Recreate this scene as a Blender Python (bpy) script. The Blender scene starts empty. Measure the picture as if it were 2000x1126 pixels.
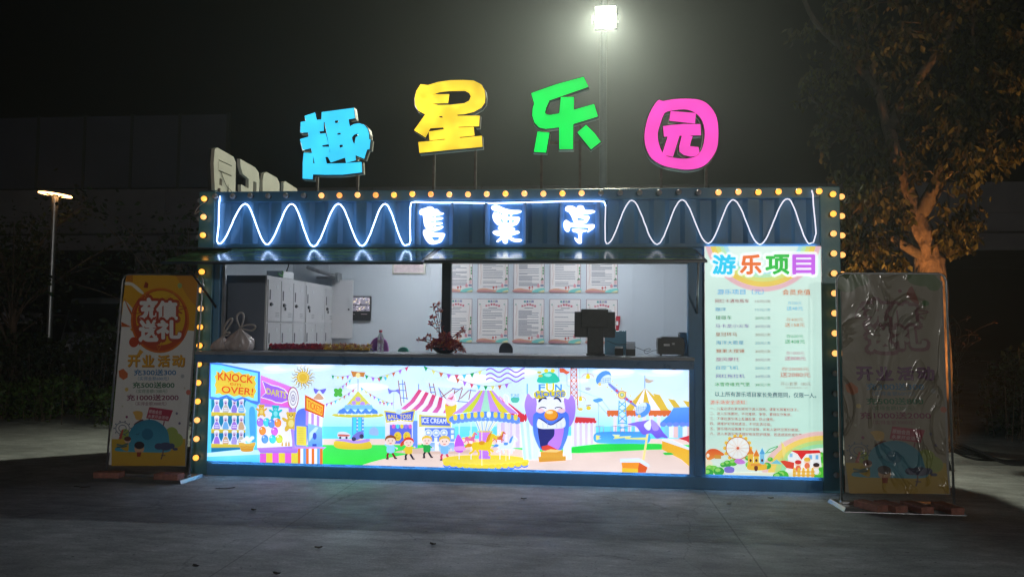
import bpy, bmesh, math, random
from mathutils import Vector, Matrix
from mathutils.geometry import tessellate_polygon

# ------------------------------------------------------------------ scene, camera, light
sc = bpy.context.scene
COL = sc.collection
R = math.radians
CAM = Vector((3.7956, -7.1522, 1.4247))
YAW, PIT, ROL, F = -0.0979, 0.0543, 0.0098, 1500.0
fw = Vector((math.sin(YAW) * math.cos(PIT), math.cos(YAW) * math.cos(PIT), math.sin(PIT)))
r0 = Vector((math.cos(YAW), -math.sin(YAW), 0))
u0 = r0.cross(fw)
rt = r0 * math.cos(ROL) + u0 * math.sin(ROL)
up = -r0 * math.sin(ROL) + u0 * math.cos(ROL)
cam_data = bpy.data.cameras.new('camera')
cam = bpy.data.objects.new('camera', cam_data)
COL.objects.link(cam)
cam.matrix_world = Matrix(((rt.x, up.x, -fw.x, CAM.x), (rt.y, up.y, -fw.y, CAM.y), (rt.z, up.z, -fw.z, CAM.z), (0, 0, 0, 1)))
cam_data.sensor_fit = 'HORIZONTAL'
cam_data.sensor_width = 36.0
cam_data.lens = F / 2000.0 * 36.0
cam_data.clip_start = 0.05
cam_data.clip_end = 400
sc.camera = cam

world = bpy.data.worlds.new('World')
sc.world = world
world.use_nodes = True
wn = world.node_tree
bg = wn.nodes['Background']
sky = wn.nodes.new('ShaderNodeTexSky')
sky.sky_type = 'NISHITA'
sky.sun_disc = False
sky.sun_elevation = R(-3.0)
sky.sun_rotation = R(200)
wn.links.new(sky.outputs['Color'], bg.inputs['Color'])
bg.inputs['Strength'].default_value = 0.002          # midnight: only a trace of sky light

sc.view_settings.view_transform = 'Standard'
sc.view_settings.look = 'None'
sc.view_settings.exposure = 0.0
sc.view_settings.gamma = 1.0
sc.cycles.use_denoising = True
sc.cycles.max_bounces = 6
sc.cycles.diffuse_bounces = 3
sc.cycles.glossy_bounces = 3
sc.cycles.transparent_max_bounces = 12
sc.cycles.sample_clamp_indirect = 4.0
sc.cycles.use_light_tree = True

FLOOD_W, FRONT_W, UPLIGHT_W, TUBE_E = 2900.0, 5000.0, 900.0, 104.0
GLOW_HAZE_D = 0.0038


# ------------------------------------------------------------------ picking points of the place
def ray(x, y):
    return fw + rt * ((x - 1000) / F) + up * ((563 - y) / F)


def P(x, y, Y):
    d = ray(x, y)
    return CAM + d * ((Y - CAM.y) / d.y)


def PX(x, y, X):
    d = ray(x, y)
    return CAM + d * ((X - CAM.x) / d.x)


def G(x, y, Z=0.0):
    d = ray(x, y)
    return CAM + d * ((Z - CAM.z) / d.z)


# ------------------------------------------------------------------ helpers
def lin(c):
    out = []
    for v in c[:3]:
        v = v / 255.0
        out.append(v / 12.92 if v <= 0.04045 else ((v + 0.055) / 1.055) ** 2.4)
    return tuple(out)


def finish(name, me, mat, parent, smooth, bevel):
    o = bpy.data.objects.new(name, me)
    COL.objects.link(o)
    if mat:
        me.materials.append(mat)
    if parent:
        o.parent = parent
    if smooth:
        for p in me.polygons:
            p.use_smooth = True
    if bevel:
        b = o.modifiers.new('bevel', 'BEVEL')
        b.width = bevel
        b.segments = 2
        b.limit_method = 'ANGLE'
        b.angle_limit = R(40)
    return o


def tag(o, label, cat, group=None):
    o['label'] = label
    o['category'] = cat
    if group:
        o['group'] = group
    return o


def empty(name, loc, label=None, cat=None, group=None):
    o = bpy.data.objects.new(name, None)
    COL.objects.link(o)
    o.location = loc
    o.empty_display_size = 0.1
    if label:
        tag(o, label, cat, group)
    return o


class MB:
    """collects shapes; build() links them as one mesh object. o = origin the shapes are given relative to world"""
    def __init__(s):
        s.v, s.f = [], []

    def add(s, vs, fs):
        n = len(s.v)
        s.v += [tuple(v) for v in vs]
        s.f += [tuple(i + n for i in f) for f in fs]
        return s

    def box(s, x0, x1, y0, y1, z0, z1):
        return s.add([(x0, y0, z0), (x1, y0, z0), (x1, y1, z0), (x0, y1, z0), (x0, y0, z1), (x1, y0, z1), (x1, y1, z1), (x0, y1, z1)],
                     [(0, 3, 2, 1), (4, 5, 6, 7), (0, 1, 5, 4), (1, 2, 6, 5), (2, 3, 7, 6), (3, 0, 4, 7)])

    def hexa(s, pts):
        return s.add(pts, [(0, 3, 2, 1), (4, 5, 6, 7), (0, 1, 5, 4), (1, 2, 6, 5), (2, 3, 7, 6), (3, 0, 4, 7)])

    def tube(s, pts, r, n=8, caps=True, closed=False):
        pts = [Vector(p) for p in pts]
        m = len(pts)
        rs = r if isinstance(r, (list, tuple)) else [r] * m
        vs, fs = [], []
        prev = None
        for i, p in enumerate(pts):
            a = pts[(i - 1) % m] if (closed or i) else p
            b = pts[(i + 1) % m] if (closed or i < m - 1) else p
            t = (b - a)
            t = t.normalized() if t.length > 1e-9 else Vector((0, 0, 1))
            if prev is None:
                h = Vector((0, 0, 1)) if abs(t.z) < 0.9 else Vector((1, 0, 0))
                x = t.cross(h).normalized()
            else:
                x = prev - t * prev.dot(t)
                x = x.normalized() if x.length > 1e-6 else t.orthogonal().normalized()
            prev = x
            y = t.cross(x)
            for k in range(n):
                a_ = 2 * math.pi * k / n
                vs.append(p + (x * math.cos(a_) + y * math.sin(a_)) * rs[i])
        for i in range(m if closed else m - 1):
            j = (i + 1) % m
            for k in range(n):
                fs.append((i * n + k, i * n + (k + 1) % n, j * n + (k + 1) % n, j * n + k))
        if caps and not closed:
            fs.append(tuple(range(n - 1, -1, -1)))
            fs.append(tuple((m - 1) * n + k for k in range(n)))
        return s.add(vs, fs)

    def lathe(s, prof, c, n=20, axis='Z'):
        vs, fs = [], []
        m = len(prof)
        for (r, z) in prof:
            for k in range(n):
                a = 2 * math.pi * k / n
                if axis == 'Z':
                    vs.append((c[0] + r * math.cos(a), c[1] + r * math.sin(a), c[2] + z))
                else:                      # axis along -Y, z goes towards the viewer
                    vs.append((c[0] + r * math.cos(a), c[1] - z, c[2] + r * math.sin(a)))
        for i in range(m - 1):
            for k in range(n):
                fs.append((i * n + k, i * n + (k + 1) % n, (i + 1) * n + (k + 1) % n, (i + 1) * n + k))
        fs.append(tuple(range(n - 1, -1, -1)))
        fs.append(tuple((m - 1) * n + k for k in range(n)))
        return s.add(vs, fs)

    def ball(s, c, rx, ry, rz, n=12, m=8, jit=0, rng=None):
        vs, fs = [], []
        for i in range(1, m):
            t = math.pi * i / m
            for k in range(n):
                a = 2 * math.pi * k / n
                q = 1 + (rng.uniform(-jit, jit) if rng else 0)
                vs.append((c[0] + rx * q * math.sin(t) * math.cos(a), c[1] + ry * q * math.sin(t) * math.sin(a), c[2] + rz * q * math.cos(t)))
        for i in range(m - 2):
            for k in range(n):
                fs.append((i * n + k, (i + 1) * n + k, (i + 1) * n + (k + 1) % n, i * n + (k + 1) % n))
        a, b = len(vs), len(vs) + 1
        vs += [(c[0], c[1], c[2] + rz), (c[0], c[1], c[2] - rz)]
        for k in range(n):
            fs.append((a, k, (k + 1) % n))
            fs.append((b, (m - 2) * n + (k + 1) % n, (m - 2) * n + k))
        return s.add(vs, fs)

    def prism(s, loops, mapper, d, grow=0.0, front=True, back=True, sides=True):
        """loops of (px,py): first the outline then holes; mapper -> world front point; extruded by vector d"""
        d = Vector(d)
        L = [[mapper(*p) for p in lp] for lp in loops]
        if grow:
            for li, lp in enumerate(L):
                c = []
                area = sum(a.x * b.z - b.x * a.z for a, b in zip(lp, lp[1:] + lp[:1]))
                sg = (1 if area > 0 else -1) * (1 if li == 0 else -1)
                for i, p in enumerate(lp):
                    a, b = lp[i - 1], lp[(i + 1) % len(lp)]
                    t = (b - a)
                    nrm = Vector((t.z, 0, -t.x))
                    nrm = nrm.normalized() if nrm.length > 1e-9 else nrm
                    c.append(p + nrm * grow * sg)
                L[li] = c
        tris = tessellate_polygon(L)
        flat = [p for lp in L for p in lp]
        n = len(flat)
        vs = flat + [p + d for p in flat]
        fs = []
        for t in tris:
            a, b, c = (flat[i] for i in t)
            nn = (b - a).cross(c - a)
            t = tuple(t) if nn.dot(d) < 0 else tuple(reversed(t))
            if front:
                fs.append(t)
            if back:
                fs.append(tuple(n + i for i in reversed(t)))
        if sides:
            k = 0
            for lp in L:
                m = len(lp)
                for i in range(m):
                    j = (i + 1) % m
                    fs.append((k + i, k + j, n + k + j, n + k + i))
                k += m
        return s.add(vs, fs)

    def build(s, name, mat=None, parent=None, smooth=False, bevel=0, loc=None):
        me = bpy.data.meshes.new(name)
        off = Vector(loc) if loc is not None else (Vector(parent.matrix_world.translation) if False else Vector((0, 0, 0)))
        if parent is not None:
            off = wloc(parent)
        if loc is not None:
            off = Vector(loc)
        me.from_pydata([(v[0] - off.x, v[1] - off.y, v[2] - off.z) for v in s.v], [], s.f)
        me.update()
        o = finish(name, me, mat, parent, smooth, bevel)
        if loc is not None:
            o.location = off - (wloc(parent) if parent else Vector((0, 0, 0)))
        return o


def wloc(o):
    p = Vector((0, 0, 0))
    while o is not None:
        p += o.location
        o = o.parent
    return p


def nd(nt, t, **kw):
    n = nt.nodes.new(t)
    for k, v in kw.items():
        setattr(n, k, v)
    return n


def mat(name, col, rough=0.6, metal=0.0, var=0.0, vscale=5.0, bump=0.0, bscale=60.0, emit=None, estr=0.0, coat=0.0,
        attr=False, tint=None, island=0.0, trans=0.0, alpha=1.0, scratch=0.0, stretch=None, lumpy=0.0, evar=0.0, spec=0.5, sss=0.0):
    m = bpy.data.materials.new(name)
    m.use_nodes = True
    nt = m.node_tree
    b = nt.nodes['Principled BSDF']
    b.inputs['Roughness'].default_value = rough
    b.inputs['Metallic'].default_value = metal
    b.inputs['Specular IOR Level'].default_value = spec
    if coat:
        b.inputs['Coat Weight'].default_value = coat
        b.inputs['Coat Roughness'].default_value = 0.12
    if trans:
        b.inputs['Transmission Weight'].default_value = trans
    if alpha < 1:
        b.inputs['Alpha'].default_value = alpha
    tc = nd(nt, 'ShaderNodeTexCoord')
    co = tc.outputs['Object']
    if stretch:
        mp = nd(nt, 'ShaderNodeMapping')
        mp.inputs['Scale'].default_value = stretch
        nt.links.new(co, mp.inputs['Vector'])
        co = mp.outputs['Vector']
    base = None
    if attr:
        a = nd(nt, 'ShaderNodeVertexColor', layer_name='Col')
        base = a.outputs['Color']
    else:
        rgb = nd(nt, 'ShaderNodeRGB')
        rgb.outputs[0].default_value = (*col, 1)
        base = rgb.outputs[0]
    print_col = base
    if var:
        nz = nd(nt, 'ShaderNodeTexNoise')
        nz.inputs['Scale'].default_value = vscale
        nz.inputs['Detail'].default_value = 8
        nz.inputs['Roughness'].default_value = 0.65
        nt.links.new(co, nz.inputs['Vector'])
        mr = nd(nt, 'ShaderNodeMapRange')
        mr.inputs['From Min'].default_value = 0.3
        mr.inputs['From Max'].default_value = 0.7
        mr.inputs['To Min'].default_value = 1 - var
        mr.inputs['To Max'].default_value = 1 + var
        nt.links.new(nz.outputs['Fac'], mr.inputs['Value'])
        mx = nd(nt, 'ShaderNodeVectorMath', operation='SCALE')
        nt.links.new(base, mx.inputs[0])
        nt.links.new(mr.outputs['Result'], mx.inputs['Scale'])
        base = mx.outputs[0]
        rr = nd(nt, 'ShaderNodeMapRange')
        rr.inputs['To Min'].default_value = max(0.02, rough - 0.15)
        rr.inputs['To Max'].default_value = min(1, rough + 0.15)
        nt.links.new(nz.outputs['Fac'], rr.inputs['Value'])
        nt.links.new(rr.outputs['Result'], b.inputs['Roughness'])
    if island:
        ge = nd(nt, 'ShaderNodeNewGeometry')
        mr = nd(nt, 'ShaderNodeMapRange')
        mr.inputs['To Min'].default_value = 1 - island
        mr.inputs['To Max'].default_value = 1 + island
        nt.links.new(ge.outputs['Random Per Island'], mr.inputs['Value'])
        hs = nd(nt, 'ShaderNodeHueSaturation')
        nt.links.new(mr.outputs['Result'], hs.inputs['Value'])
        m2 = nd(nt, 'ShaderNodeMapRange')
        m2.inputs['To Min'].default_value = 0.47
        m2.inputs['To Max'].default_value = 0.53
        nt.links.new(ge.outputs['Random Per Island'], m2.inputs['Value'])
        nt.links.new(m2.outputs['Result'], hs.inputs['Hue'])
        nt.links.new(base, hs.inputs['Color'])
        base = hs.outputs['Color']
    nt.links.new(base, b.inputs['Base Color'])
    if bump or lumpy:
        nz = nd(nt, 'ShaderNodeTexNoise')
        nz.inputs['Scale'].default_value = bscale
        nz.inputs['Detail'].default_value = 6
        nt.links.new(co, nz.inputs['Vector'])
        bp = nd(nt, 'ShaderNodeBump')
        bp.inputs['Strength'].default_value = max(bump, lumpy)
        bp.inputs['Distance'].default_value = 0.05 if lumpy else 0.004
        nt.links.new(nz.outputs['Fac'], bp.inputs['Height'])
        nt.links.new(bp.outputs['Normal'], b.inputs['Normal'])
        if coat:
            nt.links.new(bp.outputs['Normal'], b.inputs['Coat Normal'])
    if estr:
        b.inputs['Emission Strength'].default_value = estr
        if attr:
            src = print_col
            if tint:
                vm = nd(nt, 'ShaderNodeVectorMath', operation='MULTIPLY')
                nt.links.new(src, vm.inputs[0])
                vm.inputs[1].default_value = tint
                src = vm.outputs[0]
            if evar:
                nz = nd(nt, 'ShaderNodeTexNoise')
                nz.inputs['Scale'].default_value = 2.3
                nt.links.new(tc.outputs['Object'], nz.inputs['Vector'])
                mr = nd(nt, 'ShaderNodeMapRange')
                mr.inputs['From Min'].default_value = 0.3
                mr.inputs['From Max'].default_value = 0.7
                mr.inputs['To Min'].default_value = estr * (1 - evar)
                mr.inputs['To Max'].default_value = estr * (1 + evar)
                nt.links.new(nz.outputs['Fac'], mr.inputs['Value'])
                nt.links.new(mr.outputs['Result'], b.inputs['Emission Strength'])
            nt.links.new(src, b.inputs['Emission Color'])
        else:
            b.inputs['Emission Color'].default_value = (*(emit or col), 1)
            if evar:
                nz = nd(nt, 'ShaderNodeTexNoise')
                nz.inputs['Scale'].default_value = 4
                nt.links.new(tc.outputs['Object'], nz.inputs['Vector'])
                mr = nd(nt, 'ShaderNodeMapRange')
                mr.inputs['From Min'].default_value = 0.32
                mr.inputs['From Max'].default_value = 0.68
                mr.inputs['To Min'].default_value = estr * (1 - evar)
                mr.inputs['To Max'].default_value = estr * (1 + evar)
                nt.links.new(nz.outputs['Fac'], mr.inputs['Value'])
                nt.links.new(mr.outputs['Result'], b.inputs['Emission Strength'])
    return m


def translucent(m, amount):
    """lets some light through thin leaves"""
    nt = m.node_tree
    b = nt.nodes['Principled BSDF']
    o = nt.nodes['Material Output']
    tl = nd(nt, 'ShaderNodeBsdfTranslucent')
    src = b.inputs['Base Color'].links[0].from_socket
    nt.links.new(src, tl.inputs['Color'])
    mx = nd(nt, 'ShaderNodeMixShader')
    mx.inputs['Fac'].default_value = amount
    nt.links.new(b.outputs[0], mx.inputs[1])
    nt.links.new(tl.outputs[0], mx.inputs[2])
    nt.links.new(mx.outputs[0], o.inputs['Surface'])
    return m


# ------------------------------------------------------------------ flat print: coloured shapes laid one over another
def catmull(pts, n=5, closed=True):
    out = []
    m = len(pts)
    rng_ = range(m) if closed else range(m - 1)
    for i in rng_:
        if closed:
            p0, p1, p2, p3 = pts[i - 1], pts[i], pts[(i + 1) % m], pts[(i + 2) % m]
        else:
            p0, p1, p2, p3 = pts[max(i - 1, 0)], pts[i], pts[i + 1], pts[min(i + 2, m - 1)]
        for k in range(n):
            t = k / n
            out.append(tuple(0.5 * (2 * p1[q] + (p2[q] - p0[q]) * t + (2 * p0[q] - 5 * p1[q] + 4 * p2[q] - p3[q]) * t * t
                                    + (3 * p1[q] - p0[q] - 3 * p2[q] + p3[q]) * t ** 3) for q in range(len(p1))))
    if not closed:
        out.append(tuple(pts[-1]))
    return out


_tcache = {}


def glyphs(s, off):
    key = s
    if key not in _tcache:
        c = bpy.data.curves.new('t', 'FONT')
        c.body = s
        c.resolution_u = 4
        o = bpy.data.objects.new('t', c)
        me = o.to_mesh()
        vs = [(v.co.x, v.co.y) for v in me.vertices]
        fs = [tuple(p.vertices) for p in me.polygons]
        o.to_mesh_clear()
        bpy.data.objects.remove(o)
        bpy.data.curves.remove(c)
        xs = [v[0] for v in vs]
        ys = [v[1] for v in vs]
        x0, x1, y0, y1 = min(xs), max(xs), min(ys), max(ys)
        vs = [((x - x0) / (x1 - x0), (y1 - y) / max(1e-6, y1 - y0)) for x, y in vs]
        _tcache[key] = (vs, fs)
    return _tcache[key]


class Art:
    def __init__(s):
        s.sh = []                       # (verts, tris, colours)
        s.fr(0, 0, 1)

    def fr(s, x0, y0, k):
        s.x0, s.y0, s.k = x0, y0, k
        return s

    def t(s, p):
        return (s.x0 + p[0] * s.k, s.y0 + p[1] * s.k)

    def raw(s, vs, fs, cols):
        s.sh.append((vs, fs, cols))

    def poly(s, pts, col, holes=(), col2=None, horiz=False):
        loops = [[s.t(p) for p in pts]] + [[s.t(p) for p in h] for h in holes]
        fs = tessellate_polygon([[Vector((p[0], p[1], 0)) for p in lp] for lp in loops])
        vs = [p for lp in loops for p in lp]
        if col2:
            q = 0 if horiz else 1
            lo, hi = min(v[q] for v in vs), max(v[q] for v in vs)
            cs = []
            for v in vs:
                t = (v[q] - lo) / max(1e-9, hi - lo)
                cs.append(tuple(col[i] * (1 - t) + col2[i] * t for i in range(3)))
        else:
            cs = [col] * len(vs)
        s.raw(vs, [tuple(f) for f in fs], cs)

    def rect(s, x0, y0, x1, y1, col, col2=None, horiz=False):
        s.poly([(x0, y0), (x1, y0), (x1, y1), (x0, y1)], col, col2=col2, horiz=horiz)

    def blob(s, pts, col, col2=None, n=5):
        s.poly(catmull(pts, n), col, col2=col2)

    def ell(s, cx, cy, rx, ry, col, rot=0, n=20, col2=None, a0=0, a1=360):
        ca, sa = math.cos(R(rot)), math.sin(R(rot))
        pts = []
        full = a1 - a0 >= 360
        for k in range(n if full else n + 1):
            a = R(a0 + (a1 - a0) * k / n)
            x, y = rx * math.cos(a), ry * math.sin(a)
            pts.append((cx + x * ca - y * sa, cy + x * sa + y * ca))
        s.poly(pts, col, col2=col2)

    def line(s, pts, w, col, closed=False):
        pts = [s.t(p) for p in pts]
        w = w * s.k / 2
        m = len(pts)
        vs, fs = [], []
        for i, p in enumerate(pts):
            a = pts[(i - 1) % m] if (closed or i) else p
            b = pts[(i + 1) % m] if (closed or i < m - 1) else p
            dx, dy = b[0] - a[0], b[1] - a[1]
            l = math.hypot(dx, dy) or 1
            vs += [(p[0] - dy / l * w, p[1] + dx / l * w), (p[0] + dy / l * w, p[1] - dx / l * w)]
        for i in range(m if closed else m - 1):
            j = (i + 1) % m
            fs += [(2 * i, 2 * i + 1, 2 * j + 1), (2 * i, 2 * j + 1, 2 * j)]
        s.raw(vs, fs, [col] * len(vs))

    def arc(s, cx, cy, rx, ry, w, col, a0, a1, n=24):
        s.line([(cx + rx * math.cos(R(a0 + (a1 - a0) * k / n)), cy + ry * math.sin(R(a0 + (a1 - a0) * k / n))) for k in range(n + 1)], w, col)

    def text(s, body, x0, y0, x1, y1, col, off=0.02, q=None, out=None, outc=(255, 255, 255)):
        """fits the writing into the box, or into the quad q = TL,TR,BR,BL"""
        vs, fs = glyphs(body, off)
        q = q or [(x0, y0), (x1, y0), (x1, y1), (x0, y1)]
        if off > 0.015:                       # heavier strokes: the writing laid over itself, slightly shifted
            e = off * 0.75 * math.hypot(q[3][0] - q[0][0], q[3][1] - q[0][1])
            k = 4 if off < 0.05 else 10
            for i in range(k):
                a = 2 * math.pi * (i + .5) / k
                dx, dy = e * math.cos(a), e * math.sin(a)
                s.text(body, 0, 0, 0, 0, col, 0.0, q=[(p_[0] + dx, p_[1] + dy) for p_ in q])
            return
        pv = []
        for u, v in vs:
            a = [q[0][i] * (1 - u) + q[1][i] * u for i in (0, 1)]
            b = [q[3][i] * (1 - u) + q[2][i] * u for i in (0, 1)]
            pv.append(s.t((a[0] * (1 - v) + b[0] * v, a[1] * (1 - v) + b[1] * v)))
        tris = []
        for f in fs:
            for i in range(1, len(f) - 1):
                tris.append((f[0], f[i], f[i + 1]))
        s.raw(pv, tris, [col] * len(pv))

    def build(s, name, mapper, normal, m, parent, clip=None, step=0.00012, linear=True):
        """clip = (ulo, uhi, vlo, vhi, axes) in world X,Z"""
        V, FC, C = [], [], []
        boxes = []
        normal = Vector(normal)
        for vs, fs, cs in s.sh:
            xs = [v[0] for v in vs]
            ys = [v[1] for v in vs]
            bb = (min(xs), max(xs), min(ys), max(ys))
            lay = 0
            for b, l in boxes:
                if l >= lay and b[0] < bb[1] and bb[0] < b[1] and b[2] < bb[3] and bb[2] < b[3]:
                    lay = l + 1
            boxes.append((bb, lay))
            off = normal * (lay * step)
            pts = [mapper(*v) + off for v in vs]
            cl = [lin(c) for c in cs]
            for f in fs:
                poly = [(pts[i], cl[i]) for i in f]
                if clip:
                    for ax, val, sg in ((0, clip[0], 1), (0, clip[1], -1), (2, clip[2], 1), (2, clip[3], -1)):
                        if all((p[0][ax] - val) * sg >= 0 for p in poly):
                            continue
                        o = []
                        for i in range(len(poly)):
                            a, b = poly[i - 1], poly[i]
                            da, db = (a[0][ax] - val) * sg, (b[0][ax] - val) * sg
                            if (da >= 0) != (db >= 0):
                                t = da / (da - db)
                                o.append((a[0].lerp(b[0], t), tuple(a[1][k] * (1 - t) + b[1][k] * t for k in range(3))))
                            if db >= 0:
                                o.append(b)
                        poly = o
                        if len(poly) < 3:
                            break
                if len(poly) < 3:
                    continue
                nn = (poly[1][0] - poly[0][0]).cross(poly[2][0] - poly[0][0])
                if nn.dot(normal) < 0:
                    poly = poly[::-1]
                k = len(V)
                V += [tuple(p[0]) for p in poly]
                FC.append(tuple(range(k, k + len(poly))))
                C += [p[1] for p in poly]
        me = bpy.data.meshes.new(name)
        off = wloc(parent) if parent else Vector((0, 0, 0))
        me.from_pydata([(v[0] - off.x, v[1] - off.y, v[2] - off.z) for v in V], [], FC)
        me.update()
        at = me.color_attributes.new('Col', 'FLOAT_COLOR', 'POINT')
        flat = []
        for c in C:
            flat += [c[0], c[1], c[2], 1.0]
        at.data.foreach_set('color', flat)
        return finish(name, me, m, parent, False, 0)


RNG = random.Random(7)
# ------------------------------------------------------------------ materials
M = {}
M['paint'] = mat('booth_paint', (0.085, 0.26, 0.46), 0.42, 0, 0.18, 2.5, 0.15, 30, stretch=(1, 1, 0.35))
M['paint_dark'] = mat('dark_steel_paint', (0.035, 0.055, 0.075), 0.35, 0, 0.25, 4)
M['post_paint'] = mat('post_paint', (0.08, 0.27, 0.36), 0.38, 0, 0.2, 3, 0.1, 25)
M['inner'] = mat('inner_wall_panel', (0.60, 0.63, 0.66), 0.38, 0, 0.04, 2)
M['ceil'] = mat('inner_ceiling', (0.6, 0.62, 0.64), 0.5, 0, 0.05, 2)
M['floor_in'] = mat('inner_floor', (0.2, 0.18, 0.17), 0.5, 0, 0.2, 3)
M['counter'] = mat('counter_top', (0.32, 0.33, 0.36), 0.3, 0, 0.12, 6)
M['counter_edge'] = mat('counter_edge', (0.10, 0.22, 0.40), 0.3, 0, 0.15, 6)
M['alu'] = mat('aluminium', (0.55, 0.57, 0.6), 0.35, 0.9, 0.1, 12)
M['steel'] = mat('galvanised_steel', (0.45, 0.46, 0.47), 0.4, 0.85, 0.2, 15)
M['rust'] = mat('rusty_steel', (0.16, 0.12, 0.10), 0.6, 0.3, 0.35, 20)
M['black'] = mat('black_plastic', (0.015, 0.016, 0.018), 0.35, 0, 0.2, 20)
M['dgrey'] = mat('dark_grey_plastic', (0.05, 0.052, 0.055), 0.45, 0, 0.2, 20)
M['locker'] = mat('locker_paint', (0.62, 0.60, 0.60), 0.35, 0, 0.05, 3)
M['locker_shaded'] = mat('locker_paint_shaded', (0.17, 0.20, 0.26), 0.4, 0, 0.08, 3)  # darker copy of the locker paint; the end panel's shade put into the colour
M['slot'] = mat('locker_slot', (0.07, 0.07, 0.075), 0.5)
M['white'] = mat('white_plastic', (0.7, 0.7, 0.7), 0.4, 0, 0.05, 4)
M['cream'] = mat('sign_backing', (0.62, 0.55, 0.45), 0.45, 0, 0.1, 5)
M['trim'] = mat('sign_trim', (0.03, 0.03, 0.035), 0.4)
M['brick'] = mat('brick_clay', (0.40, 0.17, 0.13), 0.85, 0, 0.35, 30, 0.9, 70)
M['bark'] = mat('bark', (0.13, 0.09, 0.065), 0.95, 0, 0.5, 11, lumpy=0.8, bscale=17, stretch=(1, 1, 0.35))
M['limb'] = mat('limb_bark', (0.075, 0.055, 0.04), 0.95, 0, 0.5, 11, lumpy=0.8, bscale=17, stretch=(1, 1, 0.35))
M['leaf'] = mat('leaf', (0.062, 0.056, 0.013), 0.6, 0, island=0.55)
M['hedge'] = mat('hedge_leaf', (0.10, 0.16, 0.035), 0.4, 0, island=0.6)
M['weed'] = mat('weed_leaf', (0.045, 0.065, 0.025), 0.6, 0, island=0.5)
for k_ in ('leaf', 'hedge', 'weed'):
    translucent(M[k_], 0.45)
M['concrete'] = mat('viaduct_concrete', (0.20, 0.185, 0.205), 0.85, 0, 0.3, 0.5, 0.4, 6)
M['barrier'] = mat('barrier_panel', (0.085, 0.085, 0.125), 0.6, 0, 0.15, 0.6)
M['print'] = mat('printed_sheet', (1, 1, 1), 0.5, attr=True)
M['bottle'] = mat('clear_bottle', (0.9, 0.95, 0.95), 0.05, trans=0.85, alpha=0.6)
M['wire'] = mat('wire', (0.02, 0.02, 0.022), 0.5)
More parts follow.
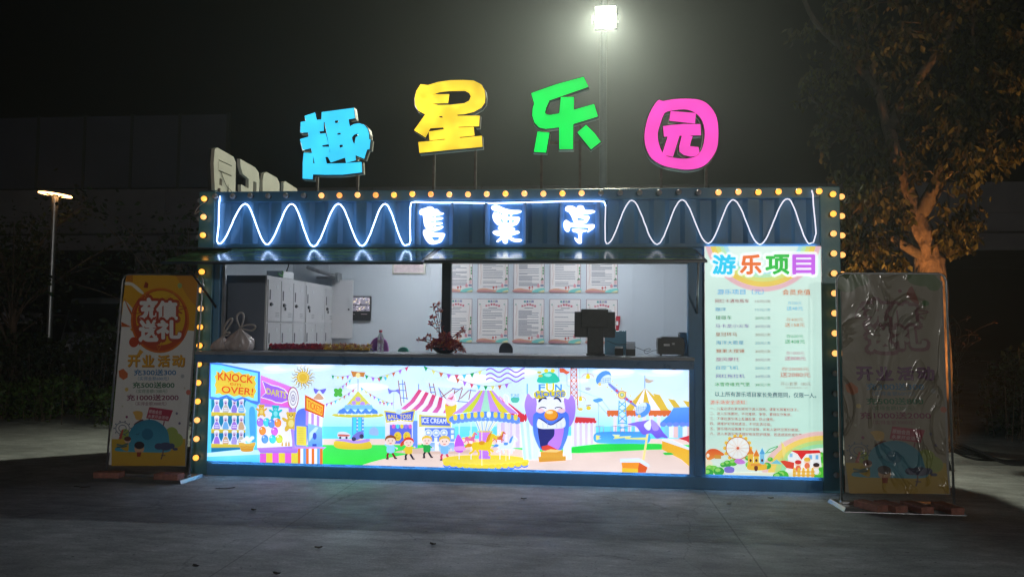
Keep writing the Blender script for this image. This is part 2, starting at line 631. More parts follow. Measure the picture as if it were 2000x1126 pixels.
# ================================================================== THE SETTING
def ground_material():
    m = bpy.data.materials.new('concrete_ground')
    m.use_nodes = True
    nt = m.node_tree
    b = nt.nodes['Principled BSDF']
    tc = nd(nt, 'ShaderNodeTexCoord')
    def noise(scale, detail, rough=0.6, stretch=None):
        n = nd(nt, 'ShaderNodeTexNoise')
        n.inputs['Scale'].default_value = scale
        n.inputs['Detail'].default_value = detail
        n.inputs['Roughness'].default_value = rough
        src = tc.outputs['Object']
        if stretch:
            mp = nd(nt, 'ShaderNodeMapping')
            mp.inputs['Scale'].default_value = stretch
            mp.inputs['Rotation'].default_value = (0, 0, 0.5)
            nt.links.new(src, mp.inputs['Vector'])
            src = mp.outputs['Vector']
        nt.links.new(src, n.inputs['Vector'])
        return n.outputs['Fac']
    def ramp(f, a, b_, lo, hi):
        r = nd(nt, 'ShaderNodeMapRange')
        for k, v in zip(('From Min', 'From Max', 'To Min', 'To Max'), (a, b_, lo, hi)):
            r.inputs[k].default_value = v
        nt.links.new(f, r.inputs['Value'])
        return r.outputs['Result']
    def mul(a, b_):
        n = nd(nt, 'ShaderNodeMath', operation='MULTIPLY')
        nt.links.new(a, n.inputs[0])
        nt.links.new(b_, n.inputs[1])
        return n.outputs[0]
    big = ramp(noise(0.9, 7), 0.3, 0.7, 0.66, 1.25)
    streak = ramp(noise(3.2, 8, 0.7, (1, 2.6, 1)), 0.42, 0.72, 0.84, 1.45)
    fine = mul(ramp(noise(60, 10, 0.85), 0.3, 0.7, 0.5, 1.6), ramp(noise(23, 4, 0.5), 0.66, 0.72, 1.0, 0.35))
    scuff = ramp(noise(9, 10, 0.85, (0.6, 1.6, 1)), 0.55, 0.72, 0.92, 1.9)
    f = mul(mul(big, streak), mul(fine, scuff))
    # hairline cracks and the saw-cut joints between pours
    vo = nd(nt, 'ShaderNodeTexVoronoi', feature='DISTANCE_TO_EDGE')
    vo.inputs['Scale'].default_value = 0.33
    wp = nd(nt, 'ShaderNodeVectorMath', operation='MULTIPLY_ADD')
    nz = nd(nt, 'ShaderNodeTexNoise')
    nz.inputs['Scale'].default_value = 2.5
    nz.inputs['Detail'].default_value = 6
    nt.links.new(tc.outputs['Object'], nz.inputs['Vector'])
    nt.links.new(nz.outputs['Color'], wp.inputs[0])
    wp.inputs[1].default_value = (0.55, 0.55, 0)
    nt.links.new(tc.outputs['Object'], wp.inputs[2])
    nt.links.new(wp.outputs[0], vo.inputs['Vector'])
    f = mul(f, ramp(vo.outputs['Distance'], 0.0, 0.0035, 0.68, 1.0))
    sx = nd(nt, 'ShaderNodeSeparateXYZ')
    nt.links.new(tc.outputs['Object'], sx.inputs[0])
    for ax, off_, per in (('X', 1.55, 3.2), ('Y', 1.3, 4.0)):
        m1 = nd(nt, 'ShaderNodeMath', operation='ADD')
        m1.inputs[1].default_value = 320.0 + off_
        nt.links.new(sx.outputs[ax], m1.inputs[0])
        m2 = nd(nt, 'ShaderNodeMath', operation='PINGPONG')
        m2.inputs[1].default_value = per / 2
        nt.links.new(m1.outputs[0], m2.inputs[0])
        f = mul(f, ramp(m2.outputs[0], 0.003, 0.008, 0.62, 1.0))
    rgb = nd(nt, 'ShaderNodeRGB')
    rgb.outputs[0].default_value = (0.38, 0.385, 0.385, 1)
    mx = nd(nt, 'ShaderNodeVectorMath', operation='SCALE')
    nt.links.new(rgb.outputs[0], mx.inputs[0])
    nt.links.new(f, mx.inputs['Scale'])
    nt.links.new(mx.outputs[0], b.inputs['Base Color'])
    b.inputs['Roughness'].default_value = 0.7
    nt.links.new(ramp(noise(2.1, 7), 0.3, 0.7, 0.5, 0.85), b.inputs['Roughness'])
    bp = nd(nt, 'ShaderNodeBump')
    bp.inputs['Strength'].default_value = 0.5
    bp.inputs['Distance'].default_value = 0.006
    nt.links.new(noise(55, 10, 0.7), bp.inputs['Height'])
    b2 = nd(nt, 'ShaderNodeBump')
    b2.inputs['Strength'].default_value = 0.35
    b2.inputs['Distance'].default_value = 0.02
    nt.links.new(noise(6, 6), b2.inputs['Height'])
    nt.links.new(bp.outputs['Normal'], b2.inputs['Normal'])
    nt.links.new(b2.outputs['Normal'], b.inputs['Normal'])
    return m


g = MB()
N = 24
for i in range(N):
    for j in range(N):
        x0, x1 = -75 + 150 * i / N, -75 + 150 * (i + 1) / N
        y0, y1 = -62 + 124 * j / N, -62 + 124 * (j + 1) / N
        k = len(g.v)
        g.add([(x0, y0, 0), (x1, y0, 0), (x1, y1, 0), (x0, y1, 0)], [(0, 1, 2, 3)])
gr = g.build('ground', ground_material())
gr['kind'] = 'structure'

# ------------------------------------------------------------------ viaduct behind
VY = 20.0
va = empty('viaduct', (0, VY, 0), 'grey concrete elevated road running dimly across the dark background', 'viaduct')
MB().box(-48, 40, VY, VY + 9, 4.9, 5.55).build('deck_edge', M['concrete'], va, bevel=0.05)
MB().box(-48, 40, VY + 0.35, VY + 8.6, 4.3, 4.9).build('girder', M['concrete'], va, bevel=0.05)
x = -48.0
while x < 40:
    MB().box(x + 0.012, x + 3.988, VY + 0.06, VY + 0.3, 5.55, 6.6).build('parapet_block', M['concrete'], va, bevel=0.02)
    x += 4.0
for px_, w in ((-13.6, 1.2), (14.0, 1.2), (-36, 1.2)):
    b = MB().box(px_, px_ + 2.0, VY + 0.8, VY + 7.6, 3.35, 4.3)
    b.box(px_ + 0.35, px_ + 1.65, VY + 2.5, VY + 5.5, 0, 3.35)
    b.build('pier', M['concrete'], va, bevel=0.06)
nb = empty('noise_barrier', (0, VY, 6.6), 'dark panelled noise barrier standing on top of the viaduct', 'noise barrier')
xe = P(441, 300, VY).x
for k in range(9):
    x1 = xe - k * 1.9
    MB().box(x1 - 1.87, x1 - 0.03, VY + 0.12, VY + 0.2, 6.66, 9.42).build('panel', M['barrier'], nb, bevel=0.01)
    MB().box(x1 - 0.05, x1 + 0.05, VY + 0.08, VY + 0.26, 6.6, 9.47).build('post', M['dgrey'], nb)
# far hedge under the viaduct
# ------------------------------------------------------------------ street lamps
def ring_lamp(loc, h, label, watt, col, r=0.3, tilt=0.0, est=9.0):
    t = empty('street_lamp', loc, label, 'street lamp', None)
    x, y, z = loc
    MB().lathe([(0.13, 0), (0.13, 0.03), (0.075, 0.06), (0.065, 1.15), (0.055, 1.18), (0.055, h - 0.2)], loc, 20).build('pole', M['steel'], t, smooth=False)
    MB().lathe([(0.062, h - 0.36), (0.062, h - 0.03), (0.05, h - 0.01)], loc, 20).build('collar', M['steel'], t)
    pts = [(x + r * math.cos(a * math.pi / 24), y + r * math.sin(a * math.pi / 24), z + h + tilt * math.cos(a * math.pi / 24)) for a in range(48)]
    MB().tube(pts, 0.017, 10, closed=True).build('ring_light', mat('lamp_ring_glow', col, 0.5, emit=col, estr=est, evar=0.35), t, smooth=True)
    sp = MB()
    for a in (20, 140, 260):
        sp.tube([(x, y, z + h - 0.06), (x + r * math.cos(R(a)), y + r * math.sin(R(a)), z + h)], 0.012, 6)
    sp.build('bracket', M['steel'], t)
    if not watt:
        return t
    ld = bpy.data.lights.new('lamp_light', 'POINT')
    ld.energy = watt
    ld.color = col
    ld.shadow_soft_size = r * 0.8
    lo = bpy.data.objects.new('lamp_light', ld)
    COL.objects.link(lo)
    lo.parent = t
    lo.location = (0, -0.02, h + 0.12)
    return t


LY = 8.0
lp = P(103, 500, LY)
ring_lamp((lp.x, LY, 0), 4.2, 'warm ring-headed street lamp standing alone in front of the viaduct', 0, (1.0, 0.50, 0.17), 0.30, -0.035)
ring_lamp((13.0, -34.0, 0), 5.8, 'ring-headed street lamp across the plaza facing the booth', FRONT_W, (1.0, 0.96, 0.90), 0.4, 0, 30.0)

# flood light on its mast behind the booth
FYL = 6.0
fl = P(1183, 35, FYL)
ft = empty('flood_light_mast', (P(1178, 360, FYL).x, FYL + 0.12, 0), 'tall pale mast with one glaring square flood light behind the booth', 'flood light')
mx_ = ft.location.x
MB().lathe([(0.085, 0), (0.075, 3), (0.058, fl.z + 0.35)], (mx_, FYL + 0.14, 0), 20).build('mast', M['paint_dark'], ft, smooth=False)
hb = MB().box(fl.x - 0.2, fl.x + 0.2, FYL - 0.02, FYL + 0.06, fl.z - 0.22, fl.z + 0.22)
hs = hb.build('lamp_housing', M['dgrey'], ft, bevel=0.01)
MB().box(fl.x - 0.165, fl.x + 0.165, FYL - 0.026, FYL - 0.021, fl.z - 0.185, fl.z + 0.185).build('lens', mat('flood_glow', (1, 0.97, 0.86), 0.3, emit=(1, 0.95, 0.80), estr=40.0), ft)
MB().box(fl.x - 0.23, fl.x - 0.205, FYL, FYL + 0.12, fl.z - 0.05, fl.z + 0.05).box(fl.x + 0.205, fl.x + 0.23, FYL, FYL + 0.12, fl.z - 0.05, fl.z + 0.05).box(fl.x - 0.23, fl.x + 0.23, FYL + 0.09, FYL + 0.12, fl.z - 0.05, fl.z + 0.05).build('yoke', M['steel'], ft)
ld = bpy.data.lights.new('flood_beam', 'SPOT')
ld.energy = FLOOD_W
ld.color = (0.95, 1.0, 0.78)
ld.spot_size = R(94)
ld.spot_blend = 1.0
ld.shadow_soft_size = 0.12
lo = bpy.data.objects.new('flood_beam', ld)
COL.objects.link(lo)
lo.parent = ft
lo.location = Vector((fl.x, FYL - 0.16, fl.z)) - ft.location
lo.rotation_euler = Vector((-0.16, -0.60, -0.78)).to_track_quat('-Z', 'Y').to_euler()

# ================================================================== THE BOOTH
FY = 0.05                                     # front plane of the container
XL, XR, ZT = -0.03, 6.085, 2.765
DEP = 2.45
bo = empty('ticket_booth', (3.0, 1.2, 0), 'blue-grey shipping container ticket booth with an open serving window', 'ticket booth')
MB().box(XL, 0.135, FY, FY + 0.14, 0, ZT).build('corner_post', M['post_paint'], bo, bevel=0.008)
MB().box(5.905, XR, FY, FY + 0.14, 0, ZT).build('corner_post', M['post_paint'], bo, bevel=0.008)
MB().box(0.137, 5.903, FY - 0.004, FY + 0.12, 2.655, ZT - 0.004).build('top_rail', M['paint'], bo, bevel=0.008)
MB().box(0.137, 5.903, FY - 0.01, FY + 0.12, 0.0, 0.118).build('bottom_rail', M['paint'], bo, bevel=0.008)
MB().box(0.137, 5.903, FY - 0.006, FY + 0.12, 2.205, 2.245).build('fascia_ledge', M['paint'], bo, bevel=0.005)
MB().box(0.137, 4.83, FY + 0.004, FY + 0.12, 2.06, 2.203).build('window_header', M['paint_dark'], bo)


def corrugated(x0, x1, z0, z1, pitch, depth, y):
    b = MB()
    prof = []
    x = x0
    while x < x1 - 1e-6:
        for fx, fy in ((0.0, 0), (0.36, 0), (0.5, depth), (0.86, depth), (1.0, 0)):
            xx = min(x + fx * pitch, x1)
            if not prof or xx > prof[-1][0] + 1e-6:
                prof.append((xx, fy))
        x += pitch
    vs = []
    for (xx, d) in prof:
        vs += [(xx, y + d, z0), (xx, y + d, z1)]
    fs = [(2 * i, 2 * i + 2, 2 * i + 3, 2 * i + 1) for i in range(len(prof) - 1)]
    return b.add(vs, fs)


corrugated(0.137, 5.903, 2.246, 2.654, 0.285, 0.036, FY + 0.012).build('corrugated_fascia', M['paint'], bo)
corrugated(0.137, 4.78, 0.119, 1.118, 0.228, 0.032, FY + 0.012).build('corrugated_front_wall', M['paint'], bo)
MB().box(4.722, 4.86, FY, FY + 0.1, 1.12, 2.204).build('window_jamb', M['paint'], bo, bevel=0.005)
MB().box(4.782, 5.903, FY + 0.002, FY + 0.1, 0.12, 1.119).box(4.862, 5.903, FY + 0.002, FY + 0.1, 1.12, 2.204).build('price_wall', M['paint'], bo)
MB().box(0.137, 0.2, FY + 0.02, FY + 0.1, 1.12, 2.06).build('window_jamb', M['paint'], bo, bevel=0.004)
xa, xb = P(862, 600, 0.13).x, P(880, 600, 0.13).x
MB().box(xa, xb, 0.13, 0.2, 1.201, 2.15).build('window_mullion', M['paint_dark'], bo, bevel=0.004)
MB().box(0.21, 0.235, 0.1, 0.14, 1.201, 2.06).build('window_track', M['alu'], bo)
MB().box(XL, XR, FY + 0.141, DEP, ZT - 0.09, ZT - 0.01).build('roof', M['paint'], bo, bevel=0.01)
MB().box(XL + 0.005, XL + 0.05, FY + 0.141, DEP, 0.0, ZT - 0.091).build('end_wall', M['paint'], bo)
MB().box(XR - 0.05, XR - 0.005, FY + 0.141, DEP, 0.0, ZT - 0.091).build('end_wall', M['paint'], bo)
MB().box(XL + 0.051, XR - 0.051, DEP - 0.05, DEP - 0.002, 0.0, ZT - 0.091).build('rear_wall', M['paint'], bo)
MB().box(XL + 0.052, XR - 0.052, 0.18, DEP - 0.052, 0.05, 0.12).build('floor_plate', M['floor_in'], bo)
MB().box(XL + 0.052, XR - 0.052, 0.2, DEP - 0.052, 2.50, 2.53).build('ceiling_panel', M['ceil'], bo)
BW = 2.33
xs = [XL + 0.06] + [P(q, 600, BW).x for q in (640, 838, 1040, 1237, 1297, 1420)] + [XR - 0.06]
for a, b in zip(xs, xs[1:]):
    MB().box(a + 0.003, b - 0.003, BW, BW + 0.05, 0.121, 2.499).build('wall_panel', M['inner'], bo, bevel=0.004)
    MB().box(a - 0.011, a + 0.011, BW - 0.008, BW - 0.001, 0.121, 2.499).build('panel_seam', M['inner'], bo)
MB().box(XL + 0.053, XL + 0.075, 0.22, BW - 0.01, 0.121, 2.499).build('inner_side_wall', M['inner'], bo)
MB().box(5.05, 5.09, 0.22, BW - 0.01, 0.121, 2.499).build('inner_side_wall', M['inner'], bo)
# counter with its dark front board
cx0, cx1 = P(380, 690, -0.3).x, P(1357, 700, -0.3).x
c = MB().box(cx0, cx1, -0.3, 0.36, 1.172, 1.202).build('counter_top', M['counter'], bo, bevel=0.006)
MB().box(cx0 + 0.004, cx1 - 0.004, -0.296, -0.27, 1.098, 1.171).build('counter_front_board', M['counter_edge'], bo, bevel=0.004)
for q in (0.5, 1.55, 2.6, 3.65, 4.55):
    MB().hexa([(q, -0.24, 1.09), (q + 0.03, -0.24, 1.09), (q + 0.03, FY, 0.95 + 0.14), (q, FY, 1.09), (q, -0.24, 1.17), (q + 0.03, -0.24, 1.17), (q + 0.03, FY, 1.17), (q, FY, 1.17)]).build('counter_bracket', M['paint_dark'], bo)
# upper rain shield and the two raised flaps
rs = MB().hexa([(-0.02, -0.36, 2.155), (0.34, -0.10, 2.175), (0.34, FY - 0.012, 2.192), (-0.02, FY - 0.012, 2.192),
                (-0.02, -0.36, 2.168), (0.34, -0.10, 2.188), (0.34, FY - 0.012, 2.204), (-0.02, FY - 0.012, 2.204)])
rs.build('rain_shield', M['paint_dark'], bo, bevel=0.003)
M['flap_skin'] = mat('flap_skin_print', (0.16, 0.30, 0.10), 0.16, 0, 0.75, 2.2, stretch=(1, 3, 1))
for fx0, fx1, zo in ((0.0, 2.385, 1.982), (2.395, 4.79, 2.0)):
    fz = 2.165
    MB().hexa([(fx0, -0.66, zo), (fx1, -0.66, zo), (fx1, FY - 0.01, fz), (fx0, FY - 0.01, fz),
               (fx0, -0.66, zo + 0.022), (fx1, -0.66, zo + 0.022), (fx1, FY - 0.01, fz + 0.022), (fx0, FY - 0.01, fz + 0.022)]).build('awning_flap', M['paint_dark'], bo, bevel=0.003)
    f = bo.children[-1]
    f = [o for o in bo.children if o.name.startswith('awning_flap')][-1]
    MB().hexa([(fx0 + 0.03, -0.62, zo + 0.031), (fx1 - 0.03, -0.62, zo + 0.031), (fx1 - 0.03, FY - 0.02, fz + 0.024), (fx0 + 0.03, FY - 0.02, fz + 0.024),
               (fx0 + 0.03, -0.62, zo + 0.037), (fx1 - 0.03, -0.62, zo + 0.037), (fx1 - 0.03, FY - 0.02, fz + 0.030), (fx0 + 0.03, FY - 0.02, fz + 0.030)]).build('flap_skin', M['flap_skin'], f)
MB().tube([(0.10, -0.42, 2.02), (0.165, FY + 0.03, 1.62)], 0.012, 8).build('gas_strut', M['black'], bo, smooth=True)
MB().tube([(4.75, -0.42, 2.03), (4.80, FY - 0.01, 1.6)], 0.009, 8).build('gas_strut', M['steel'], bo, smooth=True)
# light bulbs round the front
bulb_on = mat('bulb_lit', (1, 0.75, 0.25), 0.3, emit=(1.0, 0.37, 0.045), estr=2.1)
bulb_warm = mat('bulb_lit_pale', (1, 0.75, 0.4), 0.3, emit=(1.0, 0.42, 0.11), estr=1.7)
bulb_dim = mat('bulb_lit_orange', (1, 0.6, 0.3), 0.3, emit=(1.0, 0.34, 0.055), estr=1.4)
bulb_off = mat('bulb_unlit', (0.42, 0.40, 0.40), 0.25, 0, coat=0.3)
bm_ = {}
for nm, mm in (('on', bulb_on), ('warm', bulb_warm), ('dim', bulb_dim), ('off', bulb_off)):
    b = MB().ball((0, 0, 0), 0.027, 0.03, 0.027, 14, 10)
    me = bpy.data.meshes.new('light_bulb')
    me.from_pydata(b.v, [], b.f)
    me.materials.append(mm)
    for p in me.polygons:
        p.use_smooth = True
    bm_[nm] = me
b = MB().lathe([(0.022, 0.0), (0.022, 0.016), (0.015, 0.02)], (0, 0, 0), 12, 'Y')
sk_me = bpy.data.meshes.new('socket')
sk_me.from_pydata(b.v, [], b.f)
sk_me.materials.append(M['black'])


def bulb(p, kind, rz=0.0):
    o = bpy.data.objects.new('light_bulb', bm_[kind])
    COL.objects.link(o)
    o.parent = bo
    o.location = Vector(p) - wloc(bo)
    o.rotation_euler = (0, 0, rz)
    k = bpy.data.objects.new('socket', sk_me)
    COL.objects.link(k)
    k.parent = o
    k.location = (0, 0.042, 0)


YB = FY - 0.045
xa, xb = P(420, 388, YB).x, P(1600, 379, YB).x
for i in range(33):
    x = xa + (xb - xa) * i / 32
    bulb((x, YB, 2.71 + RNG.uniform(-0.004, 0.004)), 'off' if i < 6 or 21 <= i < 27 else RNG.choice(['on', 'warm', 'on', 'dim']))
xl, xr = P(398.6, 388, YB).x, P(1627, 375, YB).x
zt = P(398.6, 388, YB).z
zb = P(378.5, 893, YB).z
for i in range(15):
    z = zt + (zb - zt) * i / 14
    bulb((xl, YB, z), RNG.choice(['on', 'on', 'on', 'warm']))
    bulb((xr, YB, z), 'on' if i < 2 else ('warm' if i < 9 else 'off'))
    bulb((XR + 0.04, FY + 0.09, z), 'warm' if i < 9 else 'off', R(90))
    bulb((XL - 0.04, FY + 0.09, z), 'off', R(-90))
# loose wire at the upper bulbs
MB().tube(catmull([(xl, FY - 0.012, 2.66), (xl - 0.07, FY - 0.03, 2.6), (xl - 0.10, FY - 0.03, 2.53), (xl - 0.05, FY - 0.02, 2.57), (xl, FY - 0.01, 2.53)], 5, False), 0.004, 5).build('loose_wire', M['alu'], bo, smooth=True)
# lamps inside
for k, q in enumerate((1.2, 3.3)):
    t = MB().box(q, q + 1.15, 1.25, 1.29, 2.478, 2.499)
    t = t.build('tube_light', mat('tube_glow', (0.9, 0.95, 1), 0.4, emit=(0.84, 0.92, 1.0), estr=TUBE_E), bo, bevel=0.004)

# ------------------------------------------------------------------ rope light
pts = [(430, 383), (428, 400), (427, 440), (424, 470)]
def wave(ext):
    out = []
    for (x0, y0), (x1, y1) in zip(ext, ext[1:]):
        n = 14
        for i in range(n):
            t = i / n
            s_ = 0.5 - 0.5 * math.cos(math.pi * t)
            s_ = 0.55 * s_ + 0.45 * (t * t * (3 - 2 * t) if t else 0)
            out.append((x0 + (x1 - x0) * t, y0 + (y1 - y0) * s_))
    return out


pts += wave([(427, 476), (479, 398), (521, 477), (570, 398), (612, 481), (661, 398), (707, 480), (752, 398), (793, 480)])
pts += [(799, 477), (801.5, 470), (801, 440), (801.5, 405), (803, 396), (810, 394.5), (860, 396), (900, 396), (960, 396.5), (1040, 395), (1110, 393), (1170, 392.5), (1180, 394), (1183, 402), (1182, 440), (1182, 470)]
pts += wave([(1185, 476), (1234, 391), (1283, 477), (1332, 390), (1383, 475), (1432, 390), (1484, 477), (1538, 388), (1583, 477)])
pts += [(1589, 473), (1594, 455), (1592, 430), (1589, 400), (1588, 380), (1585, 371)]
rr = random.Random(3)
led = empty('rope_light', P(1000, 395, 0.028), 'white glowing rope light zigzagging across the corrugated fascia', 'rope light')
pts = [P(x + rr.uniform(-.35, .35), y + rr.uniform(-.35, .35), 0.028) for x, y in pts]
cut = min(range(len(pts)), key=lambda i: (pts[i] - P(1183, 402, 0.028)).length)
MB().tube(pts[:cut + 1], 0.0066, 7).build('lit_section', mat('rope_light_glow', (0.9, 0.93, 1.0), 0.4, emit=(0.44, 0.62, 1.0), estr=5.5), led, smooth=True)
dim = MB().tube(pts[cut:], 0.0055, 7).build('lit_section', mat('rope_light_dim_glow', (0.9, 0.9, 0.95), 0.4, emit=(0.86, 0.86, 1.0), estr=1.15), led, smooth=True)
dim['label'] = 'dimmer thinner-looking section'

# ------------------------------------------------------------------ big letters on the roof
def zm(x0, y0, k):
    return lambda L: [(x0 + u * k, y0 + v * k) for u, v in L]


LET = {
 'qu': (zm(570, 190, 180 / 1126), 0.05, [
   [[(155,228),(282,187),(303,277),(362,272),(365,182),(757,130),(768,255),(690,268),(707,357),(760,328),(820,318),(880,335),(925,385),(942,450),(943,512),(960,517),(947,633),(918,636),(882,750),(775,705),(780,768),(663,800),(650,735),(475,795),(440,728),(407,728),(425,810),(640,805),(850,790),(855,915),(620,943),(400,945),(255,940),(252,1000),(132,992),(133,800),(145,678),(247,680),(235,620),(133,643),(100,512),(205,480),(198,428),(105,430),(108,302),(170,292)],
    [(520,285),(565,280),(572,310),(530,318)], [(553,435),(595,432),(598,455),(556,460)], [(578,580),(622,577),(625,605),(585,618)],
    [(388,300),(400,300),(440,520),(470,672),(460,672),(455,605),(372,605),(368,585),(445,572),(412,440),(340,445),(335,415),(388,410)],
    [(730,490),(760,455),(800,440),(812,470),(780,490),(765,572),(745,545)], [(257,705),(280,808),(255,805)]]],
   (0.045, 0.62, 1.0), 1.15, [(620, 352), (699, 345)], 'glowing sky-blue channel letter sign on posts above the roof'),
 'xing': (zm(795, 140, 170 / 1126), 0.05, [
   [[(175,163),(270,175),(400,135),(560,112),(720,108),(860,115),(960,165),(1000,235),(1012,320),(1005,400),(960,465),(860,520),(740,548),(650,555),(650,572),(940,570),(930,703),(668,712),(668,725),(860,715),(872,825),(680,845),(680,858),(965,830),(975,970),(600,1005),(160,1048),(147,910),(490,880),(488,868),(290,888),(280,775),(475,745),(472,720),(300,730),(238,850),(92,757),(235,553),(150,505),(105,430),(100,340),(120,250)],
    [(320,300),(420,265),(540,250),(750,247),(805,275),(825,320),(805,375),(740,410),(560,430),(400,432),(315,412),(530,405),(545,292),(370,295)], [(405,590),(425,573),(460,573),(460,597)]]],
   (1.0, 0.66, 0.035), 1.25, [(848, 300), (929, 292)], 'glowing yellow channel letter sign with patchy orange face above the roof'),
 'le': (zm(1020, 140, 170 / 1126), 0.05, [
   [[(115,280),(240,235),(440,165),(795,68),(855,195),(600,283),(330,378),(348,380),(310,460),(293,530),(310,555),(360,562),(480,540),(500,330),(668,328),(665,495),(930,420),(978,578),(660,675),(655,1000),(480,1000),(478,718),(300,738),(220,720),(160,660),(130,570),(135,480),(155,410)]],
   [[(198,775),(352,790),(308,1045),(152,1035)]], [[(825,690),(930,790),(1015,905),(890,1003),(715,785)]]],
   (0.0, 0.90, 0.10), 0.98, [(1058, 295), (1133, 290)], 'glowing green channel letter sign above the roof beneath the flood light'),
 'yuan': (zm(1245, 180, 170 / 1126), 0.05, [
   [catmull([(262,110),(330,116),(450,95),(620,85),(800,100),(920,165),(1010,290),(1042,430),(1045,600),(1020,750),(930,890),(820,970),(660,1000),(500,985),(330,945),(190,860),(120,740),(92,600),(105,450),(160,270)], 3),
    catmull([(350,270),(430,240),(480,232),(600,220),(700,240),(780,290),(840,370),(870,480),(868,600),(845,710),(805,785),(760,830),(640,860),(520,855),(400,835),(360,815),(320,778),(275,660),(262,530),(300,400)], 2)]],
   (1.0, 0.055, 0.55), 1.0, [(1291, 330), (1379, 325)], 'glowing magenta channel letter sign with round outline above the roof'),
}
YUAN_IN = [[[(430,245),(755,270),(745,405),(412,368)]], [[(332,440),(440,425),(600,412),(815,415),(822,555),(660,558),(715,572),(690,640),(680,700),(790,710),(803,785),(760,825),(690,832),(600,812),(545,770),(540,700),(575,562),(545,562),(460,835),(360,815),(325,785),(392,572),(345,575)]]]
for key, (tf, ly, shapes, col, es, posts, label) in LET.items():
    fz = P(posts[0][0], posts[0][1], ly)
    t = empty('letter_sign', (fz.x + 0.2, 0.15, ZT), label, 'letter sign', 'big glowing letters on the roof')
    em = mat('sign_face_' + key, tuple(min(0.6, c) for c in col), 0.35, emit=col, estr=es, evar=0.4 if key == 'xing' else 0.13, coat=0.3)
    fa, rt_, bk = MB(), MB(), MB()
    for sh in [(s, ly) for s in shapes] + ([(s, ly - 0.004) for s in YUAN_IN] if key == 'yuan' else []):
        s, yy = sh
        loops = [tf(l) for l in s]
        fa.prism(loops, lambda a, b, yy=yy: P(a, b, yy), (0, 0.006, 0))
        rt_.prism(loops, lambda a, b, yy=yy: P(a, b, ly) + Vector((0, 0.0065, 0)), (0, 0.05, 0), grow=0.008)
        bk.prism(loops, lambda a, b, yy=yy: P(a, b, ly) + Vector((0, 0.057 + (0.0005 if yy != ly else 0), 0)), (0, 0.035, 0), grow=0.010)
    fa.build('face', em, t)
    rt_.build('return', M['trim'], t)
    bk.build('backing', M['cream'], t)
    for (a, b) in posts:
        p = P(a, b, ly + 0.11)
        MB().box(p.x - 0.012, p.x + 0.012, ly + 0.095, ly + 0.12, ZT - 0.008, p.z + 0.22).build('post', M['rust'], t)
    pl, pr = P(posts[0][0], posts[0][1], ly + 0.14), P(posts[1][0], posts[1][1], ly + 0.14)
    MB().box(pl.x - 0.05, pr.x + 0.05, ly + 0.121, ly + 0.14, pl.z + 0.06, pl.z + 0.085).build('crossbar', M['rust'], t)

# backs of the letters along the roof end
BACKS = [
 ([[(0.05,0.06),(0.16,0.0),(0.86,0.03),(0.98,0.14),(1.0,0.98),(0.72,1.0),(0.66,0.72),(0.6,1.0),(0.1,1.0),(0.02,0.4)], [(0.22,0.26),(0.8,0.26),(0.8,0.285),(0.22,0.285)], [(0.22,0.5),(0.8,0.5),(0.8,0.53),(0.22,0.53)], [(0.2,0.30),(0.22,0.30),(0.22,0.485),(0.2,0.485)], [(0.28,0.68),(0.4,0.68),(0.4,0.84),(0.28,0.84)]]),
 ([[(0.0,0.0),(0.75,0.03),(0.95,0.12),(1.0,0.3),(1.0,1.0),(0.1,1.0),(0.08,0.62),(0.45,0.64),(0.45,0.4),(0.15,0.34),(0.04,0.2)], [(0.68,0.4),(0.85,0.4),(0.85,0.78),(0.68,0.74)]]),
 ([[(0.05,0.08),(0.2,0.0),(0.8,0.02),(0.97,0.14),(1.0,1.0),(0.05,1.0),(0.0,0.3)]]),
 ([[(0.05,0.05),(0.15,0.0),(0.9,0.05),(1.0,0.2),(1.0,1.0),(0.05,1.0)]]),
]
BX = P(417, 300, 0.09).x
for i, s in enumerate(BACKS):
    y0 = 0.09 + i * 0.585
    lw, lh = 0.5, 0.435
    t = empty('letter_sign', (BX, y0 + lw / 2, ZT), ['cream back of the nearest letter sign along the roof end', 'cream back of the second letter sign, hook-shaped with one slot', 'cream back of the third letter sign, plain rounded slab', 'cream back of the last letter sign, mostly hidden behind the roof'][i], 'letter sign', 'letters along the roof end')
    mp = lambda u, v, y0=y0: Vector((BX, y0 + u * lw, ZT + 0.03 + (1 - v) * lh))
    d = Vector((-0.035, 0, 0))
    def yz_prism(loops, dx, grow=1.0):
        b = MB()
        L = [[mp(*p) + Vector((dx, 0, 0)) for p in lp] for lp in loops]
        tris = tessellate_polygon(L)
        flat = [p for lp in L for p in lp]
        n = len(flat)
        fs = []
        for q in tris:
            fs += [tuple(q), tuple(n + j for j in reversed(q))]
        k = 0
        for lp in L:
            m = len(lp)
            fs += [(k + j, k + (j + 1) % m, n + k + (j + 1) % m, n + k + j) for j in range(m)]
            k += m
        return b.add(flat + [p + d for p in flat], fs)
    yz_prism(s, 0).build('backing', M['cream'], t)
    yz_prism([s[0]] + s[1:], -0.036).build('return', M['trim'], t)
    bp_ = MB()
    for q in (0.25, 0.75):
        bp_.box(BX + 0.002, BX + 0.02, y0 + q * lw - 0.008, y0 + q * lw + 0.008, ZT - 0.005, ZT + 0.06)
    bp_.build('post', M['rust'], t)
    if i == 0:
        MB().tube(catmull([(BX + 0.006, y0 + 0.15, ZT + 0.24), (BX + 0.008, y0 + 0.27, ZT + 0.12), (BX + 0.02, y0 + 0.35, ZT + 0.08), (BX + 0.05, y0 + 0.5, ZT + 0.0)], 5, False), 0.003, 5).build('cable', M['wire'], t)

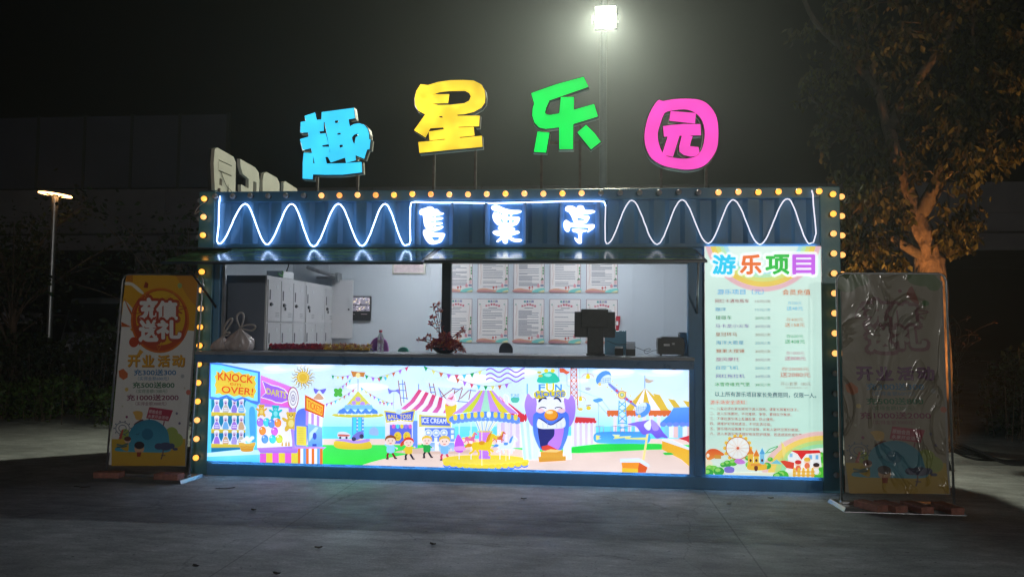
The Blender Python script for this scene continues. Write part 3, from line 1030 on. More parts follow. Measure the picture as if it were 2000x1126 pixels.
# ------------------------------------------------------------------ ticket booth lettering on the fascia
NEON = [
 ('first', 800, 814, 886, 'white halo-lit character sign first of three on the fascia', [
   [[(212,330),(240,265),(335,238),(440,200),(515,225),(545,262),(600,258),(640,290),(665,325),(750,350),(715,380),(640,400),(565,402),(565,442),(620,438),(720,440),(730,465),(690,490),(620,505),(562,510),(562,548),(620,548),(710,550),(715,580),(650,605),(562,615),(572,658),(620,645),(720,630),(735,655),(680,700),(560,735),(440,715),(350,670),(310,570),(290,400),(230,385)],
    [(500,325),(530,275),(550,280),(525,328)], [(455,410),(545,418),(548,445),(490,435)], [(450,518),(548,522),(548,548),(455,545)], [(455,622),(545,625),(555,660),(490,650)]],
   [[(310,720),(380,700),(440,728),(560,772),(700,782),(765,795),(770,830),(700,970),(620,1010),(520,1035),(430,1020),(350,930),(295,800)], [(475,865),(650,870),(640,940),(540,950),(500,920)]]]),
 ('second', 940, 948, 1028, 'white halo-lit character sign in the middle of three on the fascia', [
   [[(215,235),(245,185),(335,168),(420,200),(520,245),(660,278),(800,282),(870,290),(882,315),(840,345),(760,362),(680,375),(670,420),(760,430),(830,435),(850,470),(810,560),(760,610),(640,630),(520,635),(400,625),(330,590),(270,510),(245,420),(265,345),(300,325),(400,352),(470,390),(455,350),(330,305),(250,280)],
    [(575,370),(650,375),(640,422),(568,420)], [(415,470),(465,490),(482,560),(440,540)], [(565,500),(625,495),(615,562),(562,562)], [(675,500),(720,495),(712,552),(672,558)]],
   [[(365,690),(385,650),(460,642),(560,655),(680,652),(740,690),(715,725),(620,742),(500,740),(420,725)]],
   [[(250,785),(270,745),(350,725),(440,740),(600,760),(720,745),(800,735),(845,770),(800,800),(680,838),(640,850),(730,905),(880,920),(885,955),(830,980),(720,975),(640,945),(590,905),(575,990),(530,1020),(480,1000),(450,930),(365,985),(330,975),(350,940),(440,855),(330,840)]]]),
 ('third', 1080, 1093, 1172, 'white halo-lit character sign last of three on the fascia', [
   [[(265,250),(300,200),(380,185),(460,200),(520,235),(545,190),(620,178),(675,205),(705,275),(800,280),(890,285),(930,315),(880,345),(770,372),(610,372),(690,400),(780,410),(808,450),(760,530),(720,565),(620,575),(500,570),(450,530),(410,430),(350,330),(285,300)],
    [(532,450),(600,458),(695,478),(690,505),(540,505)]],
   [[(230,580),(250,520),(300,500),(345,530),(400,560),(560,582),(740,598),(880,592),(920,620),(900,680),(830,730),(765,770),(750,745),(785,668),(560,665),(385,655),(370,720),(320,765),(255,710),(232,640)]],
   [[(415,715),(460,688),(560,695),(730,712),(725,755),(640,775),(635,960),(620,1010),(560,1015),(500,960),(472,900),(480,878),(555,922),(545,785),(450,765)]]])]
for nm, zx, x0, x1, label, shapes in NEON:
    ct = P((x0 + x1) / 2, 478, 0.03)
    t = empty('character_sign', (ct.x, 0.03, ct.z), label, 'character sign', 'three halo-lit characters on the fascia')
    tf = zm(zx, 385, 100 / 1126)
    a, b_ = P(x0, 400, 0.04), P(x1, 476, 0.04)
    tr = MB()
    xx0, xx1, zz1, zz0 = a.x, b_.x, a.z + 0.015, b_.z - 0.012
    s9 = 0.045
    tr.box(xx0 + s9, xx1 - s9, 0.042, 0.047, zz0, zz1)
    tr.hexa([(xx0, 0.0, zz0), (xx0 + 0.004, 0.0, zz0), (xx0 + s9, 0.042, zz0), (xx0 + s9, 0.047, zz0), (xx0, 0.0, zz1), (xx0 + 0.004, 0.0, zz1), (xx0 + s9, 0.042, zz1), (xx0 + s9, 0.047, zz1)])
    tr.hexa([(xx1 - s9, 0.042, zz0), (xx1 - 0.004, 0.0, zz0), (xx1, 0.0, zz0), (xx1 - s9, 0.047, zz0), (xx1 - s9, 0.042, zz1), (xx1 - 0.004, 0.0, zz1), (xx1, 0.0, zz1), (xx1 - s9, 0.047, zz1)])
    tr.build('backing_tray', mat('tray_blue', (0.12, 0.30, 0.56), 0.35, 0, 0.15, 5), t)
    fa, ha = MB(), MB()
    for s in shapes:
        loops = [catmull(tf(s[0]), 2)] + [tf(l) for l in s[1:]]
        fa.prism(loops, lambda u, v: P(u, v, 0.004), (0, 0.012, 0))
        ha.prism(loops, lambda u, v: P(u, v, 0.004) + Vector((0, 0.0125, 0)), (0, 0.010, 0))
    fa.build('letter_face', mat('character_glow', (0.8, 0.85, 0.9), 0.4, emit=(0.93, 0.97, 1.0), estr=2.0), t)
    ha.build('halo_edge', mat('character_halo', (0.3, 0.5, 0.9), 0.4, emit=(0.20, 0.50, 1.0), estr=2.3), t)
# ================================================================== LIGHT BOXES AND PRINTS
W_ = (250, 252, 255)
M['litprint'] = mat('backlit_print', (1, 1, 1), 0.35, attr=True, estr=1.04, evar=0.1, tint=(0.93, 1.02, 1.25))
M['litprint2'] = mat('backlit_print_pale', (1, 1, 1), 0.35, attr=True, estr=0.84, evar=0.06, tint=(1.0, 1.02, 1.0))
M['leak'] = mat('edge_glow', (0.6, 0.8, 1), 0.4, emit=(0.35, 0.65, 1.0), estr=9.0)


def light_box(name, x0, x1, z0, z1, label, cat):
    t = empty(name, ((x0 + x1) / 2, 0.02, z0), label, cat)
    MB().box(x0, x1, 0.002, 0.03, z0, z1).build('case', M['alu'], t)
    lk = MB()
    lk.box(x0 + 0.02, x1 - 0.02, 0.031, 0.045, z1 - 0.012, z1 - 0.002)
    lk.box(x0 + 0.02, x1 - 0.02, 0.031, 0.045, z0 + 0.002, z0 + 0.012)
    lk.build('rear_light_strip', M['leak'], t)
    return t


def bunting(A, p0, p1, sag, n, cols, size=26, w=3):
    pts = []
    for i in range(n * 2 + 1):
        t = i / (n * 2)
        pts.append((p0[0] + (p1[0] - p0[0]) * t, p0[1] + (p1[1] - p0[1]) * t + sag * 4 * t * (1 - t)))
    A.line(pts, w, (150, 120, 90))
    for i in range(n):
        a, b = pts[2 * i], pts[2 * i + 1]
        b = (a[0] + (b[0] - a[0]) * 1.15, a[1] + (b[1] - a[1]) * 1.15)
        mxp = ((a[0] + b[0]) / 2 + RNG.uniform(-3, 3), (a[1] + b[1]) / 2 + size * 1.5)
        A.poly([a, b, mxp], cols[i % len(cols)])


def kid(A, x, y, s, hair, shirt, pants, wave_=1, girl=False):
    sk = (252, 218, 196)
    A.line([(x - 30 * s, y - 5 * s), (x - 62 * s, y - 30 * s * wave_)], 15 * s, shirt)
    A.line([(x + 30 * s, y - 5 * s), (x + 62 * s, y + 12 * s * wave_)], 15 * s, shirt)
    A.ell(x - 66 * s, y - 34 * s * wave_, 10 * s, 10 * s, sk, n=10)
    A.ell(x + 66 * s, y + 15 * s * wave_, 10 * s, 10 * s, sk, n=10)
    A.line([(x - 14 * s, y + 50 * s), (x - 34 * s, y + 85 * s), (x - 30 * s, y + 118 * s)], 22 * s, pants)
    A.line([(x + 14 * s, y + 50 * s), (x + 28 * s, y + 80 * s), (x + 48 * s, y + 112 * s)], 22 * s, pants)
    A.ell(x - 34 * s, y + 122 * s, 17 * s, 8 * s, (60, 40, 50), n=10)
    A.ell(x + 54 * s, y + 117 * s, 17 * s, 8 * s, (60, 40, 50), n=10)
    A.blob([(x - 30 * s, y - 20 * s), (x + 30 * s, y - 20 * s), (x + 36 * s, y + 55 * s), (x - 36 * s, y + 55 * s)], shirt)
    if girl:
        A.blob([(x - 30 * s, y - 100 * s), (x - 85 * s, y - 65 * s), (x - 90 * s, y - 20 * s), (x - 50 * s, y - 45 * s)], hair)
    A.ell(x, y - 68 * s, 54 * s, 50 * s, sk)
    A.blob([(x - 56 * s, y - 62 * s), (x - 50 * s, y - 105 * s), (x, y - 126 * s), (x + 50 * s, y - 105 * s), (x + 57 * s, y - 62 * s), (x + 38 * s, y - 88 * s), (x, y - 96 * s), (x - 38 * s, y - 86 * s)], hair)
    for q in (-19, 19):
        A.ell(x + q * s, y - 66 * s, 5 * s, 7 * s, (60, 40, 40), n=8)
    A.ell(x, y - 42 * s, 15 * s, 8 * s, (215, 70, 70), n=10, a0=0, a1=180)


def bear(A, x, y, s, c, d):
    for q in (-1, 1):
        A.ell(x + q * 34 * s, y - 82 * s, 16 * s, 16 * s, c, n=12)
        A.ell(x + q * 62 * s, y - 20 * s, 34 * s, 17 * s, c, rot=-35 * q, n=12)
        A.ell(x + q * 40 * s, y + 62 * s, 22 * s, 36 * s, c, rot=-25 * q, n=12)
    A.ell(x, y + 12 * s, 50 * s, 60 * s, c)
    A.ell(x, y + 16 * s, 28 * s, 36 * s, d)
    A.ell(x, y - 58 * s, 44 * s, 38 * s, c)
    A.ell(x, y - 46 * s, 20 * s, 15 * s, d)
    A.ell(x, y - 52 * s, 8 * s, 6 * s, (70, 50, 40), n=8)
    for q in (-1, 1):
        A.ell(x + q * 16 * s, y - 66 * s, 5 * s, 6 * s, (60, 45, 40), n=8)


def tent(A, apex, l, r, yb, cols, curve=0.0):
    n = len(cols)
    for i, c in enumerate(cols):
        a, b = l + (r - l) * i / n, l + (r - l) * (i + 1) / n
        ya = yb + curve * math.sin(math.pi * i / n)
        ybb = yb + curve * math.sin(math.pi * (i + 1) / n)
        A.poly([apex, (b, ybb), (a, ya)], c)


def horse(A, x, y, s, c, d, flip=1):
    f = lambda pts: [(x + flip * a * s, y + b * s) for a, b in pts]
    A.line(f([(0, -150), (0, 190)]), 9 * s, (235, 225, 170))
    for a, b in (((-70, 30), (-120, 80)), ((-50, 40), (-30, 95)), ((55, 30), (110, 60)), ((60, 40), (70, 100))):
        A.line(f([a, ((a[0] + b[0]) / 2 + 12, (a[1] + b[1]) / 2), b]), 20 * s, c)
    A.blob(f([(-95, -15), (-60, -35), (20, -30), (70, -45), (90, 0), (60, 45), (-20, 42), (-85, 35)]), c)
    A.blob(f([(50, -20), (70, -80), (95, -115), (130, -100), (150, -70), (135, -58), (108, -72), (95, -10)]), c)
    A.blob(f([(40, -40), (60, -100), (95, -130), (85, -90), (65, -40)]), d)
    A.blob(f([(-95, -15), (-135, -20), (-165, 20), (-135, 15), (-100, 10)]), d)
    A.blob(f([(-25, -40), (25, -42), (20, -12), (-20, -10)]), d)


def mural():
    A = Art()
    A.fr(0, 0, 1)
    X0, X1, Y0, Y1 = 395, 1356, 700, 935
    # backdrop
    A.rect(X0, Y0, X1, 790, (206, 233, 250), (228, 246, 253))
    A.rect(X0, 790, X1, 860, (226, 247, 253), (120, 228, 246))
    A.rect(X0, 858, X1, Y1, (110, 225, 120), (60, 235, 60))
    for cx, cy, rx, ry in ((530, 722, 40, 7), (600, 716, 55, 9), (700, 760, 60, 10), (900, 745, 70, 12), (1010, 730, 40, 8), (1180, 730, 60, 9), (1290, 728, 45, 7), (1120, 745, 30, 5)):
        A.ell(cx, cy, rx, ry, (205, 232, 252), col2=(240, 249, 255))
        A.ell(cx + rx * .3, cy - ry * .5, rx * .7, ry * .8, (252, 254, 255), n=16)
    A.rect(X0, 832, X1, 862, (120, 222, 246), (90, 225, 240))
    A.rect(X0, 856, X1, 868, (246, 216, 196))
    A.poly([(X0, 868), (X1, 868), (X1, 940), (X0, 940)], (70, 226, 90), col2=(45, 238, 50))
    A.blob([(690, 915), (760, 893), (870, 876), (960, 870), (1040, 880), (1130, 884), (1356, 880), (1380, 940), (1200, 950), (900, 950), (680, 940)], (238, 206, 182), col2=(246, 222, 204))
    A.blob([(770, 882), (850, 872), (900, 878), (960, 874), (950, 882), (850, 886)], (225, 190, 165))
    # --- knock over stall and dart stall
    A.fr(400, 690, 0.2043)
    A.poly([(30, 85), (150, 92), (530, 170), (530, 1060), (0, 1060)], (120, 230, 250), col2=(90, 215, 250))
    A.rect(62, 420, 395, 945, (40, 140, 165), (30, 120, 160))
    A.blob([(385, 470), (440, 480), (485, 520), (470, 700), (478, 860), (400, 900), (385, 700)], (140, 220, 250))
    A.blob([(430, 520), (480, 540), (485, 840), (440, 820), (425, 650)], (80, 175, 235))
    for r, yb in enumerate((560, 722, 862)):
        for i, cx in enumerate((115, 200, 283, 350)):
            A.blob([(cx - 22, yb - 125 + 12 * 0), (cx + 22, yb - 125), (cx + 20, yb - 70), (cx + 42, yb), (cx - 42, yb), (cx - 20, yb - 70)], (245, 245, 252))
            bc = [(175, 160, 220), (200, 190, 170), (150, 130, 215), (120, 180, 225), (170, 120, 215), (215, 175, 130)][(i + r * 2) % 6]
            A.blob([(cx - 14, yb - 66), (cx + 14, yb - 66), (cx + 28, yb - 2), (cx - 28, yb - 2)], bc)
            A.ell(cx, yb - 92, 17, 20, (205, 180, 205), n=12)
            A.ell(cx, yb - 86, 8, 7, (120, 60, 120), n=8)
            if (i + r) % 2:
                A.line([(cx - 18, yb - 36), (cx + 18, yb - 36)], 7, (250, 245, 255))
                A.line([(cx - 22, yb - 18), (cx + 22, yb - 18)], 7, (250, 245, 255))
        A.poly([(62, yb - 4), (390, yb + 8), (390, yb + 32), (62, yb + 36)], (228, 206, 70), col2=(206, 180, 60))
    A.poly([(0, 950), (340, 915), (530, 920), (530, 965), (0, 990)], (205, 245, 252))
    A.poly([(0, 985), (530, 962), (530, 1060), (0, 1060)], (125, 228, 250), col2=(70, 205, 250))
    for q in range(6):
        A.ell(370 + q * 17, 832 - (q % 3) * 14, 20, 17, (252, 252, 255), n=12)
    A.blob([(328, 850), (405, 858), (484, 848), (470, 900), (452, 932), (360, 934), (340, 900)], (240, 196, 84), col2=(220, 150, 50))
    A.line([(345, 885), (375, 892), (405, 885), (435, 892), (468, 885)], 5, (200, 135, 50))
    A.line([(352, 908), (380, 914), (410, 907), (440, 914), (460, 908)], 5, (200, 135, 50))
    bd = [(40, 88), (160, 95), (530, 172), (528, 470), (500, 490), (440, 468), (365, 432), (290, 458), (210, 415), (130, 442), (45, 432)]
    A.poly(bd, (84, 130, 236))
    A.poly([(58, 100), (160, 110), (508, 186), (506, 455), (445, 445), (365, 412), (290, 436), (210, 394), (130, 420), (58, 410)], (120, 232, 250), col2=(150, 240, 250))
    star = []
    for i, (a, b) in enumerate([(110, 165), (150, 190), (170, 148), (205, 178), (262, 158), (290, 185), (330, 172), (360, 198), (420, 190), (440, 214), (490, 212), (476, 250), (492, 285), (478, 320), (494, 360), (476, 390), (468, 430), (420, 408), (372, 418), (330, 396), (280, 412), (230, 384), (170, 396), (140, 378), (100, 388), (110, 340), (96, 300), (108, 260), (94, 215), (112, 200)]):
        star.append((a, b))
    A.poly(star, (240, 206, 66))
    A.text('KNOCK', 0, 0, 0, 0, (226, 92, 36), 0.045, q=[(128, 178), (464, 212), (458, 284), (128, 252)])
    A.text("'em", 0, 0, 0, 0, (214, 120, 36), 0.02, q=[(222, 258), (350, 276), (346, 312), (224, 300)])
    A.text('OVER!', 0, 0, 0, 0, (226, 92, 36), 0.045, q=[(164, 308), (466, 334), (458, 396), (164, 372)])
    # darts
    A.poly([(535, 205), (880, 335), (862, 905), (500, 905), (500, 490), (528, 490)], (198, 132, 236), col2=(170, 120, 230))
    A.poly([(535, 205), (850, 330), (850, 520), (535, 470)], (236, 140, 226), col2=(240, 100, 200))
    A.poly([(500, 500), (800, 520), (842, 885), (500, 900)], (236, 226, 250), col2=(252, 250, 255))
    dart = [(555, 262), (640, 305), (700, 318), (760, 345), (806, 405), (792, 446), (735, 468), (680, 462), (640, 442), (540, 414), (592, 372)]
    A.line(dart, 16, (255, 255, 255), closed=True)
    A.poly(dart, (168, 108, 226))
    A.text('DARTS', 0, 0, 0, 0, (222, 206, 66), 0.04, q=[(592, 328), (782, 368), (776, 430), (592, 384)])
    A.line([(790, 420), (850, 436)], 8, (210, 220, 240))
    for k, (rx, ry, c) in enumerate(((54, 110, (176, 96, 84)), (46, 98, (250, 246, 240)), (34, 72, (170, 160, 170)), (27, 60, (250, 246, 240)), (18, 38, (160, 150, 165)), (10, 24, (250, 246, 240)), (5, 12, (120, 90, 150)))):
        A.ell(845, 425, rx, ry, c)
    bear(A, 543, 545, 0.62, (226, 176, 60), (240, 210, 110))
    bear(A, 678, 562, 0.72, (48, 190, 190), (130, 225, 220))
    for (a, b, c) in ((530, 655, (176, 112, 226)), (592, 655, (60, 205, 205)), (640, 667, (86, 140, 236)), (700, 662, (240, 140, 50)), (553, 737, (240, 140, 50)), (668, 742, (206, 96, 206)), (576, 816, (86, 150, 236)), (650, 816, (56, 205, 200)), (714, 814, (206, 214, 66))):
        A.ell(a, b, 34, 42, c, n=16)
        A.ell(a - 11, b - 16, 9, 12, (250, 250, 255), n=8)
        A.ell(a + 2, b + 6, 24, 28, tuple(min(255, q + 22) for q in c), n=12)
    for a in (742, 778, 805):
        A.blob([(a - 10, 880), (a, 830), (a + 10, 880)], (226, 180, 80), n=2)
    A.rect(836, 520, 866, 905, (186, 150, 240))
    bear(A, 826, 650, 0.98, (226, 186, 66), (246, 226, 130))
    A.blob([(880, 560), (950, 520), (985, 560), (975, 880), (870, 885), (860, 700)], (96, 120, 236), col2=(120, 150, 240))
    A.poly([(498, 900), (896, 905), (880, 958), (530, 945)], (196, 140, 246), col2=(170, 110, 236))
    for i in range(6):
        A.rect(528 + i * 60, 950 - (i % 2) * 2, 588 + i * 60, 1060, [(236, 96, 206), (236, 216, 66)][i % 2])
    # tickets
    A.poly([(958, 392), (1148, 488), (1138, 614), (958, 540)], (222, 92, 36))
    A.poly([(974, 420), (1132, 502), (1124, 592), (974, 526)], (246, 206, 66), col2=(250, 180, 60))
    A.text('TICKETS', 0, 0, 0, 0, (226, 110, 36), 0.03, q=[(984, 440), (1124, 514), (1118, 574), (984, 508)])
    for i in range(6):
        a = 968 + i * 26
        A.poly([(a, 545 + i * 11), (a + 26, 556 + i * 11), (a + 24, 690 + i * 3), (a - 2, 680 + i * 3)], [(200, 150, 240), (252, 250, 255)][i % 2])
    A.poly([(988, 664), (1126, 704), (1126, 885), (988, 895)], (150, 200, 248), col2=(100, 160, 240))
    A.poly([(1000, 760), (1060, 700), (1090, 705), (1000, 840)], (200, 230, 252))
    A.ell(1052, 786, 19, 34, (70, 90, 190))
    A.rect(1030, 862, 1070, 884, (60, 80, 170))
    A.poly([(878, 690), (972, 697), (974, 880), (878, 872)], (246, 226, 80))
    for q in range(7):
        A.line([(894, 715 + q * 22), (950, 718 + q * 22)], 4, (170, 140, 70))
    A.poly([(860, 884), (1165, 890), (1130, 915), (1128, 940), (990, 935), (985, 915), (860, 905)], (206, 150, 246))
    for i in range(9):
        A.rect(890 + i * 26.5, 905, 917 + i * 26.5, 1060, [(240, 120, 44), (250, 250, 250), (110, 170, 240), (240, 120, 44), (250, 250, 252)][i % 5])
    # sun
    for i in range(18):
        a = R(i * 20)
        ca, sa = math.cos(a), math.sin(a)
        pts = []
        for k in range(8):
            rr_ = 56 + k * 9
            wv = 9 * math.sin(k * 1.1)
            pts.append((940 + rr_ * ca - wv * sa, 228 + rr_ * sa + wv * ca))
        w = [14, 14, 12, 11, 9, 7, 5, 2]
        for k in range(7):
            A.line(pts[k:k + 2], w[k], (206, 170, 60) if i % 2 else (160, 150, 120))
    A.ell(940, 228, 58, 58, (226, 180, 50))
    A.ell(940, 228, 47, 47, (250, 226, 120))
    A.ell(940, 228, 41, 41, (228, 184, 56))
    BC = [(40, 160, 90), (226, 220, 120), (206, 110, 70), (176, 110, 216), (216, 80, 110), (86, 200, 220)]
    bunting(A, (1210, 205), (1400, 200), 16, 4, BC)
    bunting(A, (1530, 200), (1770, 205), 30, 4, BC[:1] + BC[3:])
    bunting(A, (1280, 335), (1410, 230), 5, 4, BC[2:])
    bunting(A, (1155, 480), (1450, 320), 22, 7, BC[3:] + BC[1:3], 22)
    bunting(A, (1490, 320), (1770, 470), 18, 7, BC[5:] + BC[1:4], 22)
    for a in (45, 135, 225, 315):
        A.ell(1275 + 26 * math.cos(R(a)), 372 + 26 * math.sin(R(a)), 25, 22, (86, 190, 70), rot=a)
    A.poly([(1395, 165), (1465, 175), (1535, 178), (1520, 225), (1465, 215), (1415, 225)], (206, 130, 60))
    A.ell(1465, 208, 22, 26, (246, 226, 150))
    A.blob([(1040, 330), (1095, 345), (1160, 335), (1130, 385), (1095, 350), (1060, 385)], (120, 110, 216))
    A.blob([(1040, 430), (1060, 400), (1090, 375), (1120, 400), (1140, 432), (1090, 442)], (222, 170, 130))
    # swing tower
    A.rect(1462, 240, 1468, 370, (120, 140, 200))
    A.poly([(1465, 355), (1350, 495), (1592, 495)], (222, 216, 90))
    for a, b, r_ in ((1465, 435, 26), (1425, 470, 22), (1508, 478, 24), (1385, 492, 14), (1560, 492, 16)):
        A.ell(a, b, r_, r_ * .9, (196, 150, 226), n=14)
    A.poly([(1345, 490), (1595, 490), (1620, 535), (1318, 535)], (130, 196, 244))
    A.poly([(1285, 540), (1330, 515), (1365, 555), (1395, 520), (1440, 560), (1465, 520), (1495, 560), (1540, 520), (1575, 555), (1610, 520), (1650, 545), (1660, 575), (1265, 575)], (86, 140, 226))
    A.blob([(1240, 575), (1465, 585), (1690, 575), (1680, 602), (1465, 612), (1245, 600)], (222, 206, 66))
    for q in range(7):
        A.ell(1280 + q * 63, 578, 9, 9, (252, 250, 230), n=8)
    A.rect(1408, 605, 1522, 780, (90, 160, 230))
    for q in range(2):
        A.rect(1418 + q * 48, 610, 1448 + q * 48, 775, (80, 216, 222))
    for q in range(5):
        A.ell(1458, 620 + q * 34, 7, 7, (250, 250, 255), n=8)
        A.ell(1512, 620 + q * 34, 7, 7, (250, 250, 255), n=8)
    A.blob([(1245, 835), (1400, 825), (1560, 830), (1590, 900), (1440, 915), (1260, 900)], (240, 212, 60), col2=(226, 190, 50))
    A.blob([(1240, 828), (1340, 815), (1450, 832), (1560, 812), (1570, 838), (1450, 858), (1330, 838)], (190, 150, 226))
    A.blob([(1270, 760), (1300, 745), (1350, 750), (1390, 775), (1375, 808), (1280, 802)], (226, 226, 236))
    A.blob([(1280, 770), (1380, 775), (1370, 790), (1285, 788)], (206, 100, 80))
    for q in (1295, 1355):
        A.ell(q, 803, 12, 12, (60, 60, 80), n=10)
    A.blob([(1405, 800), (1450, 755), (1500, 740), (1520, 770), (1490, 810), (1420, 832)], (120, 120, 200))
    A.ell(1425, 815, 22, 20, (60, 60, 90), n=12)
    A.ell(1500, 790, 22, 22, (60, 60, 90), n=12)
    A.blob([(1575, 770), (1580, 720), (1620, 700), (1655, 725), (1655, 780)], (160, 190, 226))
    # --- middle
    A.fr(740, 690, 0.2042)
    V = (150, 130, 226)
    # roller coaster lattice
    for a, b in (((185, 255), (215, 500)), ((245, 265), (270, 440)), ((480, 280), (505, 400)), ((520, 285), (548, 410)), ((570, 330), (640, 430)), ((640, 440), (800, 320)), ((730, 330), (700, 480)), ((780, 430), (860, 350)), ((880, 340), (860, 440)), ((580, 430), (720, 330)), ((800, 330), (760, 460))):
        A.line([a, b], 9, (166, 100, 90))
    for a, b in (((190, 290), (250, 290)), ((200, 350), (262, 352)), ((205, 420), (280, 430)), ((225, 250), (240, 470)), ((482, 320), (530, 320)), ((488, 370), (540, 370)), ((700, 330), (780, 345)), ((740, 455), (860, 465)), ((860, 350), (930, 355)), ((380, 290), (380, 345)), ((575, 330), (600, 420))):
        A.line([a, b], 8, (110, 130, 206))
    # red and white roof
    top = [(390, 340), (640, 440), (640, 560)]
    for i in range(10):
        t0, t1 = i / 10, (i + 1) / 10
        def q(t):
            return ((380 + 330 * t, 340 + 120 * t), (205 + 505 * t, 530 + 55 * t))
        (a, b), (c, d) = q(t0), q(t1)
        mid = lambda p_, r_: ((p_[0] * .45 + r_[0] * .55) + 14, (p_[1] * .45 + r_[1] * .55) + 10)
        A.poly([a, c, mid(c, d), d, b, mid(a, b)], [(222, 70, 110), (252, 250, 252)][i % 2], col2=[(226, 110, 180), (250, 245, 250)][i % 2])
    A.poly([(365, 560), (700, 570), (700, 860), (370, 850)], (240, 244, 252))
    # ball toss
    A.rect(60, 640, 340, 860, (240, 232, 240))
    A.rect(105, 680, 315, 860, (100, 110, 216))
    for q in range(5):
        A.ell(140 + q * 40, 695, 17, 22, [(226, 100, 180), (90, 216, 216), (240, 210, 70), (160, 120, 226), (236, 110, 190)][q], n=10)
    A.ell(180, 790, 36, 44, (240, 205, 60))
    A.ell(268, 790, 36, 44, (240, 205, 60))
    for q in (180, 268):
        A.ell(q - 8, 780, 5, 6, (120, 90, 40), n=8)
        A.arc(q, 790, 18, 18, 5, (150, 110, 40), 20, 160, 8)
    A.rect(325, 640, 370, 900, (110, 150, 236))
    A.poly([(48, 540), (200, 560), (350, 530), (330, 655), (200, 640), (70, 660)], (226, 206, 80))
    A.poly([(62, 556), (200, 574), (335, 548), (318, 640), (200, 626), (82, 645)], (70, 90, 206), col2=(86, 110, 220))
    A.ell(190, 552, 30, 28, (200, 220, 246))
    A.text('BALL TOSS', 0, 0, 0, 0, (244, 220, 90), 0.03, q=[(86, 584), (308, 580), (304, 618), (90, 622)])
    for q in range(8):
        A.ell(90 + q * 30, 636, 6, 6, (252, 250, 240), n=8)
    # ice cream stand
    A.rect(385, 580, 410, 700, (240, 206, 60))
    A.poly([(390, 585), (690, 600), (690, 705), (395, 695)], (226, 216, 90))
    A.poly([(404, 600), (680, 612), (680, 690), (408, 682)], (86, 110, 206))
    A.text('ICE CREAM', 0, 0, 0, 0, (240, 244, 252), 0.03, q=[(412, 612), (646, 622), (642, 668), (414, 660)])
    A.rect(420, 705, 725, 860, (240, 244, 252))
    A.rect(440, 710, 680, 840, (110, 140, 226))
    for q in range(3):
        A.ell(474 + q * 74, 758, 36, 36, (232, 240, 252))
        A.ell(474 + q * 74, 758, 26, 26, (150, 180, 236))
        A.blob([(456 + q * 74, 764), (474 + q * 74, 738), (492 + q * 74, 764)], (250, 250, 255), n=3)
        A.rect(530, 800, 560, 840, (240, 244, 252))
    A.rect(680, 710, 726, 840, (120, 160, 240))
    A.rect(690, 730, 716, 760, (240, 246, 252))
    A.rect(690, 775, 716, 815, (240, 246, 252))
    A.poly([(480, 850), (720, 850), (720, 930), (480, 930)], (130, 170, 244), col2=(190, 220, 250))
    A.rect(535, 850, 575, 930, (245, 248, 253))
    # striped side tent
    for i in range(7):
        A.rect(1130 + i * 36, 655, 1166 + i * 36, 900, [(240, 226, 246), (222, 200, 240)][i % 2])
    tent(A, (1150, 400), 1130, 1410, 600, [(252, 250, 252), (222, 60, 90)] * 3, 0)
    for i in range(8):
        A.ell(1250 + i * 22, 612, 13, 40, (216, 50, 70), n=10)
    A.poly([(1360, 650), (1480, 690), (1540, 1000), (1440, 960), (1380, 900)], (190, 230, 250), col2=(220, 240, 252))
    for i in range(4):
        A.line([(1385 + i * 34, 670 + i * 10), (1420 + i * 34, 950 + i * 16)], 14, (150, 216, 246))
    # cone
    A.blob([(632, 480), (660, 500), (740, 480), (735, 560), (700, 655), (655, 655), (640, 570)], (236, 206, 50))
    A.blob([(636, 470), (645, 440), (690, 425), (735, 440), (742, 478), (690, 500)], (250, 236, 226))
    A.blob([(645, 445), (665, 405), (700, 370), (725, 400), (728, 445), (690, 455)], (250, 214, 226))
    A.blob([(660, 425), (690, 418), (715, 400), (700, 440)], (226, 110, 140))
    # kids
    kid(A, 112, 892, 0.92, (150, 84, 44), (150, 214, 236), (130, 40, 44), 1)
    kid(A, 285, 905, 0.86, (222, 70, 40), (240, 200, 56), (40, 40, 56), -1, True)
    kid(A, 460, 888, 0.86, (236, 196, 70), (40, 170, 70), (36, 40, 50), 1)
    kid(A, 628, 900, 0.94, (230, 190, 70), (130, 190, 244), (216, 70, 96), 1)
    # carousel
    A.blob([(620, 1000), (760, 975), (1010, 968), (1280, 978), (1420, 1010), (1410, 1060), (1240, 1095), (1000, 1105), (760, 1090), (630, 1055)], (240, 212, 50), col2=(246, 224, 110))
    for i in range(13):
        A.ell(650 + i * 62, 1062 + 34 * math.sin(math.pi * (i + .5) / 13), 36, 24, (90, 130, 230), n=12)
        A.ell(650 + i * 62, 1046 + 34 * math.sin(math.pi * (i + .5) / 13), 36, 24, (240, 214, 56), n=12)
    A.rect(958, 640, 1065, 1005, (226, 140, 226), (190, 120, 236))
    A.poly([(915, 640), (1140, 640), (1065, 745), (955, 745)], (236, 244, 252))
    for i in range(8):
        A.line([(930 + i * 27, 645), (966 + i * 13, 740)], 7, [(90, 160, 236), (240, 210, 90)][i % 2])
    A.line([(940, 745), (1090, 745)], 12, (222, 190, 60))
    for q in (768, 882, 1158, 1248):
        A.line([(q, 650), (q, 1010)], 8, (220, 226, 240))
    horse(A, 870, 810, 0.5, (226, 110, 150), (240, 200, 90))
    horse(A, 1140, 800, 0.5, (214, 110, 70), (250, 220, 120))
    A.blob([(740, 800), (760, 770), (785, 800), (815, 870), (800, 940), (735, 935), (722, 880)], (196, 90, 216))
    A.blob([(725, 890), (820, 885), (825, 920), (730, 925)], (236, 160, 226))
    horse(A, 1215, 880, 0.75, (226, 238, 250), (90, 150, 226))
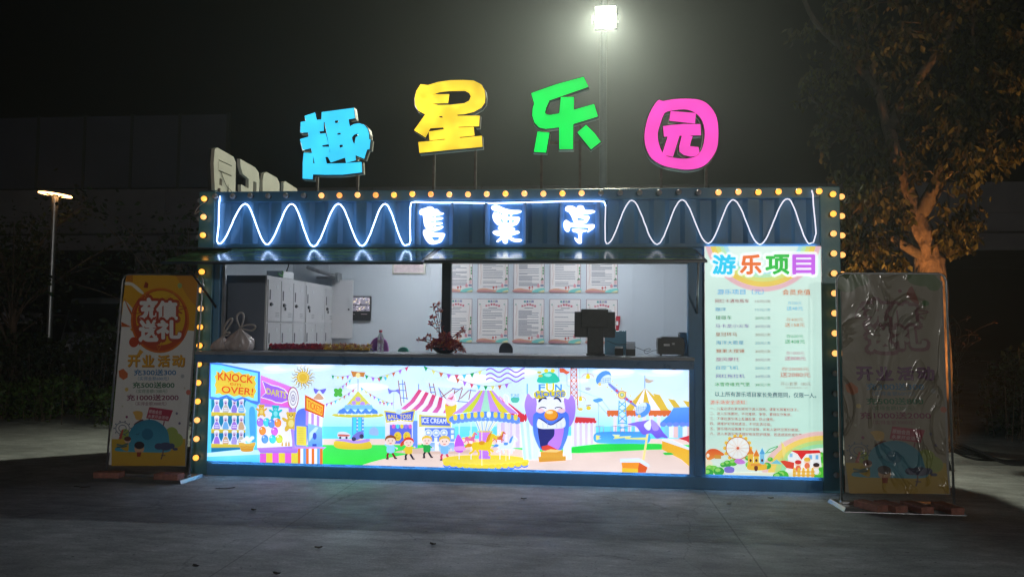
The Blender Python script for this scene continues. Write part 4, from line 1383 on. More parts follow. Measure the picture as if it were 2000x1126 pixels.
    horse(A, 985, 878, 1.0, (240, 204, 40), (226, 150, 30))
    ap = (1020, 345)
    cols = [(204, 150, 226), (206, 216, 60), (204, 150, 226), (170, 226, 190), (204, 150, 226), (230, 214, 50), (204, 150, 226)]
    n = len(cols)
    for i, c in enumerate(cols):
        def rim(t):
            return (700 + 640 * t, 580 - 28 * math.sin(math.pi * t))
        def crown(t):
            return (960 + 130 * t, 350)
        def midp(t):
            a, b = rim(t), crown(t)
            return (a[0] * .38 + b[0] * .62, a[1] * .46 + b[1] * .54)
        t0, t1 = i / n, (i + 1) / n
        A.poly([crown(t0), crown(t1), midp(t1), rim(t1), rim((t0 + t1) / 2), rim(t0), midp(t0)], c)
    A.blob([(690, 600), (850, 565), (1020, 552), (1200, 565), (1355, 615), (1350, 665), (1200, 640), (1020, 615), (850, 640), (690, 655)], (80, 140, 230), col2=(110, 150, 236))
    for i in range(10):
        t = (i + .5) / 10
        xq = 700 + 640 * t
        yq = 612 - 32 * math.sin(math.pi * t)
        A.blob([(xq - 17, yq - 22), (xq + 17, yq - 22), (xq + 15, yq + 25), (xq - 15, yq + 25)], (236, 216, 80) if i != 5 else (235, 245, 240), n=3)
    for i in range(16):
        t = (i + .5) / 16
        A.ell(700 + 640 * t, 660 - 30 * math.sin(math.pi * t), 22, 16, (110, 150, 240), n=10)
    # bunting and waves
    bunting(A, (0, 225), (310, 110), 8, 5, BC, 28, 4)
    bunting(A, (425, 115), (1020, 145), 72, 8, BC, 30, 4)
    bunting(A, (735, 230), (1270, 275), 55, 8, BC[2:] + BC[:2], 30, 4)
    bunting(A, (0, 455), (150, 465), 10, 4, BC[3:], 22)
    for q in range(3):
        A.line([(1025 + i * 12.3, 160 + q * 45 - 19 * math.sin(i / 30 * 2 * math.pi * 2.25)) for i in range(31)], 13, (154, 106, 214))
    A.blob([(86, 330), (110, 345), (150, 350), (190, 340), (200, 390), (170, 365), (130, 365), (100, 385)], (130, 130, 216))
    A.line([(145, 365), (140, 530)], 5, (150, 160, 200))
    A.blob([(1200, 390), (1240, 420), (1235, 480), (1205, 470)], (235, 240, 246))
    A.blob([(1262, 425), (1300, 415), (1345, 425), (1330, 465), (1275, 465)], (90, 200, 170))
    A.text('FUNS', 0, 0, 0, 0, (110, 150, 226), 0.03, q=[(1264, 384), (1344, 384), (1342, 418), (1266, 418)])
    # --- right third
    A.fr(1020, 690, 0.2221)
    # yellow striped tent far right
    tent(A, (1080, 300), 880, 1310, 510, [(226, 186, 60), (250, 250, 252), (226, 186, 60), (250, 250, 252), (226, 186, 60)])
    for i, (a, b) in enumerate(((1150, 350), (1280, 395), (1410, 410))):
        A.poly([(a, b), (a + 60, b + 12), (a + 150, 520), (a + 80, 520)], (226, 186, 60))
    A.line([(1078, 190), (1078, 305)], 7, (120, 150, 200))
    A.blob([(1085, 215), (1120, 230), (1160, 235), (1120, 258), (1085, 250)], (206, 180, 150))
    for a, b in ((745, 845), (910, 1010), (1110, 1310)):
        A.rect(a, 498, b, 540, (222, 106, 50))
        n_ = max(3, int((b - a) / 34))
        for i in range(n_):
            A.ell(a + (i + .5) * (b - a) / n_, 538, (b - a) / n_ / 2, 16, (222, 106, 50), n=10)
    for i in range(7):
        A.rect(800 + i * 64, 545, 832 + i * 64, 690, (238, 226, 240))
    # blue pavilion
    A.poly([(1330, 475), (1480, 468), (1480, 640), (1210, 610), (1290, 540)], (96, 160, 236), col2=(70, 130, 226))
    for i in range(5):
        A.ell(1240 + i * 56, 622, 30, 22, (110, 140, 236), n=10)
    for i in range(6):
        A.rect(1250 + i * 40, 640, 1290 + i * 40, 740, [(130, 200, 244), (236, 240, 250), (240, 200, 190)][i % 3])
    # tent wings beside clown
    for i in range(9):
        A.poly([(430 + i * 24, 590), (454 + i * 24, 590), (456 + i * 24, 815 - i * 3), (432 + i * 24, 820 - i * 3)], [(238, 240, 250), (226, 206, 240)][i % 2])
    A.poly([(470, 555), (640, 565), (645, 600), (460, 600)], (216, 56, 60))
    for i in range(6):
        A.ell(478 + i * 32, 598, 17, 14, (216, 56, 60), n=10)
    for i in range(6):
        A.poly([(-20 + i * 26, 600), (8 + i * 26, 600), (40 + i * 24, 930), (12 + i * 24, 930)], [(200, 232, 250), (236, 240, 252)][i % 2])
    A.poly([(-20, 540), (25, 560), (15, 600), (-20, 600)], (216, 56, 60))
    # grass strip and blue platform
    A.blob([(430, 830), (560, 805), (700, 792), (1000, 790), (1240, 795), (1230, 835), (900, 850), (640, 855), (560, 868), (430, 868)], (40, 216, 70))
    A.blob([(640, 700), (760, 684), (960, 684), (1110, 700), (1110, 785), (960, 790), (760, 790), (640, 775)], (70, 150, 216), col2=(90, 190, 240))
    A.poly([(790, 710), (860, 712), (850, 728), (960, 722), (945, 740), (1095, 735), (1095, 758), (900, 750), (910, 738), (800, 750), (815, 732)], (236, 246, 200), col2=(240, 226, 90))
    A.poly([(648, 715), (690, 722), (670, 740), (695, 745), (650, 760)], (236, 226, 120))
    for a, b in ((640, 715), (780, 865), (900, 980)):
        A.line([(a, 690), (a, 640), (b, 632), (b, 690)], 5, (166, 110, 100))
        A.line([((a + b) / 2, 638), ((a + b) / 2, 690)], 5, (166, 110, 100))
    # lattice tower
    for q in (428, 478):
        A.line([(q, 120), (q + (6 if q > 450 else -2), 390)], 8, (206, 100, 70))
    for i in range(5):
        yq = 135 + i * 52
        A.line([(428, yq), (480, yq + 50)], 6, (206, 100, 70))
        A.line([(480, yq), (428, yq + 50)], 6, (206, 100, 70))
        A.line([(426, yq), (482, yq)], 6, (206, 100, 70))
    A.line([(484, 390), (490, 490)], 8, (206, 90, 70))
    A.line([(322, 120), (322, 230)], 6, (120, 150, 190))
    A.blob([(330, 128), (365, 130), (390, 150), (418, 160), (390, 182), (360, 168), (332, 165)], (230, 100, 60))
    A.line([(44, 265), (44, 360)], 10, (110, 190, 230))
    for a, b in (((392, 180), (394, 280)), ((394, 280), (700, 400)), ((505, 120), (510, 380)), ((574, 125), (576, 180)), ((640, 410), (755, 540)), ((668, 415), (672, 650)), ((700, 405), (770, 500))):
        A.line([a, b], 4, (130, 160, 190))
    for a, b, s_ in ((578, 205, 1.0), (512, 400, 0.85)):
        A.arc(a, b + 10, 54 * s_, 40 * s_, 6, (214, 150, 60), 180, 360, 12)
        A.blob([(a - 16 * s_, b + 14), (a - 14 * s_, b - 18 * s_), (a, b - 26 * s_), (a + 14 * s_, b - 18 * s_), (a + 16 * s_, b + 14)], (240, 214, 50))
        A.line([(a - 54 * s_, b + 12), (a - 18 * s_, b + 95 * s_)], 4, (190, 180, 150))
        A.line([(a + 54 * s_, b + 12), (a + 18 * s_, b + 95 * s_)], 4, (190, 180, 150))
        A.ell(a, b + 104 * s_, 26 * s_, 16 * s_, (180, 180, 190) if s_ == 1.0 else (236, 206, 80), n=12)
    A.ell(584, 478, 22, 18, (238, 206, 50), n=12)
    A.line([(560, 458), (605, 452)], 8, (150, 110, 80))
    A.blob([(622, 405), (690, 390), (708, 412), (650, 430)], (90, 160, 220))
    # pendulum ride
    for a, b in (((852, 410), (845, 620)), ((905, 410), (918, 620)), ((850, 420), (910, 470)), ((905, 420), (850, 470)), ((850, 480), (912, 530)), ((908, 480), (848, 530)), ((848, 540), (914, 600)), ((912, 540), (846, 600)), ((845, 610), (920, 610)), ((840, 640), (930, 660)), ((930, 640), (840, 660))):
        A.line([a, b], 8, (80, 170, 210))
    A.poly([(748, 250), (775, 262), (875, 345), (1020, 470), (1000, 472), (865, 380), (760, 280)], (130, 140, 206))
    for i in range(7):
        t = i / 6
        for sg in (-1, 1):
            A.ell(770 + 240 * t - 22 * sg, 270 + 190 * t + 26 * sg, 8, 8, (236, 206, 90), n=8)
    for q in ((832, 325), (920, 400), (955, 420)):
        A.ell(q[0], q[1], 12, 12, (220, 80, 100), n=10)
    for r_, c in ((38, (206, 100, 60)), (32, (244, 226, 130)), (22, (240, 206, 60)), (15, (70, 170, 160)), (8, (240, 240, 220))):
        A.ell(877, 362, r_, r_, c)
    for cx_, cy_, fl_ in ((715, 215, 1), (1062, 495, -1)):
        A.ell(cx_, cy_, 76, 56, (86, 150, 226), rot=-42)
        A.ell(cx_ + 18 * fl_, cy_ + 18 * fl_, 60, 36, (220, 236, 250), rot=-42)
        for i in range(5):
            A.line([(cx_ - 42 + i * 21 + 18 * fl_, cy_ - 18 + 18 * fl_), (cx_ - 42 + i * 21 + 18 * fl_, cy_ + 30 + 12 * fl_)], 4, (110, 150, 200))
        for i in range(3):
            A.line([(cx_ - 48 + 18 * fl_, cy_ - 4 + i * 18 + 12 * fl_), (cx_ + 44 + 18 * fl_, cy_ - 14 + i * 18 + 12 * fl_)], 4, (110, 150, 200))
        A.blob([(cx_ - 48, cy_ + 48), (cx_ - 30, cy_ + 38), (cx_ - 18, cy_ + 60), (cx_ - 40, cy_ + 72)], (236, 206, 120))
    # clown gate
    A.rect(95, 720, 140, 930, (226, 240, 252))
    A.rect(360, 720, 432, 930, (240, 244, 252))
    A.blob([(20, 470), (35, 380), (55, 350), (90, 390), (125, 395), (130, 560), (105, 640), (60, 600)], (196, 150, 236), col2=(150, 120, 226))
    A.blob([(470, 480), (460, 400), (430, 362), (405, 400), (365, 400), (370, 560), (410, 645), (455, 580)], (190, 140, 236), col2=(150, 120, 226))
    A.blob([(135, 420), (170, 370), (250, 360), (330, 370), (365, 420), (375, 520), (330, 600), (170, 600), (125, 520)], (246, 244, 252))
    A.blob([(95, 560), (115, 520), (160, 500), (200, 510), (250, 560), (310, 510), (350, 500), (395, 520), (412, 570), (405, 700), (370, 800), (330, 850), (180, 850), (130, 790), (98, 690)], (78, 120, 226), col2=(96, 140, 236))
    A.blob([(140, 570), (175, 575), (250, 620), (330, 575), (365, 560), (370, 650), (345, 780), (310, 845), (180, 845), (150, 760), (136, 650)], (40, 44, 110))
    A.blob([(290, 640), (365, 640), (345, 780), (315, 840), (250, 850), (225, 790), (280, 720)], (196, 130, 236))
    A.blob([(140, 575), (180, 590), (250, 630), (330, 590), (370, 565), (372, 645), (250, 660), (138, 650)], (238, 240, 252))
    for q in (180, 220, 300, 340):
        A.line([(q, 605), (q + 4, 650)], 4, (170, 180, 220))
    A.poly([(170, 815), (230, 800), (320, 845), (175, 850)], (226, 70, 50))
    A.ell(160, 500, 34, 22, (250, 206, 206))
    A.ell(345, 500, 34, 22, (250, 206, 206))
    A.arc(180, 490, 36, 20, 8, (40, 40, 70), 200, 330, 10)
    A.arc(318, 490, 36, 20, 8, (40, 40, 70), 210, 340, 10)
    A.blob([(140, 420), (160, 385), (200, 378), (218, 400), (180, 398), (155, 425)], (40, 50, 90))
    A.blob([(345, 420), (325, 388), (290, 380), (275, 400), (310, 400), (335, 425)], (40, 50, 90))
    A.ell(255, 540, 62, 50, (196, 110, 30))
    A.ell(252, 534, 56, 44, (246, 160, 40))
    A.ell(240, 515, 30, 14, (252, 226, 160))
    A.blob([(132, 250), (150, 195), (195, 168), (250, 160), (300, 185), (328, 245), (230, 262)], (48, 200, 160))
    A.blob([(190, 185), (230, 172), (260, 185), (230, 205)], (150, 236, 210))
    for q in (210, 268):
        A.ell(q, 150, 20, 18, (236, 214, 60), n=12)
    for q in (150, 160):
        A.ell(q, 165 + (q - 150) * 3, 22, 12, (200, 190, 80), n=10)
    A.blob([(102, 350), (150, 320), (235, 335), (345, 315), (382, 340), (362, 385), (240, 375), (130, 398)], (226, 206, 50))
    A.text('F', 146, 270, 200, 326, (86, 150, 226), 0.06)
    A.text('N', 290, 270, 346, 326, (86, 150, 226), 0.06)
    A.text('U', 212, 262, 280, 332, (230, 206, 50), 0.06)
    A.text('HOUSE', 0, 0, 0, 0, (80, 130, 210), 0.05, q=[(118, 336), (378, 336), (372, 378), (126, 380)])
    A.poly([(162, 862), (250, 838), (358, 848), (356, 900), (162, 905)], (222, 150, 50), col2=(236, 170, 60))
    A.poly([(140, 905), (384, 898), (384, 938), (150, 952)], (232, 170, 60), col2=(222, 150, 50))
    A.poly([(162, 862), (250, 838), (358, 848), (300, 866)], (246, 206, 120))
    # umbrella and stand
    A.poly([(860, 922), (1030, 918), (1118, 975), (1115, 1000), (1030, 955), (862, 955)], (226, 238, 250))
    A.poly([(872, 955), (1030, 955), (1018, 1010), (880, 1005)], (246, 150, 40))
    A.poly([(1030, 955), (1102, 1000), (1085, 1045), (1018, 1045), (1018, 1010)], (222, 90, 36))
    A.poly([(875, 1005), (1018, 1010), (1018, 1060), (880, 1060)], (240, 196, 50))
    A.poly([(1102, 640), (1120, 642), (1075, 935), (1056, 932)], (246, 226, 140))
    A.blob([(925, 622), (1000, 600), (1070, 590), (1130, 580), (1190, 620), (1240, 690), (1285, 745), (1230, 735), (1180, 745), (1130, 700), (1060, 710), (1000, 640)], (146, 116, 226), col2=(110, 90, 206))
    A.blob([(1070, 630), (1100, 595), (1132, 582), (1128, 660), (1100, 670)], (236, 240, 250))
    A.blob([(1130, 580), (1185, 610), (1200, 665), (1150, 672)], (176, 150, 236))
    A.poly([(1370, 745), (1480, 715), (1480, 790), (1440, 765)], (216, 50, 60))
    A.poly([(1232, 752), (1280, 742), (1480, 830), (1480, 860), (1232, 770)], (236, 236, 246))
    A.poly([(1230, 765), (1480, 850), (1480, 1000), (1400, 930), (1228, 840)], (246, 176, 40), col2=(240, 190, 60))
    A.blob([(1240, 870), (1300, 868), (1330, 885), (1260, 890)], (60, 200, 70))
    return A


mx0, mx1, mz0, mz1 = 0.161, 4.719, 0.1436, 1.079
t = light_box('mural_light_box', mx0, mx1, mz0, mz1, 'long backlit funfair picture panel glowing below the serving counter', 'light box')
mural().build('printed_picture', lambda x, y: P(x, y, 0.0), (0, -1, 0), M['litprint'], t, clip=(mx0, mx1, mz0, mz1))
fr = MB().box(mx0 - 0.006, mx0 + 0.0, -0.006, 0.03, mz0, mz1).box(mx1, mx1 + 0.006, -0.006, 0.03, mz0, mz1)
fr.build('frame', M['alu'], t)


# ------------------------------------------------------------------ price board
def price():
    A = Art()
    A.rect(1370, 470, 1620, 840, (216, 242, 234), (198, 236, 226))
    A.rect(1370, 838, 1620, 940, (198, 236, 226), (230, 242, 236))
    A.fr(1370, 470, 250 / 1173)
    for r_, c in ((545, (232, 186, 196)), (500, (236, 206, 90)), (455, (216, 226, 130)), (418, (186, 232, 190)), (385, (176, 226, 240)), (350, (226, 246, 240))):
        A.ell(565, -80 + 0.0, r_, r_ * 1.0, c, n=64)
    B = 0.05
    for s_, x0, x1, c in (('游', 105, 308, (0, 206, 246)), ('乐', 358, 545, (236, 112, 30)), ('项', 592, 800, (20, 190, 60)), ('目', 838, 1034, (204, 96, 240))):
        A.text(s_, x0 - 6, 124, x1 + 6, 312, (248, 254, 255), 0.16)
        A.text(s_, x0, 132, x1, 302, c, B + 0.01)
    A.text('游乐项目（元）', 145, 442, 570, 492, (70, 150, 214), 0.02)
    A.text('会员充值', 742, 444, 998, 496, (200, 106, 50), 0.03)
    rows = [('网红卡通电瓶车', '15元/次', 127, 436, (180, 70, 90)), ('蹦床', '15元/次', 127, 228, (90, 170, 220)), ('碰碰车', '20元/次', 130, 278, (30, 140, 80)), ('马卡龙小火车', '20元/次', 127, 438, (140, 90, 180)), ('皇冠转马', '20元/次', 130, 326, (180, 90, 60)), ('海洋大歌星', '20元/次', 133, 388, (80, 160, 210)), ('糖果大摆锤', '20元/次', 135, 395, (200, 100, 60)), ('旋风摩托', '20元/次', 133, 345, (190, 90, 150)),
            ('自控飞机', '20元/次', 133, 338, (90, 170, 220)), ('网红拖拉机', '20元/次', 133, 396, (130, 100, 190)), ('冰雪奇缘充气堡', '38元/次', 123, 444, (60, 170, 90))]
    for i, (a, b, x0, x1, c) in enumerate(rows):
        y = 532 + i * 76.3
        c = tuple(int(q * .82) for q in c)
        A.text(a, x0, y, x1, y + 36, c, 0.02)
        A.text(b, 492, y + 8, 634, y + 36, tuple(int(q * .7 + 20) for q in c), 0.016)
        A.line([(105, y + 55), (682, y + 58)], 2, (176, 216, 214))
    for x_ in (105, 452, 686, 1042):
        A.line([(x_, 520), (x_, 1365)], 2, (186, 222, 218))
    A.line([(686, 670), (1042, 674)], 2, (170, 212, 210))
    for k in range(1, 5):
        A.line([(686, 670 + k * 152), (1042, 674 + k * 153)], 2, (170, 212, 210))
    mem = [('存200元', '送48元', 780, 930, 553, (100, 170, 210)), ('存400元', '送158元', 765, 945, 704, (190, 120, 80)), ('存600元', '送408元', 765, 948, 856, (40, 150, 90)), ('存1000元', '送808元', 765, 955, 1010, (180, 100, 130)), ('存2000元', '送2080元', 722, 998, 1156, (190, 96, 80))]
    for a, b, x0, x1, y, c in mem:
        A.text(a, x0 + 12, y, x1 - 12, y + 34, c, 0.005)
        A.text(b, x0, y + 46, x1, y + 84 + (8 if x1 > 990 else 0), c, 0.02)
    A.text('开心套票  180元', 726, 1292, 1002, 1326, (150, 110, 100), 0.0)
    A.text('（所有项目各玩一次）', 765, 1336, 975, 1354, (150, 120, 110), 0.0)
    A.fr(1370, 700, 250 / 1173)
    A.text('以上所有游乐项目家长免费陪同，仅限一人。', 0, 0, 0, 0, (40, 70, 96), 0.022, q=[(125, 300), (1052, 312), (1052, 360), (125, 346)])
    A.text('游乐场安全须知：', 80, 378, 416, 418, (214, 96, 80), 0.02)
    rules = ['一、儿童必须在家长陪同下进入场地，请家长照看好孩子。', '二、进入乐场要时，不可推挤、争夺、要排队守秩序。', '三、不得在游乐场上乱蹦乱窜，防止撞伤。', '四、请维护好场地清洁，不可乱丢垃圾。', '五、游乐场内设施属于公共设施，如有人破坏应照价赔偿。', '六、进入本游乐场请做好相关防护措施，若造成损伤或伤害，自行负责。']
    for i, (s_, x1) in enumerate(zip(rules, (888, 826, 668, 642, 898, 1096))):
        y = 440 + i * 46
        A.text(s_, 0, 0, 0, 0, (170, 66, 66), 0.016, q=[(78, y), (x1, y + (x1 - 78) * .016), (x1, y + 30 + (x1 - 78) * .016), (78, y + 30)])
    # picture along the foot
    for r_, c in ((420, (240, 200, 200)), (380, (246, 216, 110)), (335, (190, 226, 140)), (300, (160, 230, 180)), (265, (240, 248, 246))):
        A.ell(1120, 1075, r_ * 1.35, r_ * 0.98, c, n=40, a0=180, a1=360)
    A.poly([(30, 1040), (1120, 1040), (1120, 1110), (30, 1110)], (236, 236, 226), col2=(216, 240, 190))
    for i in range(14):
        a = R(i * 360 / 14)
        A.ell(333 + 118 * math.cos(a), 818 + 112 * math.sin(a), 17, 17, (244, 196, 70), n=10)
    A.ell(333, 818, 112, 106, (190, 110, 50), n=32)
    A.ell(333, 818, 104, 98, (242, 248, 250), n=32)
    for i in range(12):
        a = R(i * 30)
        A.line([(333, 818), (333 + 104 * math.cos(a), 818 + 98 * math.sin(a))], 3, (200, 130, 80))
    A.ell(333, 818, 14, 14, (214, 100, 70), n=12)
    A.blob([(40, 870), (70, 830), (130, 825), (180, 850), (210, 880), (140, 900), (60, 930)], (226, 90, 44), col2=(240, 150, 60))
    A.ell(60, 885, 14, 18, (250, 240, 226), n=10)
    A.blob([(40, 930), (90, 935), (100, 990), (40, 1000)], (244, 232, 206))
    A.rect(120, 880, 180, 915, (214, 150, 60))
    for cx, cy, r_ in ((110, 1010, 45), (75, 1000, 35), (160, 1030, 50), (240, 960, 40), (200, 970, 30), (60, 1045, 50), (740, 1070, 60), (700, 1080, 50), (440, 970, 38), (600, 980, 40), (630, 920, 26), (1090, 900, 60), (1100, 990, 70), (1080, 1060, 60), (430, 910, 30), (290, 950, 40)):
        A.ell(cx, cy, r_, r_ * .8, RNG.choice([(80, 190, 60), (60, 170, 70), (120, 206, 80)]), n=14)
        A.ell(cx - r_ * .2, cy - r_ * .25, r_ * .5, r_ * .35, (150, 222, 110), n=10)
    A.blob([(300, 940), (330, 915), (380, 925), (400, 955), (340, 965)], (206, 130, 226))
    A.blob([(210, 1000), (250, 985), (300, 1000), (290, 1040), (220, 1040)], (130, 120, 216))
    A.blob([(430, 960), (500, 950), (585, 960), (585, 1015), (430, 1015)], (240, 190, 60))
    for x_, w_, h_ in ((450, 48, 90), (503, 44, 70), (556, 40, 90)):
        c = (240, 196, 70) if x_ < 540 else (130, 200, 240)
        A.rect(x_ - w_ / 2, 960 - h_, x_ + w_ / 2, 965, c)
        A.poly([(x_ - w_ * .7, 962 - h_), (x_, 880 - h_ * .75), (x_ + w_ * .7, 962 - h_)], (226, 130, 50) if x_ < 540 else (90, 170, 226))
        A.ell(x_, 930, 11, 14, (90, 50, 40), n=10)
    A.ell(500, 1000, 18, 30, (110, 60, 40), n=12)
    A.rect(452, 960, 548, 980, (236, 160, 70))
    A.line([(735, 760), (742, 930)], 5, (214, 170, 60))
    A.blob([(738, 770), (775, 840), (745, 910)], (246, 226, 130), n=3)
    A.line(catmull([(585, 870), (620, 830), (660, 812), (700, 802), (640, 850), (600, 860)], 4, False), 8, (60, 160, 100))
    A.poly([(630, 960), (690, 920), (740, 965)], (120, 200, 226))
    A.poly([(790, 890), (840, 838), (1085, 842), (1100, 990), (800, 985)], (246, 248, 252))
    A.poly([(815, 838), (1080, 836), (1095, 862), (960, 870), (915, 925), (880, 872)], (226, 40, 44))
    A.rect(806, 865, 835, 900, (150, 200, 240))
    A.rect(985, 880, 1015, 920, (130, 190, 240))
    A.rect(1045, 880, 1072, 920, (130, 190, 240))
    A.poly([(720, 935), (760, 930), (850, 950), (846, 1010), (780, 1000)], (226, 70, 50))
    for x_, y_, c in ((886, 960, (214, 50, 50)), (968, 935, (236, 190, 70)), (1052, 985, (60, 44, 44))):
        A.ell(x_, y_, 30, 28, (250, 214, 190), n=14)
        A.ell(x_, y_ - 14, 31, 20, c, n=14)
        A.ell(x_, y_ + 45, 26, 30, (236, 120, 80) if x_ < 1000 else (246, 246, 250), n=12)
    for i in range(5):
        xq = 850 + i * 42
        A.blob([(xq - 12, 1085), (xq - 12, 1010), (xq, 996), (xq + 12, 1010), (xq + 12, 1085)], (240, 190, 80), n=2)
    A.line([(835, 1032), (1040, 1034)], 12, (226, 170, 60))
    A.line([(835, 1064), (1040, 1066)], 12, (226, 170, 60))
    return A


bx0, bx1, bz0, bz1 = 4.867, 5.892, 0.1459, 2.2105
t = light_box('price_light_box', bx0, bx1, bz0, bz1, 'tall backlit pale price list board beside the serving window', 'light box')
price().build('printed_list', lambda x, y: P(x, y, 0.0), (0, -1, 0), M['litprint2'], t, clip=(bx0, bx1, bz0, bz1))
MB().box(bx0 - 0.006, bx0, -0.006, 0.03, bz0, bz1).box(bx1, bx1 + 0.006, -0.006, 0.03, bz0, bz1).build('frame', M['alu'], t)


# ------------------------------------------------------------------ banner stands
def plane_pt(x, y, o, n):
    d = ray(x, y)
    return CAM + d * ((o - CAM).dot(n) / d.dot(n))


def banner_art(pale):
    A = Art()
    A.poly([(242, 539), (393.5, 541), (366, 907), (208, 907)], (244, 242, 240) if not pale else (176, 166, 148))
    A.fr(170, 500, 0.19535)
    if not pale:
        A.poly([(370, 200), (1142, 210), (1105, 760), (1000, 750), (430, 760), (318, 640), (330, 480)], (236, 176, 40))
        A.blob([(360, 275), (440, 285), (540, 360), (560, 400), (500, 370), (420, 310), (358, 305)], (246, 240, 230))
        A.blob([(350, 460), (440, 540), (440, 600), (430, 730), (320, 715), (330, 560)], (240, 238, 236))
        A.blob([(348, 430), (380, 520), (430, 610), (445, 600), (390, 510)], (206, 110, 40))
        A.poly([(318, 668), (430, 720), (320, 716)], (206, 100, 36))
        A.poly([(900, 210), (1142, 212), (1120, 520), (1030, 420)], (222, 150, 50))
        A.ell(735, 655, 315, 322, (226, 120, 36), n=40)
        A.ell(735, 655, 295, 302, (206, 84, 40), n=40)
        A.ell(740, 630, 265, 270, (240, 190, 44), n=40)
        A.poly([(440, 205), (370, 205), (366, 270), (440, 275)], (206, 130, 30))
        A.poly([(555, 330), (575, 270), (608, 290), (600, 335)], (170, 60, 40))
        A.ell(945, 310, 24, 26, (170, 190, 120), n=12)
        A.line([(560, 390), (640, 470), (740, 470), (885, 380), (880, 500)], 8, (222, 160, 50))
        A.line([(690, 860), (720, 950), (770, 860)], 8, (222, 150, 40))
    else:
        for cx, cy, rx, ry in ((470, 255, 110, 60), (400, 300, 80, 60), (380, 230, 60, 40), (1000, 250, 120, 60), (1080, 290, 60, 60), (940, 230, 60, 40)):
            A.ell(cx, cy, rx, ry, (110, 140, 90), n=14)
        A.ell(1000, 455, 30, 24, (80, 130, 70), n=12)
        A.ell(812, 350, 16, 16, (150, 80, 90), n=10)
        A.blob([(860, 380), (905, 310), (930, 370), (950, 460), (900, 440)], (170, 90, 80))
    oc = (196, 76, 50) if not pale else (150, 96, 110)
    A.line(catmull([(600, 470), (520, 450), (455, 520), (440, 575), (500, 585), (530, 560)], 4, False), 10, oc)
    A.line(catmull([(890, 520), (940, 515), (1020, 530), (930, 555), (975, 585), (900, 565)], 4, False), 10, oc)
    for (s_, x0, y0, x1, y1) in (('充', 525, 440, 712, 640), ('值', 705, 470, 918, 645), ('送', 520, 660, 712, 858), ('礼', 712, 660, 962, 832)):
        A.text(s_, x0 - 12, y0 - 12, x1 + 12, y1 + 12, oc, 0.2)
        A.text(s_, x0, y0, x1, y1, (250, 248, 248) if not pale else (186, 180, 168), 0.085)
    if not pale:
        A.ell(458, 870, 50, 50, (206, 76, 40), n=20)
        A.poly([(520, 940), (560, 965), (500, 1030), (480, 1010)], (240, 180, 60))
    c = (238, 178, 44) if not pale else (130, 70, 130)
    for (s_, x0, x1) in (('开', 395, 518), ('业', 548, 672), ('活', 716, 840), ('动', 872, 1000)):
        A.text(s_, x0 + 4, 1004, x1 + 4, 1114, (176, 110, 40) if not pale else (90, 60, 90), 0.07)
        A.text(s_, x0, 1000, x1, 1110, c, 0.05)
    A.fr(170, 700, 0.2309)
    A.poly([(248, 110), (290, 90), (332, 130), (330, 165), (292, 185), (255, 160)], (226, 120, 70))
    for x_, y_, r_, cc in ((322, 265, 17, (236, 206, 120)), (830, 155, 17, (196, 200, 206)), (885, 290, 22, (226, 120, 100)), (325, 495, 11, (150, 60, 110)), (780, 467, 11, (130, 130, 160)), (806, 550, 11, (120, 110, 150)), (285, 405, 9, (220, 220, 200)), (850, 255, 9, (220, 210, 200))):
        A.ell(x_, y_, r_, r_, cc, n=10)
    for (s1, s2, y, x0, x1, cc) in (('充300送300', '（实得金额600元）', 98, 388, 770, (50, 130, 190)), ('充500送800', '（实得金额1300元）', 204, 378, 756, (30, 120, 80)), ('充1000送2000', '（实得金额3000元）', 308, 325, 794, (140, 40, 90))):
        A.text(s1, x0, y, x1, y + 50, cc, 0.04)
        m_ = (x0 + x1) / 2 - 15
        A.text(s2, m_ - 140, y + 60, m_ + 140, y + 92, cc, 0.01)
    A.ell(455, 470, 0.1, 0.1, (240, 200, 80))
    A.blob([(380, 455), (420, 445), (465, 455), (468, 490), (450, 520), (410, 515), (395, 480)], (238, 190, 100))
    A.blob([(390, 560), (430, 530), (470, 515), (475, 540), (420, 580)], (120, 60, 60))
    A.poly([(530, 412), (746, 440), (706, 532), (502, 505)], (190, 60, 90))
    A.text('原始会员', 0, 0, 0, 0, (244, 222, 226), 0.03, q=[(532, 432), (646, 444), (640, 476), (524, 462)])
    A.text('永享开业活动', 0, 0, 0, 0, (244, 222, 226), 0.03, q=[(522, 474), (708, 490), (700, 518), (514, 500)])
    A.line([(530, 508), (528, 540)], 10, (150, 60, 90))
    A.line([(668, 530), (655, 580)], 10, (150, 60, 90))
    A.rect(190, 680, 860, 905, (226, 190, 70), (222, 176, 60))
    for cx, cy, r_ in ((735, 640, 60), (780, 690, 60), (700, 700, 50), (310, 640, 46)):
        A.ell(cx, cy, r_, r_, (176, 196, 96), n=16)
    A.blob([(340, 780), (345, 640), (400, 560), (500, 520), (600, 530), (690, 600), (715, 700), (715, 785), (480, 790), (235, 780), (250, 745)], (60, 150, 186), col2=(90, 186, 220))
    A.ell(515, 640, 52, 48, (50, 130, 170), n=20)
    A.line([(410, 640), (435, 642), (440, 628)], 6, (50, 100, 140))
    A.arc(288, 590, 62, 50, 6, (90, 110, 140), 0, 360, 24)
    A.arc(288, 590, 34, 28, 6, (90, 110, 140), 0, 360, 20)
    for i in range(10):
        a = R(i * 36)
        A.ell(288 + 76 * math.cos(a), 590 + 60 * math.sin(a), 7, 6, (90, 110, 140), n=8)
    A.poly([(285, 600), (298, 600), (280, 680), (252, 680)], (206, 90, 80))
    A.ell(335, 690, 30, 24, (244, 206, 180), n=14)
    A.ell(335, 678, 32, 20, (110, 60, 60), n=14)
    A.line([(235, 725), (285, 735), (340, 718)], 14, (90, 130, 130))
    A.line([(235, 748), (300, 745), (330, 738)], 12, (70, 110, 120))
    A.ell(442, 762, 44, 38, (238, 190, 150), n=16)
